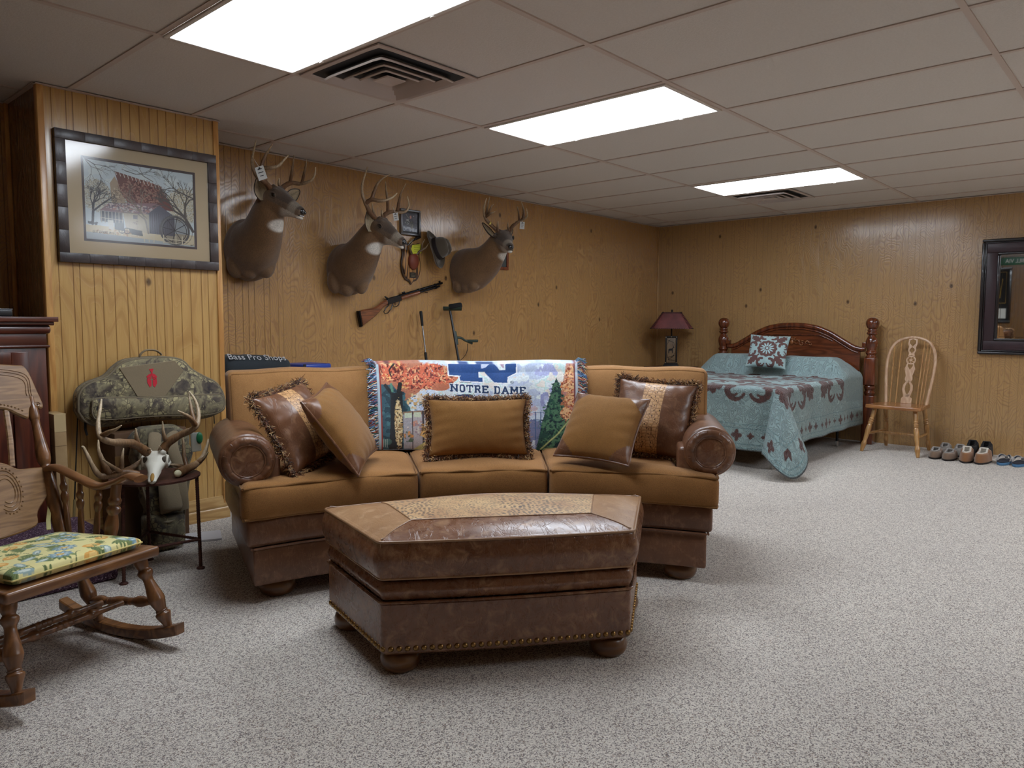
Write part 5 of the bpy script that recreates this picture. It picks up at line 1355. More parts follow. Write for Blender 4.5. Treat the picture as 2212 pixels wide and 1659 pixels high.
# ================================================================ ARMOIRE, CARPETED STEP, BOXES
M_mah = mat_wood('mahogany', (96, 44, 26), (60, 24, 16), 'Z', 1, .3, .5); M_mahx = mat_wood('mahogany_rail', (98, 46, 28), (62, 26, 18), 'X', 1, .3, .5)
AX0, AX1, AY0, AY1, AH = -1.86, -.802, -.32, .26, 1.168
ar = thing('armoire', 'dark mahogany cabinet with moulded cornice and panelled doors at the left edge', 'cabinet', ((AX0+AX1)/2, (AY0+AY1)/2, 0))
def wbox(q, x0, x1, y0, y1, z0, z1, r_=.002): q.box(((x0+x1)/2, (y0+y1)/2, (z0+z1)/2), (x1-x0, y1-y0, z1-z0), r=r_)
q = MB(); wbox(q, AX0, AX1, AY0, AY1, .06, 1.06); q.build('body', M_mah, ar, world=True)
q = MB()
wbox(q, AX0-.03, AX1+.045, AY0-.05, AY1, 1.145, AH); wbox(q, AX0-.02, AX1+.032, AY0-.036, AY1, 1.128, 1.146, .006); wbox(q, AX0-.01, AX1+.022, AY0-.024, AY1, 1.088, 1.130, .016); wbox(q, AX0, AX1+.004, AY0-.006, AY1, 1.035, 1.090); wbox(q, AX0-.008, AX1+.014, AY0-.018, AY1, 1.024, 1.036, .004)
q.build('cornice', M_mahx, ar, world=True)
q = MB(); wbox(q, AX0-.02, AX1+.012, AY0-.014, AY1, .0, .09, .004); q.build('plinth', M_mahx, ar, world=True)
dx1 = AX1-.075
for k_ in range(2):
    b1 = dx1-k_*.46; b0 = b1-.455
    q = MB(); z0, z1 = .13, 1.005; y0, y1 = AY0-.018, AY0
    wbox(q, b0, b0+.07, y0, y1, z0, z1); wbox(q, b1-.07, b1, y0, y1, z0, z1); wbox(q, b0+.07, b1-.07, y0, y1, z1-.07, z1); wbox(q, b0+.07, b1-.07, y0, y1, z0, z0+.08)
    d = q.build('door', M_mah, ar, world=True)
    q = MB(); wbox(q, b0+.065, b1-.065, AY0-.008, AY0, z0+.07, z1-.065); wbox(q, b0+.10, b1-.10, AY0-.014, AY0-.006, z0+.11, z1-.10, .006); q.build('door_panel', M_mah, d, world=True)
    q = MB(); q.lathe([(.006, 0), (.006, .014), (.014, .02), (.012, .03), (.002, .033)], ((b1-.035 if k_ else b0+.035), AY0-.018, .56), ((b1-.035 if k_ else b0+.035), AY0-.1, .56), n=14); q.build('knob', M_nail, d, world=True)
dv = thing('disc_player', 'slim black media player lying on top of the mahogany cabinet', 'media player', (-1.10, -.16, AH))
q = MB(); q.box((.0, 0, .017), (.36, .26, .030), r=.005); q.build('case', plain('black_plastic', (24, 24, 26), .35), dv)
q = MB(); q.box((.13, -.05, .0345), (.11, .12, .004), r=.001); q.build('top_plate', plain('silver_plastic', (120, 124, 128), .3, metal=.5), dv)
q = MB()
for sx in (-1, 1): q.box((sx*.14, -.08, .001), (.02, .02, .002))
q.build('feet_pads', plain('rubber', (20, 20, 20), .8), dv)
# carpet covered step
def pcarpet():
    t = NT('purple_carpet'); v = t.co(1); r_ = t.sep(t.vor(v, 210, out='Color'))[0]
    c = t.ramp(r_, [(0, lin((70, 50, 64))), (.5, lin((92, 68, 84))), (.8, lin((122, 98, 112))), (.93, lin((170, 150, 158)))], 'CONSTANT')
    return t.fin(c, .95, t.bump(t.vor(v, 210), .6, .004), spec=.15)
q = MB(); q.rbox((-1.22, -.588, .10), (.52, .252, .10), .022, (6, 4, 2)); tag(q.build('carpeted_step', pcarpet()), 'low block covered in speckled purple carpet behind the rocking chair', 'step')
M_card = NT('cardboard'); _n = M_card.noise(M_card.co((1, 1, 1)), 12, 3); M_card = M_card.fin(M_card.mix(M_card.ramp(_n, [(.3, 0), (.7, 1)]), lin((176, 146, 104)), lin((156, 126, 86))), .8)
M_tape = plain('packing_tape', (196, 172, 128), .25)
cb = thing('cardboard_box', 'tall narrow tan cardboard box standing between the cabinet and the panelled wall', 'box', (-.760, -.258, 0))
q = MB(); q.box((0, 0, .352), (.052, .148, .70), r=.003); q.build('carton', M_card, cb)
q = MB()
for z in (.16, .30, .43, .55, .63): q.box((0, 0, z), (.0535, .150, .0016))
q.build('crease', plain('cardboard_crease', (120, 94, 62), .8), cb)
q = MB(); q.box((0, -.0, .703), (.054, .152, .002), r=.0005); q.box((0, -.0752, .66), (.05, .001, .085)); q.build('tape', M_tape, cb)
rod = thing('fishing_rod', 'thin black rod with red tip leaning against the panelled wall', 'rod', (-0.724,-0.330,0.175))
p0, p1 = np.array((-0.727,-0.330,0.171)), np.array((-0.641,-0.205,0.693)); p0[2] = max(p0[2]-.1, .0); 
q = MB(); q.tube([p0-(p1-p0)*0, p1], [.0042, .0028], 8); q.build('shaft', plain('black_rod', (20, 20, 22), .3), rod, world=True)
q = MB(); q.tube([p1, p1+unit(p1-p0)*.03], [.006, .004], 8); q.build('tip', plain('red_tip', (150, 30, 36), .5), rod, world=True)
q = MB(); g0 = lerp(p0, p1, .18); q.tube([g0, lerp(p0, p1, .32)], .0065, 8); q.build('grip', plain('tan_cork', (130, 110, 70), .8), rod, world=True)

# ================================================================ BOW CASE AND PACK
def camo(name, sc=1.0, kk='Object', dk=1.0):
    t = NT(name); v = t.co(sc, kk)
    n1 = t.noise(v, 9, 4, .6, .8); n2 = t.noise(t.co(sc, kk, loc=(3, 1, 2)), 14, 4, .65, 1)
    c = t.ramp(n1, [(.34, lin((44, 36, 38))), (.45, lin((86, 76, 64))), (.55, lin((138, 128, 98))), (.68, lin((74, 62, 56)))])
    d = t.vor(t.co(sc, kk), 38, feature='DISTANCE_TO_EDGE', rand=.7)
    scal = t.mix(t.ramp(d, [(0, 1), (.05, .6), (.10, 0)]), lin((170, 158, 118)), lin((56, 46, 40)))
    sel = t.ramp(n2, [(.50, 0), (.58, 1)])
    c = t.mix(sel, c, scal)
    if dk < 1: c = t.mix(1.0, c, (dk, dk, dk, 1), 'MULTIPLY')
    w = t.noise(t.co((380, 380, 380)), 1, 2)
    return t.fin(c, .8, t.bump(w, .2, .001), sheen=.1)
M_camo = camo('camouflage_cloth')
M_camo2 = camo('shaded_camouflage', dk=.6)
M_khaki = mat_fabric('khaki_nylon', (124, 110, 88), (146, 130, 104), (110, 98, 78), 1, .15, .1, .4)
M_kpipe = plain('khaki_binding', (120, 108, 86), .7); M_black = plain('black_webbing', (24, 24, 25), .75); M_blk2 = plain('black_cloth', (20, 20, 22), .85)
def fr_case(y): return ((0, y, 0), (1, 0, 0), (0, 0, 1), (0, -1, 0))
cs = thing('bow_case', 'camouflage soft bow case with khaki panel and red helmet emblem, propped on its end', 'case', (-.28, -.225, .60))
pts = [(-0.675,-0.280,0.707), (-0.667,-0.280,0.794), (-0.624,-0.280,0.841), (-0.537,-0.280,0.874), (-0.485,-0.280,0.923), (-0.424,-0.280,0.954), (-0.272,-0.280,0.964), (-0.163,-0.280,0.946), (-0.102,-0.280,0.890), (-0.036,-0.280,0.849), (0.032,-0.280,0.809), (0.071,-0.280,0.743), (0.077,-0.280,0.669), (0.043,-0.280,0.640), (-0.045,-0.280,0.617), (-0.186,-0.280,0.625), (-0.378,-0.280,0.633), (-0.569,-0.280,0.623), (-0.642,-0.280,0.653)]
outl = catmull([(p[0]+.28, p[2]-.60, 0) for p in pts]+[(pts[0][0]+.28, pts[0][2]-.60, 0)], 5)[:-1, :2]
if area2(outl) < 0: outl = outl[::-1]
q = MB(); q.prism(outl, .11, ((0, -.0, 0), (1, 0, 0), (0, 0, 1), (0, -1, 0)), bev=.022); q.build('shell', M_camo, cs, smooth=60)
N = len(outl)
q = MB(); q.tube([(x, -.088, z) for x, z in inset(outl, .004)], .007, 8, closed=True); q.tube([(x, -.025, z) for x, z in inset(outl, .004)], .007, 8, closed=True); q.build('binding', M_kpipe, cs)
# bulging front pocket
pk = catmull([(p[0]+.28, p[2]-.60, 0) for p in [(-0.623,-0.300,0.764), (-0.570,-0.300,0.774), (-0.311,-0.300,0.758), (-0.064,-0.300,0.754), (0.042,-0.300,0.741), (0.039,-0.300,0.658), (-0.067,-0.300,0.636), (-0.315,-0.300,0.653), (-0.574,-0.300,0.658), (-0.626,-0.300,0.688), (-0.623,-0.300,0.764)]], 4)[:-1, :2]
if area2(pk) < 0: pk = pk[::-1]
q = MB(); q.prism(pk, .038, fr_case(-.105), bev=.014); q.build('front_pocket', M_camo, cs, smooth=60)
q = MB(); q.tube([(x, -.133, z) for x, z in inset(pk, .004)][:len(pk)], .004, 6, closed=True); q.build('zipper', M_kpipe, cs)
tz = [(p[0]+.28, p[2]-.60) for p in [(-0.487,-0.310,0.915), (-0.208,-0.310,0.943), (-0.161,-0.310,0.887), (-0.263,-0.310,0.753), (-0.403,-0.310,0.763)]]
q = MB(); q.prism(np.array(tz)[::-1], .006, fr_case(-.108), bev=.002); q.build('khaki_panel', M_khaki, cs)
# red crested helmet emblem
ec = np.array([(-0.328,-0.320,0.846)[0]+.28, (-0.328,-0.320,0.846)[2]-.60])
E_ = lambda L: [tuple(ec+np.array([a, b])*.0265) for a, b in L]
q = MB(); M_red = plain('red_embroidery', (200, 34, 52), .6); fe = fr_case(-.1145)
for L in ([(-.5, 2.15), (.35, 2.2), (.12, 1.5), (.02, .8), (-.1, .8), (-.15, 1.5)], [(-.08, 1.25), (-.08, .65), (-.9, .35), (-1.02, .72), (-.6, 1.1)], [(.05, 1.3), (.6, 1.05), (.95, .6), (.85, .25), (.05, .62)],
          [(-.95, .25), (-.12, .52), (-.12, .30), (-.45, .12), (-.5, -.05), (-.14, .02), (-.14, -1.1), (-.5, -1.45), (-.92, -.5)], [(.88, .16), (.06, .52), (.06, .30), (.42, .12), (.46, -.05), (.10, .02), (.12, -1.1), (.5, -1.5), (.95, -.7)]):
    q.prism(E_(L), .0016, fe)
q.build('emblem', M_red, cs, 'red crested helmet emblem', smooth=0)
h0, h1 = (-0.356,-0.270,0.954), (-0.249,-0.270,0.968)
q = MB(); P = [np.array(h0), np.array((-0.355,-0.270,0.976)), np.array((-0.326,-0.270,0.997)), np.array((-0.279,-0.270,0.996)), np.array((-0.251,-0.270,0.978)), np.array(h1)]
q.tube(catmull(P, 5), .010, 8, flat=.5, up=(0, -1, 0)); q.build('handle', M_khaki, cs, world=True)
q = MB(); q.tube([(-0.631,-0.280,0.664), (-0.635,-0.280,0.618), (-0.628,-0.280,0.582)], .006, 6); q.tube([(0.017,-0.300,0.634), (0.018,-0.300,0.578)], .003, 6); q.build('strap_end', M_black, cs, world=True)
# dark box and stand that carry the case
sb = thing('storage_box', 'brown cardboard carton in shadow under the camouflage case, behind the side table', 'box', (-.36, -.29, 0))
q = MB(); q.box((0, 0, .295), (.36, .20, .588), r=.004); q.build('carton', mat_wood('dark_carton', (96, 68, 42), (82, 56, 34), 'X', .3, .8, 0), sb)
q = MB(); q.box((0, -.1, .45), (.362, .003, .05)); q.build('tape', plain('brown_tape', (120, 88, 52), .35), sb)
bp_ = thing('backpack', 'upright camouflage hunting pack with khaki padded straps behind the skull table', 'backpack', (-.375, -.50, 0))
q = MB()
def pk_r(z): return np.interp(z, [0, .03, .10, .2, .34, .48, .58, .62], [.06, .072, .076, .092, .122, .145, .135, .09])
L = []
for z in np.linspace(0.002, .62, 26):
    w = pk_r(z); a = np.linspace(0, 2*PI, 36, endpoint=False); k_ = (abs(np.cos(a))**3+abs(np.sin(a))**3)**(-1/3)
    L.append(np.c_[w*np.cos(a)*k_+.006*np.sin(z*60+a*3)+.02*math.sin(z*5), .085*np.sin(a)*k_*(.8+.2*w/.16), np.full(36, z)])
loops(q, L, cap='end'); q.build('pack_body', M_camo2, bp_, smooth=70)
q = MB()
for sx, w in ((-.03, .030), (.055, .028)):
    q.tube(catmull([(sx-.01, -.07, .60), (sx-.03, -.115, .52), (sx, -.12, .40), (sx+.01, -.115, .28), (sx+.02, -.10, .20)], 6), w, 12, flat=.32, up=(1, 0, 0))
q.build('shoulder_strap', M_khaki, bp_, smooth=70)
q = MB(); q.rbox((.015, -.095, .30), (.055, .030, .10), .028, (3, 2, 3)); q.build('lumbar_pad', M_khaki, bp_, smooth=70)
q = MB(); q.tube(catmull([(-.07, -.075, .03), (-.085, -.08, .2), (-.12, -.075, .4), (-.11, -.07, .56)], 5), .006, 6); q.tube(catmull([(.08, -.075, .04), (.09, -.08, .2), (.13, -.075, .4)], 5), .006, 6); q.tube([(-.08, -.085, .16), (.0, -.10, .15), (.085, -.085, .16)], .006, 6); q.build('binding', M_kpipe, bp_)
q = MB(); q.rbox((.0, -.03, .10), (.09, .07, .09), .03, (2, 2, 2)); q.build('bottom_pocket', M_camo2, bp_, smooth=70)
# bag of green packing tape hanging behind the table
gp = thing('plastic_pouch', 'small clear pouch holding something bright green, hung at the pack\'s right side', 'pouch', (-0.153,-0.450,0.523))
q = MB(); Pg = np.array((-0.227,-0.600,0.536)); q.rbox(Pg, (.026, .010, .050), .008, (2, 2, 2)); o = q.build('clear_film', plain('clear_film', (150, 156, 150), .15, alpha=.55), gp, world=True)
q = MB(); Pg = np.array((-0.212,-0.610,0.556)); ellipsoid(q, Pg, (.017, .012, .030)); q.build('green_roll', plain('green_plastic', (22, 96, 56), .4), gp, world=True)
q = MB(); q.box(np.array((-0.170,-0.488,0.006)), (.21, .17, .010), rot=rotz(math.radians(-24))); tag(q.build('white_board', plain('white_card', (206, 204, 206), .6), smooth=0), 'flat white cardboard sheet on the carpet under the side table', 'card')

# ================================================================ SIDE TABLE, SKULL, SHED ANTLERS
M_iron = None
def iron():
    t = NT('rusty_iron'); v = t.co(1); n = t.noise(v, 40, 4, .7); return t.fin(t.mix(t.ramp(n, [(.35, 0), (.7, 1)]), lin((66, 40, 36)), lin((98, 60, 46))), .55, t.bump(n, .3, .002), metal=.5)
M_iron = iron()
TC_ = np.array([-.535, -.855]); TR_ = .190; TZ = .445
tb = thing('side_table', 'small round rusty iron table on three twisted rebar legs', 'table', (TC_[0], TC_[1], 0))
q = MB(); q.lathe([(.002, TZ-.012), (TR_-.006, TZ-.012), (TR_, TZ-.009), (TR_, TZ-.002), (TR_-.005, TZ), (.002, TZ)], n=48); q.build('tabletop', M_iron, tb)
feet = [np.array((-0.391,-0.969,0.000))[:2]-TC_, np.array((-0.714,-0.926,0.000))[:2]-TC_, np.array([-.50, -.665])-TC_]
for f_ in feet:
    t_ = unit(f_)*(TR_-.012); q = MB(); Z = np.linspace(.008, TZ-.01, 120); Pq = [lerp(f_, t_, z/TZ) for z in Z]
    q.tube([(p_[0], p_[1], z) for p_, z in zip(Pq, Z)], .0075+.0012*(np.arange(120) % 3 == 0), 10); lg = q.build('leg', M_iron, tb)
    q = MB(); q.lathe([(.018, 0), (.018, .006), (.012, .010), (.008, .011)], (f_[0], f_[1], 0), n=18); q.build('foot_disc', M_iron, lg)
q = MB()
for i in range(3):
    a, b_ = feet[i], feet[(i+1) % 3]; z_ = .14; A_, B_ = lerp(a, unit(a)*TR_, z_/TZ), lerp(b_, unit(b_)*TR_, z_/TZ); Zt = np.linspace(0, 1, 60); q.tube([(*lerp(A_, B_, t), z_) for t in Zt], .0065+.001*(np.arange(60) % 3 == 0), 8)
q.build('stretcher', M_iron, tb)
M_bone = mat_dye('bleached_bone', .5, 60, 0, .25, .002)
yk = -1.0
sk = thing('deer_skull', 'white deer skull with tall branching antlers standing on the rusty side table', 'skull', ((-0.586,-1.000,0.458)[0], -1.0, TZ))
q = MB(); sc_ = (-0.573,-0.970,0.597)
hd_, hu_ = unit(np.array([-.38, -.66, -.52])), unit(np.array([-.2, -.40, .90])); hu_ = unit(hu_-(hu_@hd_)*hd_); sd_ = np.cross(hd_, hu_)
top_ = np.array((-0.560,-0.930,0.549)); Lk = .168
loft(q, [(top_+hd_*Lk*t, w, u, d, hd_, hu_) for t, w, u, d in ((-.10, .020, .015, .03), (-.04, .040, .026, .045), (.08, .046, .030, .050), (.22, .050, .028, .046), (.36, .043, .024, .036), (.5, .030, .024, .026), (.68, .022, .020, .018), (.85, .017, .014, .013), (.97, .014, .008, .010), (1.0, .008, .005, .006))], 24)
for s in (-1, 1):
    q.tube([top_+hd_*Lk*.20+sd_*s*.050+hu_*(-.0)+(hd_*math.cos(a)+hu_*math.sin(a)*.9)*.023 for a in np.linspace(0, 2*PI, 20, endpoint=False)], .0065, 8, closed=True)
    q.tube([top_+hd_*Lk*(-.04)+sd_*s*.042-hu_*.012, top_+hd_*Lk*.10+sd_*s*.058-hu_*.026, top_+hd_*Lk*.34+sd_*s*.045-hu_*.020], .006, 8)
    ellipsoid(q, top_+sd_*s*.028+hu_*.026+hd_*Lk*.02, (.017, .017, .017)); q.tube([top_+hd_*Lk*.5+sd_*s*.022-hu_*.01, top_+hd_*Lk*.98+sd_*s*.011+hu_*.004], [.009, .005], 8)
V, F = fuse(q, .0032, 2)
C = np.ones((len(V), 3))*np.array(lin((204, 199, 184))); ho = [top_+hd_*Lk*.20+sd_*s*.050 for s in (-1, 1)]
for o_ in ho: C[np.linalg.norm(V-o_, axis=1) < .014] = lin((96, 84, 66))
q = MB(); q.add(V, F, 0, C); q.build('skull_bone', M_bone, sk, world=True, smooth=80)
for s in (-1, 1):
    q = MB(); ellipsoid(q, top_+hd_*Lk*.22+sd_*s*.040+hu_*.006, (.0195, .0195, .0195)); q.build('eye_socket', plain('socket_shadow_bone', (70, 60, 48), .9), sk, world=True, smooth=80)
q = MB(); ellipsoid(q, top_+hd_*Lk*.80+hu_*.010, (.009, .034, .008), np.stack([sd_, hd_, hu_], 1)); q.build('nasal_opening', plain('ochre_bone', (150, 112, 48), .8), sk, world=True, smooth=80)
def skull_ant(lst, nm='antler', par=sk):
    q = MB()
    for pts_, r0, r1 in lst: beam(q, pts_, r0, r1, (120, 88, 58), (206, 190, 160))
    q.build(nm, M_antler, par, world=True, smooth=80)
skull_ant([([(-0.613,-0.970,0.575), (-0.649,-0.990,0.606), (-0.692,-1.020,0.631), (-0.747,-1.060,0.646), (-0.798,-1.100,0.658), (-0.836,-1.120,0.675), (-0.847,-1.100,0.696), (-0.835,-1.060,0.744), (-0.811,-1.020,0.795), (-0.799,-1.000,0.827)], .0155, .0035),
    ([(-0.840,-1.110,0.689), (-0.826,-1.140,0.705), (-0.809,-1.170,0.718), (-0.794,-1.190,0.735)], .0095, .002), ([(-0.662,-1.000,0.617), (-0.674,-1.020,0.655), (-0.680,-1.030,0.696)], .0095, .002), ([(-0.622,-0.970,0.582), (-0.618,-1.000,0.592), (-0.618,-1.020,0.600)], .006, .002)])
skull_ant([([(-0.541,-0.950,0.568), (-0.524,-0.960,0.600), (-0.501,-0.980,0.625), (-0.472,-1.000,0.645), (-0.445,-1.030,0.662), (-0.429,-1.050,0.683), (-0.408,-1.030,0.715), (-0.397,-1.000,0.760), (-0.403,-0.980,0.801), (-0.416,-0.960,0.832)], .0155, .003),
    ([(-0.433,-1.050,0.687), (-0.470,-1.080,0.725), (-0.505,-1.100,0.748), (-0.539,-1.120,0.767)], .010, .002), ([(-0.426,-1.040,0.686), (-0.421,-1.000,0.730), (-0.416,-0.970,0.780), (-0.414,-0.950,0.825)], .009, .002), ([(-0.522,-0.960,0.604), (-0.539,-0.970,0.649), (-0.543,-0.970,0.707)], .009, .002), ([(-0.545,-0.960,0.574), (-0.565,-0.980,0.601)], .005, .002)])
sl = thing('shed_antler', 'pale shed antler curving off the left of the skull on the side table', 'antler', (-.66, -.93, TZ), 0, 'shed antlers on the side table')
skull_ant([([(-0.628,-1.020,0.482), (-0.663,-1.000,0.486), (-0.707,-0.980,0.504), (-0.763,-0.970,0.497), (-0.800,-0.960,0.499), (-0.822,-0.960,0.528), (-0.840,-0.950,0.578), (-0.854,-0.940,0.622), (-0.863,-0.940,0.629)][1:], .013, .003), ([(-0.770,-0.970,0.504), (-0.787,-0.960,0.553), (-0.800,-0.950,0.603), (-0.798,-0.940,0.650)], .011, .0025), ([(-0.726,-0.980,0.507), (-0.772,-1.000,0.544), (-0.812,-1.020,0.580)], .008, .002), ([(-0.722,-0.970,0.505), (-0.713,-0.960,0.563), (-0.702,-0.950,0.604)], .009, .002), ([(-0.719,-0.970,0.504), (-0.671,-0.950,0.515), (-0.624,-0.930,0.537), (-0.593,-0.920,0.562)], .011, .0025)], 'antler_beam', sl)
sr = thing('shed_antler', 'shed antler with knobby base lying right of the skull on the side table', 'antler', (-.44, -.85, TZ), 0, 'shed antlers on the side table')
skull_ant([([(-0.483,-0.970,0.465), (-0.432,-0.930,0.469), (-0.370,-0.890,0.475), (-0.324,-0.870,0.499), (-0.293,-0.860,0.550), (-0.280,-0.850,0.585)], .017, .003), ([(-0.354,-0.880,0.482), (-0.329,-0.900,0.504), (-0.315,-0.920,0.535)], .009, .002), ([(-0.408,-0.900,0.466), (-0.433,-0.860,0.477), (-0.466,-0.840,0.486)], .011, .003), ([(-0.414,-0.910,0.473), (-0.412,-0.880,0.523), (-0.405,-0.860,0.586), (-0.412,-0.850,0.636)], .009, .002)], 'antler_beam', sr)
q = MB(); ellipsoid(q, (-0.488,-0.980,0.465), (.017, .012, .017), col=np.array(lin((216, 206, 170)))); q.build('burr', M_bone, sr, world=True, smooth=80)

# ================================================================ ROCKING CHAIR
M_oak = mat_wood('rocker_oak', (134, 90, 54), (88, 56, 32), 'Z', 1.3, .3, .4); M_oakx = mat_wood('rocker_oak_rail', (138, 94, 56), (92, 58, 34), 'X', 1.3, .3, .4); M_oaky = mat_wood('rocker_oak_arm', (134, 90, 54), (94, 60, 36), 'Y', 1.0, .3, .4, .6); M_oakp = mat_wood('pressed_oak', (150, 114, 76), (112, 80, 50), 'X', 2, .35, .3)
rc = thing('rocking_chair', 'turned oak rocking chair with pressed back, cut by the left edge', 'chair', (-1.181, -1.522, 0), math.radians(17))
HW = .225
def turned(q, p0, p1, prof, n=18, m=0):
    p0, p1 = np.array(p0, float), np.array(p1, float); L = np.linalg.norm(p1-p0)
    q.lathe([(r_, t*L) for r_, t in prof], p0, p1, n, m)
def sm(prof, k_=5): return [tuple(x[:2]) for x in catmull([(r_, t, 0) for r_, t in prof], k_)]
LEG = sm([(.013, 0), (.016, .06), (.024, .15), (.0255, .19), (.019, .215), (.021, .235), (.018, .25), (.026, .36), (.027, .42), (.018, .62), (.0175, .70), (.024, .75), (.0255, .79), (.018, .83), (.022, .88), (.024, .95), (.020, 1)])
for sg in (-1, 1):
    q = MB(); P = []
    for th in np.linspace(-.315, .355, 34):
        R_ = .96; P.append((sg*(HW+.035), -R_*math.sin(th), R_*(1-math.cos(th))+.024))
    # rectangular bent runner
    top = [(y+.0, z+.014) for _, y, z in P]; bot = [(y, z-.024) for _, y, z in P]
    poly = np.array(bot+top[::-1]); q.prism(poly, .040, ((sg*(HW+.035)-.020, 0, 0), (0, 1, 0), (0, 0, 1), (1, 0, 0)), bev=.004); q.build('runner', M_oakx, rc)
    zr = lambda y: .96*(1-math.cos(math.asin(y/.96)))+.036
    q = MB(); turned(q, (sg*(HW+.035), -.275, zr(-.275)), (sg*(HW-.005), -.185, .325), LEG); q.build('leg', M_oak, rc)
    q = MB(); turned(q, (sg*(HW+.025), .075, zr(.075)), (sg*(HW-.015), .165, .30), LEG); q.build('leg', M_oak, rc)
    q = MB(); turned(q, (sg*(HW+.015), -.232, .165), (sg*(HW+.008), .112, .115), sm([(.010, 0), (.013, .08), (.020, .2), (.013, .3), (.014, .34), (.012, .36), (.018, .5), (.012, .64), (.014, .66), (.013, .7), (.020, .8), (.013, .92), (.010, 1)])); q.build('stretcher', M_oak, rc)
for yy, zz in ((-.10, .148), (.01, .130)):
    q = MB(); turned(q, (-HW+.01, yy, zz), (HW-.01, yy, zz), sm([(.010, 0), (.011, .2), (.017, .26), (.018, .29), (.012, .32), (.0125, .42), (.014, .43), (.012, .45), (.014, .47), (.012, .49), (.014, .51), (.012, .53), (.014, .55), (.012, .57), (.0125, .68), (.018, .71), (.017, .74), (.011, .8), (.010, 1)], 3)); q.build('stretcher', M_oak, rc)
q = MB(); tf = lambda V: np.c_[V[:, 0]*(1-.10*(V[:, 1]+.24)/.48), V[:, 1], V[:, 2]-.055*(V[:, 1]+.24)-.0+0*V[:, 0]]
q.rbox((0, -.005, .345), (.262, .24, .018), .010, (6, 6, 1), deform=tf); q.build('seat', M_oakx, rc)
def floral(U, V):
    p = Paint(U*36+5, V*33+4, (226, 216, 152)); rs = np.random.RandomState(12)
    p.put(vnoise(p.X, p.Y, 9, 2, 2) > .6, (228, 216, 150))
    def leafs(cx, cy, r_, a):
        for k_ in range(7):
            b_ = a+(k_-3)*.32; p.ell(cx+r_*.55*math.cos(b_), cy+r_*.55*math.sin(b_), r_*.5, r_*.13, (120, 136, 82), 1, b_); p.line([(cx, cy), (cx+r_*math.cos(b_), cy+r_*math.sin(b_))], .2, (84, 100, 60))
    def flower(cx, cy, r_, c1, c2, c3):
        for k_ in range(9): b_ = k_*2*PI/9; p.ell(cx+r_*.62*math.cos(b_), cy+r_*.5*math.sin(b_), r_*.42, r_*.22, c1, 1, b_); p.ell(cx+r_*.5*math.cos(b_), cy+r_*.4*math.sin(b_), r_*.26, r_*.10, c2, 1, b_)
        p.ell(cx, cy, r_*.34, r_*.28, c3); p.ell(cx, cy, r_*.16, r_*.13, (232, 214, 130))
    for i in range(9):
        for j in range(8):
            cx, cy, a = 2+i*5.6+rs.uniform(-1.6, 1.6), 2+j*5.6+rs.uniform(-1.6, 1.6)+(i % 2)*2.5, rs.uniform(0, 6.3); t_ = (i*3+j*2) % 5
            if t_ in (0, 3): leafs(cx, cy, 3.4, a); p.ell(cx+1.5, cy, 2.4, 1.0, (150, 172, 166), 1, a); p.ell(cx+1.5, cy, 1.5, .5, (206, 216, 206), 1, a)
            elif t_ == 1: leafs(cx, cy, 4.2, a); flower(cx, cy, 3.1, (120, 152, 164), (190, 206, 206), (206, 166, 96))
            elif t_ == 2: p.ell(cx, cy, 2.3, 1.7, (222, 166, 84), 1, a); p.ell(cx+.4, cy+.3, 1.4, .9, (236, 200, 124), 1, a); p.line([(cx, cy), (cx+3.5*math.cos(a), cy+3.5*math.sin(a))], .25, (96, 108, 66)); leafs(cx+2.5*math.cos(a+1), cy+2.5*math.sin(a+1), 2.4, a)
            else: p.line([(cx+q_*math.cos(a), cy+q_*math.sin(a)+.8*math.sin(q_)) for q_ in np.linspace(0, 6, 9)], .25, (100, 112, 70)); p.ell(cx+3, cy+1, 1.7, .6, (130, 146, 88), 1, a+.5)
    for k_ in range(70):
        x, y, a = rs.uniform(0, 48), rs.uniform(0, 44), rs.uniform(0, 6.3); p.line([(x, y), (x+1.6*math.cos(a), y+1.6*math.sin(a))], .22, (96, 108, 66)); 
        if k_ % 3 == 0: p.ell(x, y, .9, .35, (140, 150, 92), 1, a)
    return p.C
cu = thing('chair_cushion', 'yellow floral seat cushion lying on the oak rocking chair', 'cushion', (-1.181, -1.522, .365), math.radians(17))
def cuf(top):
    def f(U, V):
        x, y = (U-.5)*2, (V-.5)*2; e = np.clip(1-np.abs(x)**16, 0, 1)**.3*np.clip(1-np.abs(y)**16, 0, 1)**.3
        X = x*(.218-.020*(y+1)/2)-.004; Y = -.010+y*.205; base = -.055*(Y+.24)
        z = base+.020+(.022*e if top else -.020*e)+(.006*(1-x*x)*(1-y*y) if top else 0)
        return np.stack([X, Y, z], -1)
    return f
q = MB(); q.grid(cuf(True), 180, 160, col=floral); q.grid(cuf(False), 90, 80, col=floral, flip=True); q.build('cushion_cover', mat_dye('floral_cotton', .85, 300, .1, .2, .001), cu, smooth=60)
q = MB(); e_ = [(-1, t) for t in np.linspace(-1, 1, 20)]+[(t, 1) for t in np.linspace(-1, 1, 20)]+[(1, t) for t in np.linspace(1, -1, 20)]+[(t, -1) for t in np.linspace(1, -1, 20)]
q.tube([cuf(True)(np.array((a+1)/2), np.array((b_+1)/2)) for a, b_ in e_], .003, 6, closed=True); q.build('piping', plain('yellow_piping', (206, 190, 120), .8), cu)
q = MB(); q.tube([(.15, .19, .03), (.165, .215, .055), (.185, .235, .10), (.19, .24, .13)], [(.003, .008), (.003, .008), (.002, .007), (.001, .002)], 6); q.build('tie', plain('tie_cloth', (206, 200, 140), .85), cu)
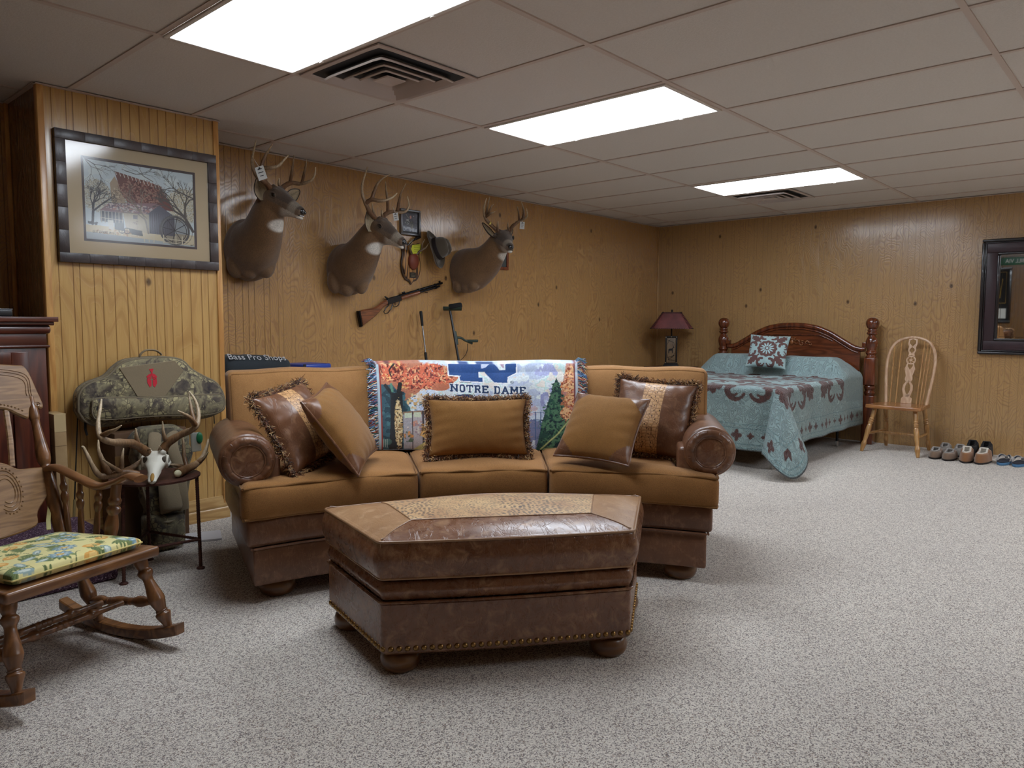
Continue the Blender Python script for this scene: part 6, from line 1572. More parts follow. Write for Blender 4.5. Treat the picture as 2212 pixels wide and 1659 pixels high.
# back posts, arms, spindles, pressed crest and splat
BP = sm([(.017, 0), (.020, .08), (.0245, .25), (.022, .42), (.017, .50), (.019, .52), (.016, .54), (.022, .57), (.0235, .62), (.019, .70), (.015, .80), (.015, .84), (.018, .86), (.017, .92), (.013, .95), (.013, 1)])
for sg in (-1, 1):
    q = MB(); turned(q, (sg*.195, .178, .320), (sg*.232, .395, .86), BP); q.build('back_post', M_oak, rc)
    q = MB(); arm_ = catmull([(sg*.212, .292, .595), (sg*.222, .24, .605), (sg*.238, .14, .572), (sg*.250, .05, .548), (sg*.256, -.04, .570), (sg*.258, -.11, .598), (sg*.258, -.165, .594)], 6)
    q.tube(arm_, [(.013, lerp(.018, .029, t**.6)) for t in np.linspace(0, 1, len(arm_))], 12, up=(0, 0, 1)); q.build('armrest', M_oaky, rc, smooth=60)
    q = MB(); turned(q, (sg*.232, -.02, .345), (sg*.252, -.045, .566), sm([(.018, 0), (.021, .15), (.024, .3), (.019, .45), (.017, .50), (.023, .55), (.024, .60), (.016, .64), (.021, .68), (.022, .74), (.017, .80), (.018, 1)])); q.build('arm_post', M_oak, rc)
    for k_, (yb, yt) in enumerate(((.045, .045), (.115, .140), (.175, .225))):
        q = MB(); turned(q, (sg*(.226-.006*k_), yb, .34), (sg*(.248-.008*k_), yt, .553+.030*(k_ == 2)), sm([(.008, 0), (.0115, .2), (.0095, .45), (.008, .55), (.012, .60), (.0135, .68), (.009, .73), (.012, .77), (.013, .82), (.009, .87), (.008, 1)])); q.build('arm_spindle', M_oak, rc)
bn = unit(np.array([0, .217, .54])); bf = (np.array([0, .178, .320]), np.array([1.0, 0, 0]), bn, np.cross(np.array([1.0, 0, 0]), bn))
def bpt(x, h, d=0): return bf[0]+bf[1]*x+bf[2]*h+bf[3]*(d)
frb = (bpt(0, 0, -.012), bf[1], bf[2], bf[3])
crest = catmull([(a, b_, 0) for a, b_ in [(-.268, .545), (-.262, .60), (-.245, .695), (-.20, .712), (0, .728), (.20, .712), (.245, .695), (.262, .60), (.268, .545), (.255, .532), (.235, .545), (.215, .535), (.20, .50), (.17, .515), (.12, .545), (0, .56), (-.12, .545), (-.17, .515), (-.20, .50), (-.215, .535), (-.235, .545), (-.255, .532), (-.268, .545)]], 4)[:-1, :2]
q = MB(); q.prism(crest, .022, frb, bev=.005); cr_ = q.build('crest_rail', M_oakp, rc)
q = MB()
for off in (.010, .018, .028):
    inn_ = [(-.245+off, .585), (-.232+off, .688-off), (0, .716-off), (.232-off, .688-off), (.245-off, .585)]; q.tube([bpt(a, b_, .0105) for a, b_ in catmull([(a, b_, 0) for a, b_ in inn_], 8)[:, :2]], .0022, 6)
for k_ in range(34):
    t = (k_+.5)/34*2-1; x = t*.19; z = .572-.045*abs(t)**3; ellipsoid(q, bpt(x, z, .0105), (.0036,)*3, n=8)
for sg in (-1, 1): q.tube([bpt(sg*.245+sg*.012*math.cos(a)*(1-a/9), .548+.012*math.sin(a)*(1-a/9), .0105) for a in np.linspace(0, 8, 26)], .0024, 6)
q.build('pressed_relief', M_oakp, cr_)
splat = catmull([(a, b_, 0) for a, b_ in [(-.215, .30), (-.205, .22), (-.14, .15), (-.12, .10), (-.02, .085), (.02, .085), (.12, .10), (.14, .15), (.205, .22), (.215, .30), (.12, .315), (.09, .335), (.05, .352), (-.05, .352), (-.09, .335), (-.12, .315), (-.215, .30)]], 4)[:-1, :2]
q = MB(); q.prism(splat, .018, frb, bev=.004); sp_ = q.build('lower_splat', M_oakp, rc)
q = MB()
for sg in (-1, 1):
    for r_ in (1, .8, .6): q.tube([bpt(sg*(.055+.045*r_*math.cos(a)), .245+.075*r_*math.sin(a), .0065) for a in np.linspace(-2.2, 2.0, 24)], .002, 6)
    for k_ in range(18): a = -2+k_*.23; ellipsoid(q, bpt(sg*(.055+.052*math.cos(a)), .245+.084*math.sin(a), .0065), (.0033,)*3, n=8)
q.build('pressed_relief', M_oakp, sp_)
for sg in (-1, 1):
    q = MB(); P_ = [bpt(sg*.030, .37, -.002), bpt(sg*.040, .46, -.002), bpt(sg*.052, .55, -.002)]; q.tube(catmull(P_, 6), (.013), 8, flat=.6); q.build('fluted_spindle', M_oakp, rc)
    q = MB(); P_ = [bpt(sg*.10, .33, -.002), bpt(sg*.12, .43, -.002), bpt(sg*.135, .54, -.002)]; q.tube(catmull(P_, 6), (.011), 8, flat=.6); q.build('fluted_spindle', M_oakp, rc)

# ================================================================ BED
M_cherry = mat_wood('cherry_bed_wood', (116, 58, 30), (70, 32, 18), 'Z', 1, .16, .7); M_cherryx = mat_wood('cherry_bed_panel', (116, 60, 32), (74, 36, 20), 'Y', 1, .2, .6)
BX0, BX1, BY0, BY1, BZ = 3.62, 5.56, -2.035, -.62, .655     # mattress footprint and quilt height
bed = thing('bed', 'double bed with glossy cherry ball-topped posts and arched carved headboard', 'bed', (4.6, -1.36, 0))
PX_ = 5.63; PY_ = (-.600, -2.118)
for y in PY_:
    q = MB()
    q.rbox((PX_, y, .235), (.052, .052, .235), .008, (1, 1, 2)); q.rbox((PX_, y, .70), (.052, .052, .13), .010, (1, 1, 1))
    pr = sm([(.040, .465), (.046, .48), (.052, .50), (.040, .515), (.048, .535), (.050, .555), (.040, .57)], 4); q.lathe(pr, (PX_, y, 0), n=32)
    pr = sm([(.050, .825), (.052, .84), (.040, .855), (.050, .872), (.052, .885), (.042, .90), (.048, .93), (.0555, .965), (.052, 1.0), (.038, 1.03), (.032, 1.045), (.046, 1.055), (.050, 1.068), (.040, 1.08), (.044, 1.09), (.042, 1.10), (.036, 1.105), (.048, 1.118), (.0585, 1.145), (.060, 1.162), (.056, 1.182), (.042, 1.203), (.020, 1.214), (.002, 1.216)], 4); q.lathe(pr, (PX_, y, 0), n=36)
    q.build('post', M_cherry, bed, world=True, smooth=50)
yc = (PY_[0]+PY_[1])/2
arch = [(-.715, .40), (-.715, .955), (-.70, .955), (-.685, .925), (-.60, .945), (-.50, 1.005), (-.38, 1.08), (-.25, 1.135), (-.12, 1.158), (0, 1.163), (.12, 1.158), (.25, 1.135), (.38, 1.08), (.50, 1.005), (.60, .945), (.685, .925), (.70, .955), (.715, .955), (.715, .40)]
def arch_top(y): return np.interp(y, [-.70, -.685, -.60, -.50, -.38, -.25, -.12, 0, .12, .25, .38, .50, .60, .685, .70], [.94, .925, .945, 1.005, 1.08, 1.135, 1.158, 1.163, 1.158, 1.135, 1.08, 1.005, .945, .925, .94])
ys = np.linspace(-.66, .66, 61)
q = MB(); P = [(y, float(arch_top(y))-.012) for y in ys]; q.prism(np.array([(-.66, .36)]+P+[(.66, .36)]), .024, ((PX_+.012, yc, 0), (0, 1, 0), (0, 0, 1), (-1, 0, 0)), bev=.003); hb = q.build('headboard', M_cherryx, bed, world=True)
q = MB(); yy = np.linspace(-.705, .705, 90); sm_ = lambda y: float(np.mean([arch_top(y+d) for d in (-.03, -.015, 0, .015, .03)]))
q.tube([(PX_-.004, yc+y, sm_(y)-.022) for y in yy], [(.024, .026)]*90, 10, up=(-1, 0, 0)); q.tube([(PX_-.018, yc+y, sm_(y)-.058) for y in yy[4:-4]], .007, 8); q.tube([(PX_-.018, yc+y, min(sm_(y)-.085, 1.04)) for y in np.linspace(-.40, .40, 50)], .006, 8)
for sg in (-1, 1): q.rbox((PX_-.004, yc+sg*.70, .955), (.026, .022, .022), .006, (1, 1, 1))
q.build('arched_moulding', M_cherry, hb, world=True, smooth=60)
q = MB()
def curl(cx, cz, r, a0, a1, w=.006):
    q.tube([(PX_-.022, yc+cx+r*(1-.6*k_)*math.cos(lerp(a0, a1, k_)), cz+r*(1-.6*k_)*math.sin(lerp(a0, a1, k_))) for k_ in np.linspace(0, 1, 20)], np.linspace(w, w*.5, 20), 8)
for sg in (-1, 1):
    for cx, cz, r, a0, a1 in ((.05, .965, .028, 0, 5.5), (.10, .955, .022, 3, 8), (.15, .965, .020, 0, 5), (.19, .950, .014, 3, 7), (.03, .995, .014, 1, 6)): curl(sg*cx, cz, r, a0 if sg > 0 else PI-a0, a1 if sg > 0 else PI-a1)
    for k_ in range(4): ellipsoid(q, (PX_-.020, yc+sg*(.07+.035*k_), .985-.006*k_), (.006, .014, .007))
ellipsoid(q, (PX_-.022, yc, .965), (.008, .018, .024)); ellipsoid(q, (PX_-.022, yc, .998), (.007, .010, .014))
q.build('carved_scrolls', mat_wood('carved_wood', (150, 92, 48), (110, 62, 32), 'Y', 2, .3, .4), hb, world=True, smooth=80)
q = MB()
for z in (.30,): q.box((PX_, yc, z), (.03, 1.42, .14), r=.004)
q.build('lower_rail', M_cherry, bed, world=True)
q = MB(); q.rbox(((BX0+BX1)/2, (BY0+BY1)/2, .525), ((BX1-BX0)/2-.02, (BY1-BY0)/2-.02, .118), .05, (3, 3, 1)); q.build('mattress', plain('mattress_ticking', (196, 192, 186), .9), bed, world=True)
q = MB(); q.rbox(((BX0+BX1)/2, (BY0+BY1)/2, .31), ((BX1-BX0)/2-.03, (BY1-BY0)/2-.03, .095), .02, (2, 2, 1)); q.build('box_spring', plain('box_spring_cloth', (70, 66, 62), .9), bed, world=True)
M_bfr = plain('black_bed_frame', (20, 20, 22), .5, metal=.4)
q = MB()
for y in (BY0+.06, BY1-.06): q.box(((BX0+BX1)/2, y, .19), (BX1-BX0-.1, .035, .035))
for x in (BX0+.12, BX1-.25): q.box((x, (BY0+BY1)/2, .19), (.035, BY1-BY0-.12, .035))
q.build('metal_frame', M_bfr, bed, world=True)
for x in (BX0+.14, BX1-.30):
    for y in (BY0+.08, BY1-.08):
        q = MB(); q.lathe([(.012, .05), (.012, .18)], (x, y, 0), n=12); lg = q.build('frame_leg', M_bfr, bed, world=True)
        q = MB(); q.lathe([(.018, -.011), (.026, -.009), (.027, 0), (.026, .009), (.018, .011)], (x, y, .028), (x, y+1, .028), n=20); q.build('caster', plain('caster_plastic', (150, 146, 140), .35), lg, world=True)

# ---- quilt as one cloth
def quilt_mat():
    t = NT('quilt_cotton'); a = t.n('ShaderNodeAttribute', attribute_name='cloth'); v = a.outputs['Vector']
    mp = t.n('ShaderNodeMapping'); t.put(mp.inputs[0], v); mp.inputs['Scale'].default_value = (1, 1, 1)
    n = t.noise(mp.outputs[0], 17, 1, .5, .9); rid = t.ramp(t.ma('ABSOLUTE', t.ma('SINE', t.ma('MULTIPLY', n, 30))), [(0, 0), (.30, .8), (1, 1)])
    col = t.attr()
    return t.fin(col, .85, t.bump(rid, 1.0, .010), sheen=.25, spec=.3)
M_quilt = quilt_mat()
OH_F, OH_S, OH_L, OH_H = .515, .475, .45, .10          # overhang foot, right side, left side, head tuck
QL, QW = (BX1-BX0)+OH_F, (BY1-BY0)+OH_S+OH_L
def cloth(U, V):
    """U along the bed from the foot hem, V across from the right hem -> flat cloth metres"""
    p = U*QL-OH_F; s = V*QW-OH_S                 # p: distance in from foot edge; s: in from right edge
    return p, s
def drape_quilt(U, V):
    p, s = cloth(U, V); W = BY1-BY0
    dx = np.clip(-p, 0, None); dr = np.clip(-s, 0, None); dl = np.clip(s-W, 0, None)
    x = BX0+np.clip(p, 0, None); y = BY0+np.clip(s, 0, W); z = np.full_like(p, BZ)
    side = np.maximum(dr, dl); sg = np.where(dr > 0, -1.0, 1.0)
    R_ = .035
    def hang(d):   # along-edge cross-section: rounded edge then down
        a = np.clip(d/R_, 0, PI/2); out = R_*np.sin(a); dn = R_*(1-np.cos(a)); return out, dn+np.clip(d-R_*PI/2, 0, None)
    rho = np.hypot(dx, side); phi = np.arctan2(side, dx+1e-9)
    corner_ = (dx > 0) & (side > 0)
    raw = 1/np.maximum(np.cos(phi)/OH_F, np.sin(phi)/np.where(sg < 0, OH_S, OH_L)); tgt = .495+.155*np.sin(2*phi)**2
    rho = np.where(corner_, rho*(1+(tgt/raw-1)*rho/raw), rho)
    ox, dnx = hang(dx); oy, dny = hang(side); oc, dnc = hang(rho)
    fl = .045; KC = .44; W_ = BY1-BY0
    fx = fl+(KC-fl)*np.exp(-(np.clip(np.minimum(s, W_-s), 0, None)/.11)**1.6); fy = fl+(KC-fl)*np.exp(-(np.clip(p, 0, None)/.11)**1.6)
    x = x-np.where(corner_, 0, ox+fl*np.clip(dx, 0, 1)); y = y+np.where(corner_, 0, sg*(oy+fy*side)); z = z-np.where(corner_, 0, dnx+dny)
    # folds near the corner on straight runs
    wav = .012*np.sin(s*16+1)*np.clip(dx/.3, 0, 1); x = x+np.where(corner_ | (dx == 0), 0, wav)
    wav = .010*np.sin(p*13)*np.clip(side/.3, 0, 1); y = y+np.where(corner_ | (side == 0), 0, wav)
    k_ = KC+.05*np.sin(phi*4)**2
    cx = -(np.cos(phi))*(oc+k_*rho); cy = sg*(np.sin(phi))*(oc+k_*rho)
    tang = .012*np.sin(phi*6)*np.clip(rho/.3, 0, 1)
    fall = dnc*1.0
    zc = BZ-fall; under = np.clip(.006-zc, 0, None); zc = np.maximum(zc, .006)+.004*np.clip(under*8, 0, 1)
    cx = cx*(1+.35*under/np.maximum(rho, .1)); cy = cy*(1+.35*under/np.maximum(rho, .1))
    x = np.where(corner_, BX0+cx+tang*np.sin(phi), x); y = np.where(corner_, np.where(sg < 0, BY0, BY1)+cy-tang*np.cos(phi)*sg, y); z = np.where(corner_, zc, z)
    # raised over the pillows at the head
    ph = sstep(1.38, 1.54, p)*(1-.25*sstep(1.75, 1.95, p)); dip = 1-.20*np.exp(-((s-W/2)/.06)**2)
    edge = sstep(-.10, .16, s)*(1-sstep(W-.16, W+.10, s))
    z = z+.185*ph*edge*dip+.006*np.sin(p*9+s*5)*(dx == 0)*(side == 0)
    return np.stack([x, y, z], -1)
BR_ = (84, 56, 52)
def medallion(p, cx, cy, r, col=BR_, base=(126, 158, 160)):
    X, Y = p.X-cx, p.Y-cy; d = np.hypot(X, Y)
    m = d < r*1.15
    if not m.any(): return
    p.put((d < r*.46+.02*r*np.cos(12*np.arctan2(Y, X))), col)
    for k_ in range(12):
        a = k_*PI/6; p.ell(cx+r*.22*math.cos(a), cy+r*.22*math.sin(a), r*.12, r*.035, base, 1, a)
    p.ell(cx, cy, r*.06, r*.06, base)
    for k_ in range(4):
        a = k_*PI/2+PI/4; ca, sa = math.cos(a), math.sin(a)
        f = lambda u, v: (cx+r*(u*ca-v*sa), cy+r*(u*sa+v*ca))
        p.line([f(.50, 0), f(1.0, 0)], r*.08, col)
        for sg in (-1, 1):
            for u0, L_ in ((.62, .22), (.76, .20), (.90, .15)): x_, y_ = f(u0+.07, sg*.07); p.ell(x_, y_, r*L_*.55, r*.065, col, 1, a+sg*.9)
            P_ = [f(.66+.17*math.cos(t), sg*(.36+.17*math.sin(t))) for t in np.linspace(-2.6, 1.9, 14)]; p.line(P_, r*.12, col, 1, r*.05)
            P_ = [f(.70+.09*math.cos(t), sg*(.34+.09*math.sin(t))) for t in np.linspace(-2.2, 1.6, 8)]; p.line(P_, r*.065, col, 1, r*.04)
        x_, y_ = f(1.03, 0); p.ell(x_, y_, r*.09, r*.05, col, 1, a)
def quatre(p, cx, cy, r, col=BR_):
    for k_ in range(4): a = k_*PI/2; p.ell(cx+r*.5*math.cos(a), cy+r*.5*math.sin(a), r*.52, r*.36, col, 1, a)
def paint_quilt(U, V):
    pp, ss = cloth(U, V); p = Paint(pp, ss, (136, 158, 158)); W = BY1-BY0
    n = vnoise(pp, ss, .35, 2, 2); p.put(n > .6, (142, 164, 163), .6)
    for i in range(2):
        for j in range(2): medallion(p, .29+i*.90, .22+j*.82, .46)
    p.put((pp > 1.40) & (ss > -.30) & (ss < W+.3), (136, 158, 158))
    # border of quatrefoils along the hems
    for k_ in range(20): quatre(p, .02+k_*.115, -OH_S+.10, (.030, .024, .044)[k_ % 3])
    for k_ in range(14): quatre(p, -OH_F+.115, .06+k_*.115, (.034, .028, .048)[k_ % 3])
    quatre(p, -OH_F+.10, -.12, .050); quatre(p, -.12, -OH_S+.10, .050)
    p.poly([(-OH_F+.085, -OH_S+.16), (-OH_F+.16, -OH_S+.085), (-OH_F+.21, -OH_S+.13), (-OH_F+.13, -OH_S+.21)], BR_)
    for d in (.02, .05, .17, .20): p.put(abs(np.minimum(ss+OH_S, pp+OH_F)-d) < .0028, (96, 128, 132), .8)
    p.put(np.minimum(ss+OH_S, pp+OH_F) < .008, (60, 62, 62))
    return p.C
q = MB(); q.grid(drape_quilt, 400, 380, col=paint_quilt)
NU, NV = 401, 381
qt = thing('quilt', 'pale blue quilt with brown medallions draped over the bed to the floor', 'quilt', (4.6, -1.36, .3))
qo = q.build('quilted_cloth', M_quilt, qt, world=True, smooth=80)
Uq, Vq = np.meshgrid(np.linspace(0, 1, NU), np.linspace(0, 1, NV), indexing='ij'); pp, ss = cloth(Uq, Vq)
at = qo.data.attributes.new('cloth', 'FLOAT_VECTOR', 'POINT'); at.data.foreach_set('vector', np.stack([pp, ss, 0*pp], -1).astype(np.float32).ravel())
# square accent pillow
def paint_sq(U, V):
    p = Paint(U-.5, V-.5, (142, 164, 164)); medallion(p, 0, 0, .56, base=(150, 176, 178)); return p.C
sp = thing('throw_pillow', 'square blue pillow with brown medallion leaning on the bed pillows', 'pillow', (4.97, -1.38, .885), 0)
SR = orient(math.radians(-74), math.radians(34), math.radians(3)); q = MB()
for sg in (-1, 1): q.grid(lambda U, V: pil_xyz(2*U-1, 2*V-1, sg, .37, .37, .13)@SR.T, 150 if sg < 0 else 30, 150 if sg < 0 else 30, flip=(sg > 0), col=paint_sq if sg < 0 else np.array(lin((128, 160, 162))))
q.build('cover', mat_dye('pillow_cotton', .85, 120, .2, .3, .002), sp, smooth=80)
# ================================================================ SPINDLE CHAIR BY THE BED
M_cho = mat_wood('light_oak', (190, 146, 92), (156, 110, 62), 'Z', 1.4, .28, .4); M_chs = mat_wood('light_oak_seat', (176, 120, 70), (134, 84, 46), 'X', 1.4, .25, .5); M_chp = mat_wood('limed_bow', (206, 170, 136), (182, 140, 104), 'Z', 1.4, .3, .35)
wc = thing('dining_chair', 'light oak hoop-back side chair with pierced wheel splat beside the bed', 'chair', (5.37, -2.455, 0), math.radians(-93))
q = MB()
def seatdf(V):
    y = V[:, 1]; w = 1-.16*(y+.20)/.40; z = V[:, 2]-.010*np.clip(V[:, 2]/.016, 0, 1)*(1-(V[:, 0]/.22)**2)*(1-(y/.2)**2)
    return np.c_[V[:, 0]*w, y-.018*(1-(V[:, 0]/.23)**2)*(y < 0)*(-y/.2), z]
q.rbox((0, 0, .412), (.230, .205, .017), .011, (8, 8, 1), deform=seatdf); q.build('seat', M_chs, wc, smooth=60)
CLEG = sm([(.012, 0), (.016, .05), (.021, .13), (.022, .18), (.016, .24), (.016, .26), (.020, .40), (.0225, .50), (.021, .58), (.0165, .62), (.022, .645), (.0165, .665), (.022, .69), (.0165, .71), (.022, .735), (.0165, .755), (.0185, .80), (.020, .92), (.015, 1)], 4)
LT = {}
for sx, sy in ((-1, -1), (1, -1), (-1, 1), (1, 1)):
    b0 = np.array([sx*(.235 if sy < 0 else .185), sy*(.235 if sy < 0 else .255), 0]); t0 = np.array([sx*.165, sy*.13, .40]); LT[(sx, sy)] = (b0, t0)
    q = MB(); turned(q, b0, t0, CLEG); q.build('leg', M_cho, wc)
ST = sm([(.007, 0), (.010, .15), (.014, .30), (.0115, .40), (.0135, .43), (.0115, .45), (.0135, .48), (.0115, .5), (.0135, .52), (.0115, .55), (.0135, .57), (.0115, .6), (.014, .70), (.010, .85), (.007, 1)], 3)
mids = []
for sx in (-1, 1):
    a, b_ = lerp(*LT[(sx, -1)], .40), lerp(*LT[(sx, 1)], .40); q = MB(); turned(q, a, b_, ST, 14); q.build('stretcher', M_cho, wc); mids.append(lerp(a, b_, .5))
q = MB(); turned(q, mids[0], mids[1], ST, 14); q.build('stretcher', M_cho, wc)
bt = math.radians(13); bo = np.array([0, .155, .425]); bz = np.array([0, math.sin(bt), math.cos(bt)]); by = np.array([0, -math.cos(bt), math.sin(bt)])
B = lambda x, h, d=0: bo+np.array([1.0, 0, 0])*x+bz*h+by*d
bow = catmull([(-.172, 0, 0), (-.186, .14, 0), (-.200, .28, 0), (-.202, .40, 0), (-.180, .51, 0), (-.12, .588, 0), (0, .622, 0), (.12, .588, 0), (.180, .51, 0), (.202, .40, 0), (.200, .28, 0), (.186, .14, 0), (.172, 0, 0)], 6)
q = MB(); q.tube([B(a, b_) for a, b_, _ in bow], [(.011, .0145)]*len(bow), 10, up=(0, -1, .2)); q.build('bow', M_chp, wc, smooth=60)
for x0, x1 in ((-.138, -.155), (-.088, -.098), (.088, .098), (.138, .155), (.114, .128)):
    q = MB(); h = np.interp(abs(x1), [0, .10, .13, .16, .2], [.615, .598, .578, .545, .48]); P = [B(lerp(x0, x1, t), h*t) for t in np.linspace(0, 1, 12)]; q.tube(P, .0055+.0015*np.sin(np.linspace(0, PI, 12)), 8); q.build('back_spindle', M_cho, wc)
# pierced splat: edge silhouette built of bars so the openings are real
q = MB(); frs = (B(0, 0, -.006), np.array([1.0, 0, 0]), bz, by)
def sym(L): return L+[(-a, b_) for a, b_ in L[::-1]]
q.prism(sym([(.046, .0), (.044, .05), (.030, .062), (.034, .085)]), .010, frs, bev=.002)
for sg in (-1, 1):
    q.prism([(sg*a, b_) for a, b_ in [(.010, .06), (.034, .085), (.046, .13), (.040, .175), (.020, .205), (.0, .215), (.0, .205), (.020, .165), (.024, .135), (.012, .098), (0, .085), (0, .06)]], .010, frs, bev=.001)
    q.prism([(sg*a, b_) for a, b_ in [(.0, .20), (.020, .20), (.034, .225), (.028, .26), (.036, .29), (.046, .325), (.036, .35), (.030, .375), (.018, .375), (.022, .35), (.0, .318)]], .010, frs, bev=.001)
    q.prism([(sg*a, b_) for a, b_ in [(.0, .452), (.030, .44), (.024, .47), (.034, .50), (.030, .53), (.040, .56), (.036, .608), (.0, .616), (.0, .606), (.024, .590), (.026, .565), (.0, .535), (.0, .528), (.020, .51), (.022, .495), (.0, .472)]], .010, frs, bev=.001)
q.tube([B(.036*math.cos(a), .405+.036*math.sin(a), -.001) for a in np.linspace(0, 2*PI, 30, endpoint=False)], [(.0055, .0065)]*30, 8, closed=True, up=tuple(by))
for k_ in range(3): a = k_*PI/3+.52; q.tube([B(.034*math.cos(a), .405+.034*math.sin(a), -.001), B(-.034*math.cos(a), .405-.034*math.sin(a), -.001)], .0045, 6)
q.lathe([(.010, -.006), (.010, .006)], B(0, .405, 0), B(0, .405, 1), n=16)
q.build('pierced_splat', M_chp, wc)

# ================================================================ LAMP AND NIGHTSTAND
ns = thing('nightstand', 'dark wooden nightstand in the corner, hidden behind the sofa back', 'nightstand', (5.47, -.05, 0))
q = MB(); q.box((0, 0, .655), (.44, .44, .024), r=.006); q.build('top', M_mahx, ns)
q = MB(); q.box((0, 0, .40), (.38, .40, .48), r=.004); q.build('body', M_mah, ns)
for z in (.28, .51):
    q = MB(); q.box((-.195, 0, z), (.016, .34, .19), r=.004); d = q.build('drawer', M_mahx, ns); q = MB(); q.lathe([(.006, 0), (.012, .012), (.002, .022)], (-.203, 0, z), (-1, 0, z), n=12); q.build('knob', M_nail, d)
for sx in (-1, 1):
    for sy in (-1, 1): q = MB(); q.box((sx*.16, sy*.17, .08), (.035, .035, .16), r=.004); q.build('leg', M_mah, ns)
M_birn = plain('black_iron', (30, 26, 26), .5, metal=.4); M_stud = plain('pewter_stud', (170, 156, 136), .35, metal=.8)
lp_ = thing('table_lamp', 'rustic table lamp with laced maroon shade and caged deer panel base', 'lamp', (5.47, -.05, .667), math.radians(-62))
q = MB(); q.box((0, 0, .012), (.165, .13, .024), r=.005); q.box((0, 0, .030), (.145, .11, .016), r=.004); q.build('foot', M_birn, lp_)
q = MB()
for sx in (-1, 1):
    for sy in (-1, 1): q.box((sx*.058, sy*.042, .185), (.014, .014, .30), r=.003)
q.box((0, 0, .335), (.135, .105, .014), r=.003)
q.build('cage', M_birn, lp_)
q = MB()
for sx in (-1, 1):
    for z in (.33, .045): ellipsoid(q, (sx*.058, -.052, z), (.006, .004, .006))
ellipsoid(q, (0, -.053, .335), (.006, .004, .006)); q.build('studs', M_stud, lp_)
q = MB(); q.box((0, 0, .185), (.10, .072, .285), r=.003); q.build('panel', mat_wood('mica_panel', (130, 104, 74), (96, 76, 54), 'Z', .5, .45, .1), lp_)
q = MB(); fl_ = ((0, -.0365, .15), (1, 0, 0), (0, 0, 1), (0, -1, 0))
q.prism(np.array([(-.028, .0), (-.022, .0), (-.018, .03), (.008, .032), (.014, .0), (.020, .0), (.018, .045), (.024, .06), (.036, .066), (.034, .074), (.024, .076), (.012, .056), (-.02, .052), (-.030, .042)]), .002, fl_)
for sg in (-1, 1): q.tube([(.026, -.038, .226), (.026+sg*.010, -.038, .245), (.026+sg*.006, -.038, .262)], .0016, 5)
for x0, z0, x1, z1 in ((-.045, .10, .04, .13), (.04, .13, -.03, .08), (-.03, .08, .045, .07), (-.04, .30, .03, .27), (-.045, .25, -.01, .31), (.01, .10, .045, .16), (-.045, .14, -.02, .07)): q.tube([(x0, -.038, z0), (x1, -.038, z1)], .0018, 5)
q.build('deer_silhouette', M_birn, lp_)
q = MB(); q.lathe([(.008, .34), (.008, .43), (.013, .435), (.013, .46), (.004, .47), (.004, .62), (.002, .62)], (0, 0, 0), n=16); q.build('stem', M_birn, lp_)
def shade(U, V):
    a = U*2*PI; c, s = np.cos(a), np.sin(a); k_ = (abs(c)**7+abs(s)**7)**(-1/7); w = lerp(.238, .105, V); d = lerp(.165, .075, V); return np.stack([w*c*k_, d*s*k_, .425+.185*V], -1)
def mshade():
    t = NT('maroon_rawhide'); n = t.noise(t.co(1), 9, 4, .6); t.fin(t.mix(t.ramp(n, [(.3, 0), (.7, 1)]), lin((126, 66, 64)), lin((90, 46, 48))), .5, t.bump(n, .3, .004)); return t.m
q = MB(); q.grid(shade, 72, 8, closeu=True); shd = q.build('lamp_shade', mshade(), lp_, smooth=60)
q = MB()
for u in np.linspace(0, 1, 72, endpoint=False):
    for v, dv in ((0, .05), (1, -.08)):
        a, b_ = shade(np.array(u), np.array(v)), shade(np.array(u+.007), np.array(v+dv)); q.tube([a, b_], .003, 5)
for u in (.125, .375, .625, .875):
    for v in np.linspace(0, .96, 14): q.tube([shade(np.array(u-.012), np.array(v))*1.005, shade(np.array(u+.012), np.array(v+.035))*1.005], .003, 5)
q.build('lacing', plain('dark_lacing', (30, 20, 22), .6), shd)
q = MB(); q.lathe([(.004, .61), (.010, .615), (.010, .635), (.004, .64)], (0, 0, 0), n=12); q.build('finial', M_birn, lp_)

# ================================================================ MIRROR
mr = thing('wall_mirror', 'rectangular mirror in wide black and plum frame on the bed wall, right edge', 'mirror', (XB-.014, -3.34, 1.392))
mr.matrix_basis = mr.matrix_basis @ Matrix.Rotation(math.radians(-1.5), 4, 'Y')
M_mf = plain('black_frame_wood', (26, 20, 22), .3, coat=.3); M_plum = mat_wood('plum_frame', (56, 34, 40), (46, 28, 34), 'Z', .5, .45, .1)
MY, MZ = .372, .502
def rframe(q, a, b_, c, d, x0, x1, r_=.004):
    """a>c outer/inner half-width, b_>d outer/inner half-height"""
    for s in (-1, 1):
        q.box(((x0+x1)/2, 0, s*(b_+d)/2), (abs(x1-x0), 2*a, b_-d), r=r_); q.box(((x0+x1)/2, s*(a+c)/2, 0), (abs(x1-x0), a-c, 2*d), r=r_)
q = MB(); rframe(q, MY, MZ, MY-.026, MZ-.026, -.045, 0, .010); rframe(q, MY-.026, MZ-.026, MY-.038, MZ-.038, -.036, 0, .005); q.build('outer_frame', M_mf, mr)
q = MB(); rframe(q, MY-.038, MZ-.038, MY-.118, MZ-.118, -.028, 0, .003); q.build('middle_frame', M_plum, mr)
q = MB(); rframe(q, MY-.118, MZ-.118, MY-.140, MZ-.140, -.034, 0, .006); q.build('inner_frame', M_mf, mr)
q = MB(); q.box((-.010, 0, 0), (.006, 2*(MY-.135), 2*(MZ-.135))); q.build('glass', NT('mirror_silver').fin((.86, .88, .87), .02, metal=1), mr, smooth=0)
q = MB(); 
for s in (-1, 1): q.box((-.0135, s*(MY-.155), 0), (.0015, .003, 2*(MZ-.155))); q.box((-.0135, 0, s*(MZ-.155)), (.0015, 2*(MY-.155), .003))
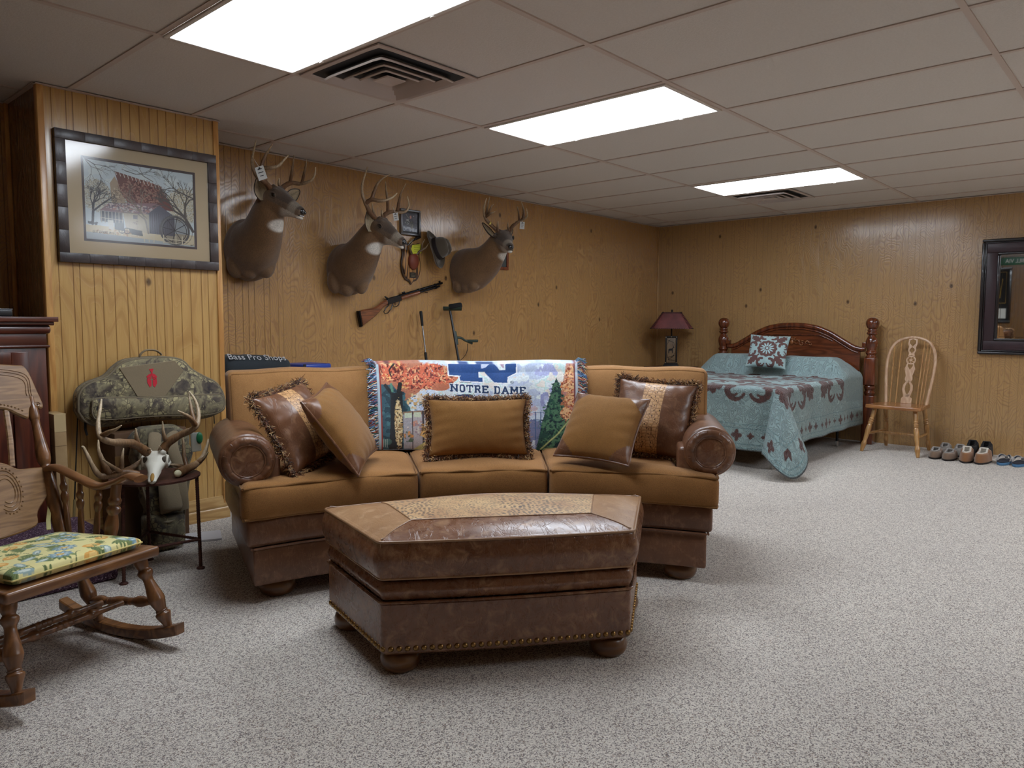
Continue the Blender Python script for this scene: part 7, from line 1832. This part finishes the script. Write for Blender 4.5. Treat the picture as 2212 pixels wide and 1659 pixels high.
q.build('bevel_line', plain('bevel_line', (150, 156, 152), .1, metal=1), mr, smooth=0)
# what the mirror shows: left wall with shadow-boxed jersey and a street sign
jf = thing('jersey_frame', 'black shadow box holding a dark jersey, seen in the mirror', 'picture', (XL, -1.57, 1.25))
q = MB(); rframe(q, .42, .50, .38, .46, 0, .035); q.build('frame', M_mf, jf)
q = MB(); q.box((.008, 0, .0), (.012, .77, .93)); q.build('backing', plain('black_felt', (18, 18, 20), .9), jf, smooth=0)
q = MB()
q.tube([(.02, -.34, .42), (.02, -.34, -.14), (.02, .34, -.14), (.02, .34, .42)], .005, 6, closed=True)
for y in (-.28, .22): q.tube([(.022, y, .3), (.022, y+.03, -.05)], .006, 6)
q.build('gold_trim', plain('gold_thread', (176, 140, 60), .5), jf)
q = MB(); V_, F_ = text_mesh('9', .22); q.add(np.c_[.018+V_[:, 2], V_[:, 0]-.19, V_[:, 1]+.08], F_); q.build('jersey_number', plain('gold_number', (190, 150, 60), .6), jf, smooth=0)
q = MB(); q.box((.016, -.26, -.33), (.004, .18, .18)); q.build('photo_card', plain('white_photo', (206, 206, 200), .5), jf, smooth=0)
sg_ = thing('street_sign', 'green street sign with white letters high on the left wall, seen in the mirror', 'sign', (XL, -2.05, 1.86))
q = MB(); q.box((.004, 0, 0), (.004, .62, .14), r=.001); q.build('sign_plate', plain('sign_green', (16, 92, 62), .4), sg_)
q = MB(); V_, F_ = text_mesh('BILL VIA', .10); q.add(np.c_[.0068+V_[:, 2], V_[:, 0]*.85+.02, V_[:, 1]], F_); q.build('sign_letters', plain('sign_white', (220, 224, 220), .4), sg_, smooth=0)

# ================================================================ FOOTWEAR
M_sole = plain('dark_sole', (38, 32, 30), .8); M_fleece = mat_fabric('cream_fleece', (190, 180, 164), (222, 214, 202), (206, 196, 180), 1, .8, .5, .2); M_gfl = mat_fabric('grey_fleece', (120, 114, 108), (162, 156, 150), (140, 134, 126), 1, .8, .4, .2)
M_sue = mat_fabric('tan_suede', (134, 92, 60), (158, 112, 76), (120, 82, 54), 1, .2, .4, .4); M_taup = mat_fabric('taupe_suede', (116, 92, 74), (140, 116, 96), (104, 84, 70), 1, .2, .4, .4); M_grs = mat_fabric('grey_suede', (120, 114, 108), (146, 140, 132), (110, 104, 98), 1, .2, .4, .4)
def foot_out(n=44, L=.28, W=.10):
    t = np.linspace(0, 2*PI, n, endpoint=False); y = -np.cos(t)*L/2; x = np.sin(t)*W/2*(1+.10*np.cos(t+PI))*(1-.12*np.exp(-((y-.01)/.04)**2)); return np.c_[x, y]
def slipper(name, label, x, y, rz, up_m, lin_m, heel=True, L=.275, W=.100, H=.068, group=None):
    r = thing(name, label, 'slipper', (x, y, 0), rz, group); o_ = foot_out(44, L, W)        # toe towards +y local
    q = MB(); q.prism(o_, .018, ((0, 0, 0), (1, 0, 0), (0, 1, 0), (0, 0, 1)), bev=.004); q.build('sole', M_sole, r)
    q = MB(); Ls = []
    yy = o_[:, 1]; toe = sstep(.0, .10, yy)
    top = np.where(yy > .0, H*(1-.35*sstep(.05, .14, yy)), H*.80 if heel else H*.28)
    for k_ in np.linspace(0, 1, 7):
        inn = 1-.16*k_**2; p_ = o_*np.array([inn, 1-.05*k_**2]); Ls.append(np.c_[p_, .016+top*k_*.8])
    opening = np.c_[o_[:, 0]*.50, np.where(yy > .015, .02+(yy-.02)*.08, yy*.80)]
    open_h = np.where(yy > .0, H*1.05, top*.82+.010)
    for k_ in np.linspace(.25, 1, 5):
        p_ = lerp(Ls[6][:, :2], opening, k_); z = lerp(Ls[6][:, 2], .016+open_h*.92, math.sin(k_*PI/2)); Ls.append(np.c_[p_, z])
    loops(q, Ls); q.build('upper', up_m, r, smooth=70)
    q = MB(); rim = Ls[-1]; q.tube(rim, .008, 8, closed=True); Li = [rim, np.c_[rim[:, :2]*.98, rim[:, 2]*.5+.01], np.c_[o_*np.array([.75, .85]), np.full(44, .024)], np.c_[o_*.05, np.full(44, .024)]]
    loops(q, Li, cap='end'); q.build('lining', lin_m, r, smooth=70)
    return r
R90 = math.radians(-90)
G = 'footwear lined up along the bed wall'
a1 = slipper('slipper', 'grey slipper nearest the wall, behind the left taupe slipper', 5.525, -2.80, R90+.08, M_grs, M_gfl, True, .27, .105, .075, G)
dup(a1, (5.525, -2.915, 0), R90+.10, 'grey slipper nearest the wall, behind the right taupe slipper', G)
a2 = slipper('slipper', 'left taupe suede slipper in the front row beside the chair', 5.255, -2.785, R90+.05, M_taup, M_gfl, True, .25, .108, .070, G)
dup(a2, (5.235, -2.895, 0), R90-.02, 'right taupe suede slipper in the front row, next to the tan pair', G)
a3 = slipper('slipper', 'left tan suede slipper with thick cream fleece cuff', 5.24, -3.02, R90+.08, M_sue, M_fleece, True, .28, .108, .105, G)
dup(a3, (5.25, -3.137, 0), R90-.10, 'right tan suede slipper with thick cream fleece cuff', G)
M_bsh = mat_fabric('black_shoe_cloth', (26, 26, 28), (44, 44, 46), (30, 30, 32), 1, .3, .1, .3)
a4 = slipper('shoe', 'black shoe by the wall behind the left tan slipper', 5.59, -2.995, R90, M_bsh, M_blk2, True, .27, .10, .115, G)
a4['category'] = 'shoe'
dup(a4, (5.59, -3.10, 0), R90, 'black shoe by the wall behind the right tan slipper', G)
M_blue = plain('blue_foam', (74, 118, 156), .7); M_navy = plain('navy_footbed', (30, 36, 50), .8); M_gstrap = plain('grey_strap', (150, 146, 142), .6)
ff = thing('flip_flop', 'left blue flip-flop with grey and navy strap near the mirror', 'flip-flop', (5.33, -3.275, 0), R90-.05, G)
o_ = foot_out(44, .27, .098)
q = MB(); q.prism(o_, .022, ((0, 0, 0), (1, 0, 0), (0, 1, 0), (0, 0, 1)), bev=.004); q.build('sole', M_blue, ff)
q = MB(); q.prism(o_*.97, .006, ((0, 0, .022), (1, 0, 0), (0, 1, 0), (0, 0, 1)), bev=.002); q.build('footbed', M_navy, ff)
q = MB()
for sg in (-1, 1): q.tube(catmull([(sg*.046, -.035, .026), (sg*.044, .0, .052), (sg*.028, .035, .066), (0, .068, .052), (0, .072, .028)], 6), [(.010, .003)]*25, 8, up=(sg*.6, -.2, .6))
q.build('strap', M_gstrap, ff, smooth=70)
q = MB()
for sg in (-1, 1): q.tube(catmull([(sg*.040, .0, .054), (sg*.026, .035, .068), (0, .070, .052)], 6), [(.005, .003)]*13, 8, up=(sg*.6, -.2, .6))
q.build('strap_lining', M_navy, ff, smooth=70)
dup(ff, (5.33, -3.385, 0), R90-.10, 'right blue flip-flop with grey and navy strap near the mirror', G)
sn = slipper('shoe', 'pale patterned shoe half cut off by the right edge of the photo', 5.36, -3.53, R90, plain('pale_shoe', (196, 194, 190), .6), M_bsh, True, .28, .10, .085, G); sn['category'] = 'shoe'

# ================================================================ THINGS STANDING BEHIND THE SOFA
bt_ = thing('tote_bag', 'dark zippered bag lettered Bass Pro Shops lying behind the sofa\'s left corner', 'bag', (.62, -.02, .72), 0)
M_bag = mat_fabric('charcoal_bag', (38, 42, 46), (56, 62, 66), (44, 48, 52), 1, .2, .1, .3)
st_ = thing('storage_tub', 'grey lidded tub behind the sofa carrying the dark bag and blue binder', 'tub', (.72, -.02, 0))
q = MB(); q.rbox((0, 0, .375), (.42, .19, .375), .03, (2, 2, 2), deform=lambda V: np.c_[V[:, 0]*(1+.05*V[:, 2]), V[:, 1]*(1+.05*V[:, 2]), V[:, 2]]); q.build('body', plain('grey_tub', (90, 92, 96), .5), st_)
q = MB(); q.rbox((0, 0, .765), (.45, .215, .018), .012, (2, 2, 1)); q.build('lid', plain('dark_lid', (60, 62, 66), .5), st_)
BB = np.array((0.396,-0.100,0.923))
bt_.matrix_basis = Matrix.Translation((BB[0], 0.0, .785))
q = MB(); q.rbox((0, -.02, .080), (.225, .13, .082), .06, (6, 4, 3), deform=lambda V: np.c_[V[:, 0], V[:, 1], V[:, 2]*(1-.35*np.clip(V[:, 0]/.22, 0, 1))+.004*np.sin(V[:, 0]*40)]); q.build('bag_body', M_bag, bt_, smooth=70)
q = MB(); q.tube([(-.20, -.10, .135), (0, -.11, .145), (.20, -.10, .105)], .006, 6); q.build('zipper', M_black, bt_)
q = MB(); V_, F_ = text_mesh('Bass Pro Shops', .062)
def bend(V): x, y, z = V[:, 0], V[:, 1], V[:, 2]; return np.c_[x-.015, -.1355+y*.707-z, .148+y*.707-z-x*.05]
q.add(bend(V_), F_); q.build('lettering', plain('white_print', (214, 214, 214), .6), bt_, smooth=0)
bb_ = thing('blue_binder', 'flat bright blue case lying beside the dark bag behind the sofa', 'case', ((0.789,-0.060,0.873)[0], -.04, .785))
q = MB(); q.rbox((0, 0, .048), (.105, .12, .046), .012, (2, 2, 1)); q.build('cover', plain('royal_blue_vinyl', (26, 60, 150), .35), bb_)
q = MB(); q.box((-.098, -.1205, .085), (.02, .002, .02)); q.build('clasp', M_black, bb_)
# trekking pole
T0 = np.array((2.032,0.260,1.242)); T1 = np.array((2.036,0.200,0.840)); dpl = unit(T1-T0); base_ = T1+dpl*((T1[2]-.0)/-dpl[2])
tp = thing('walking_pole', 'steel walking pole with black grip leaning on the wall left of the detector', 'pole', (float(base_[0]), float(base_[1]), 0))
q = MB(); q.tube([T0+dpl*.10, base_], .0065, 10); q.build('shaft', plain('brushed_steel', (170, 172, 176), .25, metal=1), tp, world=True)
q = MB(); q.tube([T0, T0+dpl*.01, T0+dpl*.05, T0+dpl*.12], [.010, .0135, .0125, .010], 12); q.build('grip', M_black, tp, world=True)
q = MB(); tt = T0+dpl*.335; q.tube([tt, tt+dpl*.10], [.012, .011], 12); q.build('lock_collar', M_black, tp, world=True)
# metal detector
D0 = np.array((2.322,0.220,1.231)); D1 = np.array((2.321,0.120,0.833)); dd = unit(D1-D0); dbase = D1+dd*((D1[2]-.03)/-dd[2])
md = thing('metal_detector', 'green and black metal detector with arm cuff and control box leaning on wall', 'metal detector', (float(dbase[0]), float(dbase[1]), 0))
M_mgr = plain('olive_plastic', (42, 58, 48), .45); M_mbl = plain('black_tube', (22, 23, 26), .3)
q = MB(); q.tube([D0-dd*.03, dbase], .0105, 12); q.build('shaft', M_mbl, md, world=True)
rv = np.array([.671, -.742, 0])
q = MB(); cx_ = D0-dd*.02; a = np.linspace(-2.5, .1, 14); pr_ = np.array([0, 0, 1.0]); fv_ = np.array([-.742, -.671, 0])
def cup(U, V): ang = lerp(-2.9, -.25, U); return cx_+rv*(lerp(-.055, .095, V))[..., None]+(fv_*1.0)*(np.cos(ang)*.045)[..., None]+pr_*(np.sin(ang)*.040+.042)[..., None]
q.grid(cup, 16, 10); q.grid(lambda U, V: cup(U, V)+np.array([0, 0, -.004]), 16, 10, flip=True); q.build('arm_cuff', M_mgr, md, world=True, smooth=70)
q = MB(); q.rbox(cx_+rv*.045+np.array([0, 0, .038]), (.055, .045, .022), .014, (2, 2, 2), rot=np.stack([rv, fv_, pr_], 1)@euler(ry=-.15)); q.build('cuff_strap', M_blk2, md, world=True, smooth=60)
H0 = np.array((2.332,0.170,1.027)); H1 = np.array((2.429,0.160,1.003)); H2 = np.array((2.497,0.140,0.975))
q = MB(); q.tube([H0-dd*.05, H0, H0+dd*.06], [.016, .018, .015], 12); q.tube(catmull([H0, lerp(H0, H1, .6)+np.array([0, 0, .01]), H1, H2], 5), .010, 10); q.build('handle', M_mgr, md, world=True, smooth=60)
q = MB(); q.rbox(lerp(np.array((2.435,0.160,0.991)), np.array((2.570,0.130,1.002)), .5), (.050, .040, .011), .006, (2, 2, 1), rot=np.stack([rv, fv_, pr_], 1)); q.build('control_box', M_mgr, md, world=True)
q = MB(); q.tube(catmull([(2.452,0.150,0.976), (2.447,0.150,0.913), (2.414,0.150,0.868), (2.356,0.140,0.835)], 5), .0028, 6); q.build('cable', M_mbl, md, world=True)
q = MB(); q.lathe([(.002, 0), (.10, 0), (.11, .006), (.11, .016), (.10, .022), (.002, .022)], dbase+np.array([0, 0, -.028]), n=32); q.build('search_coil', M_mbl, md, world=True)
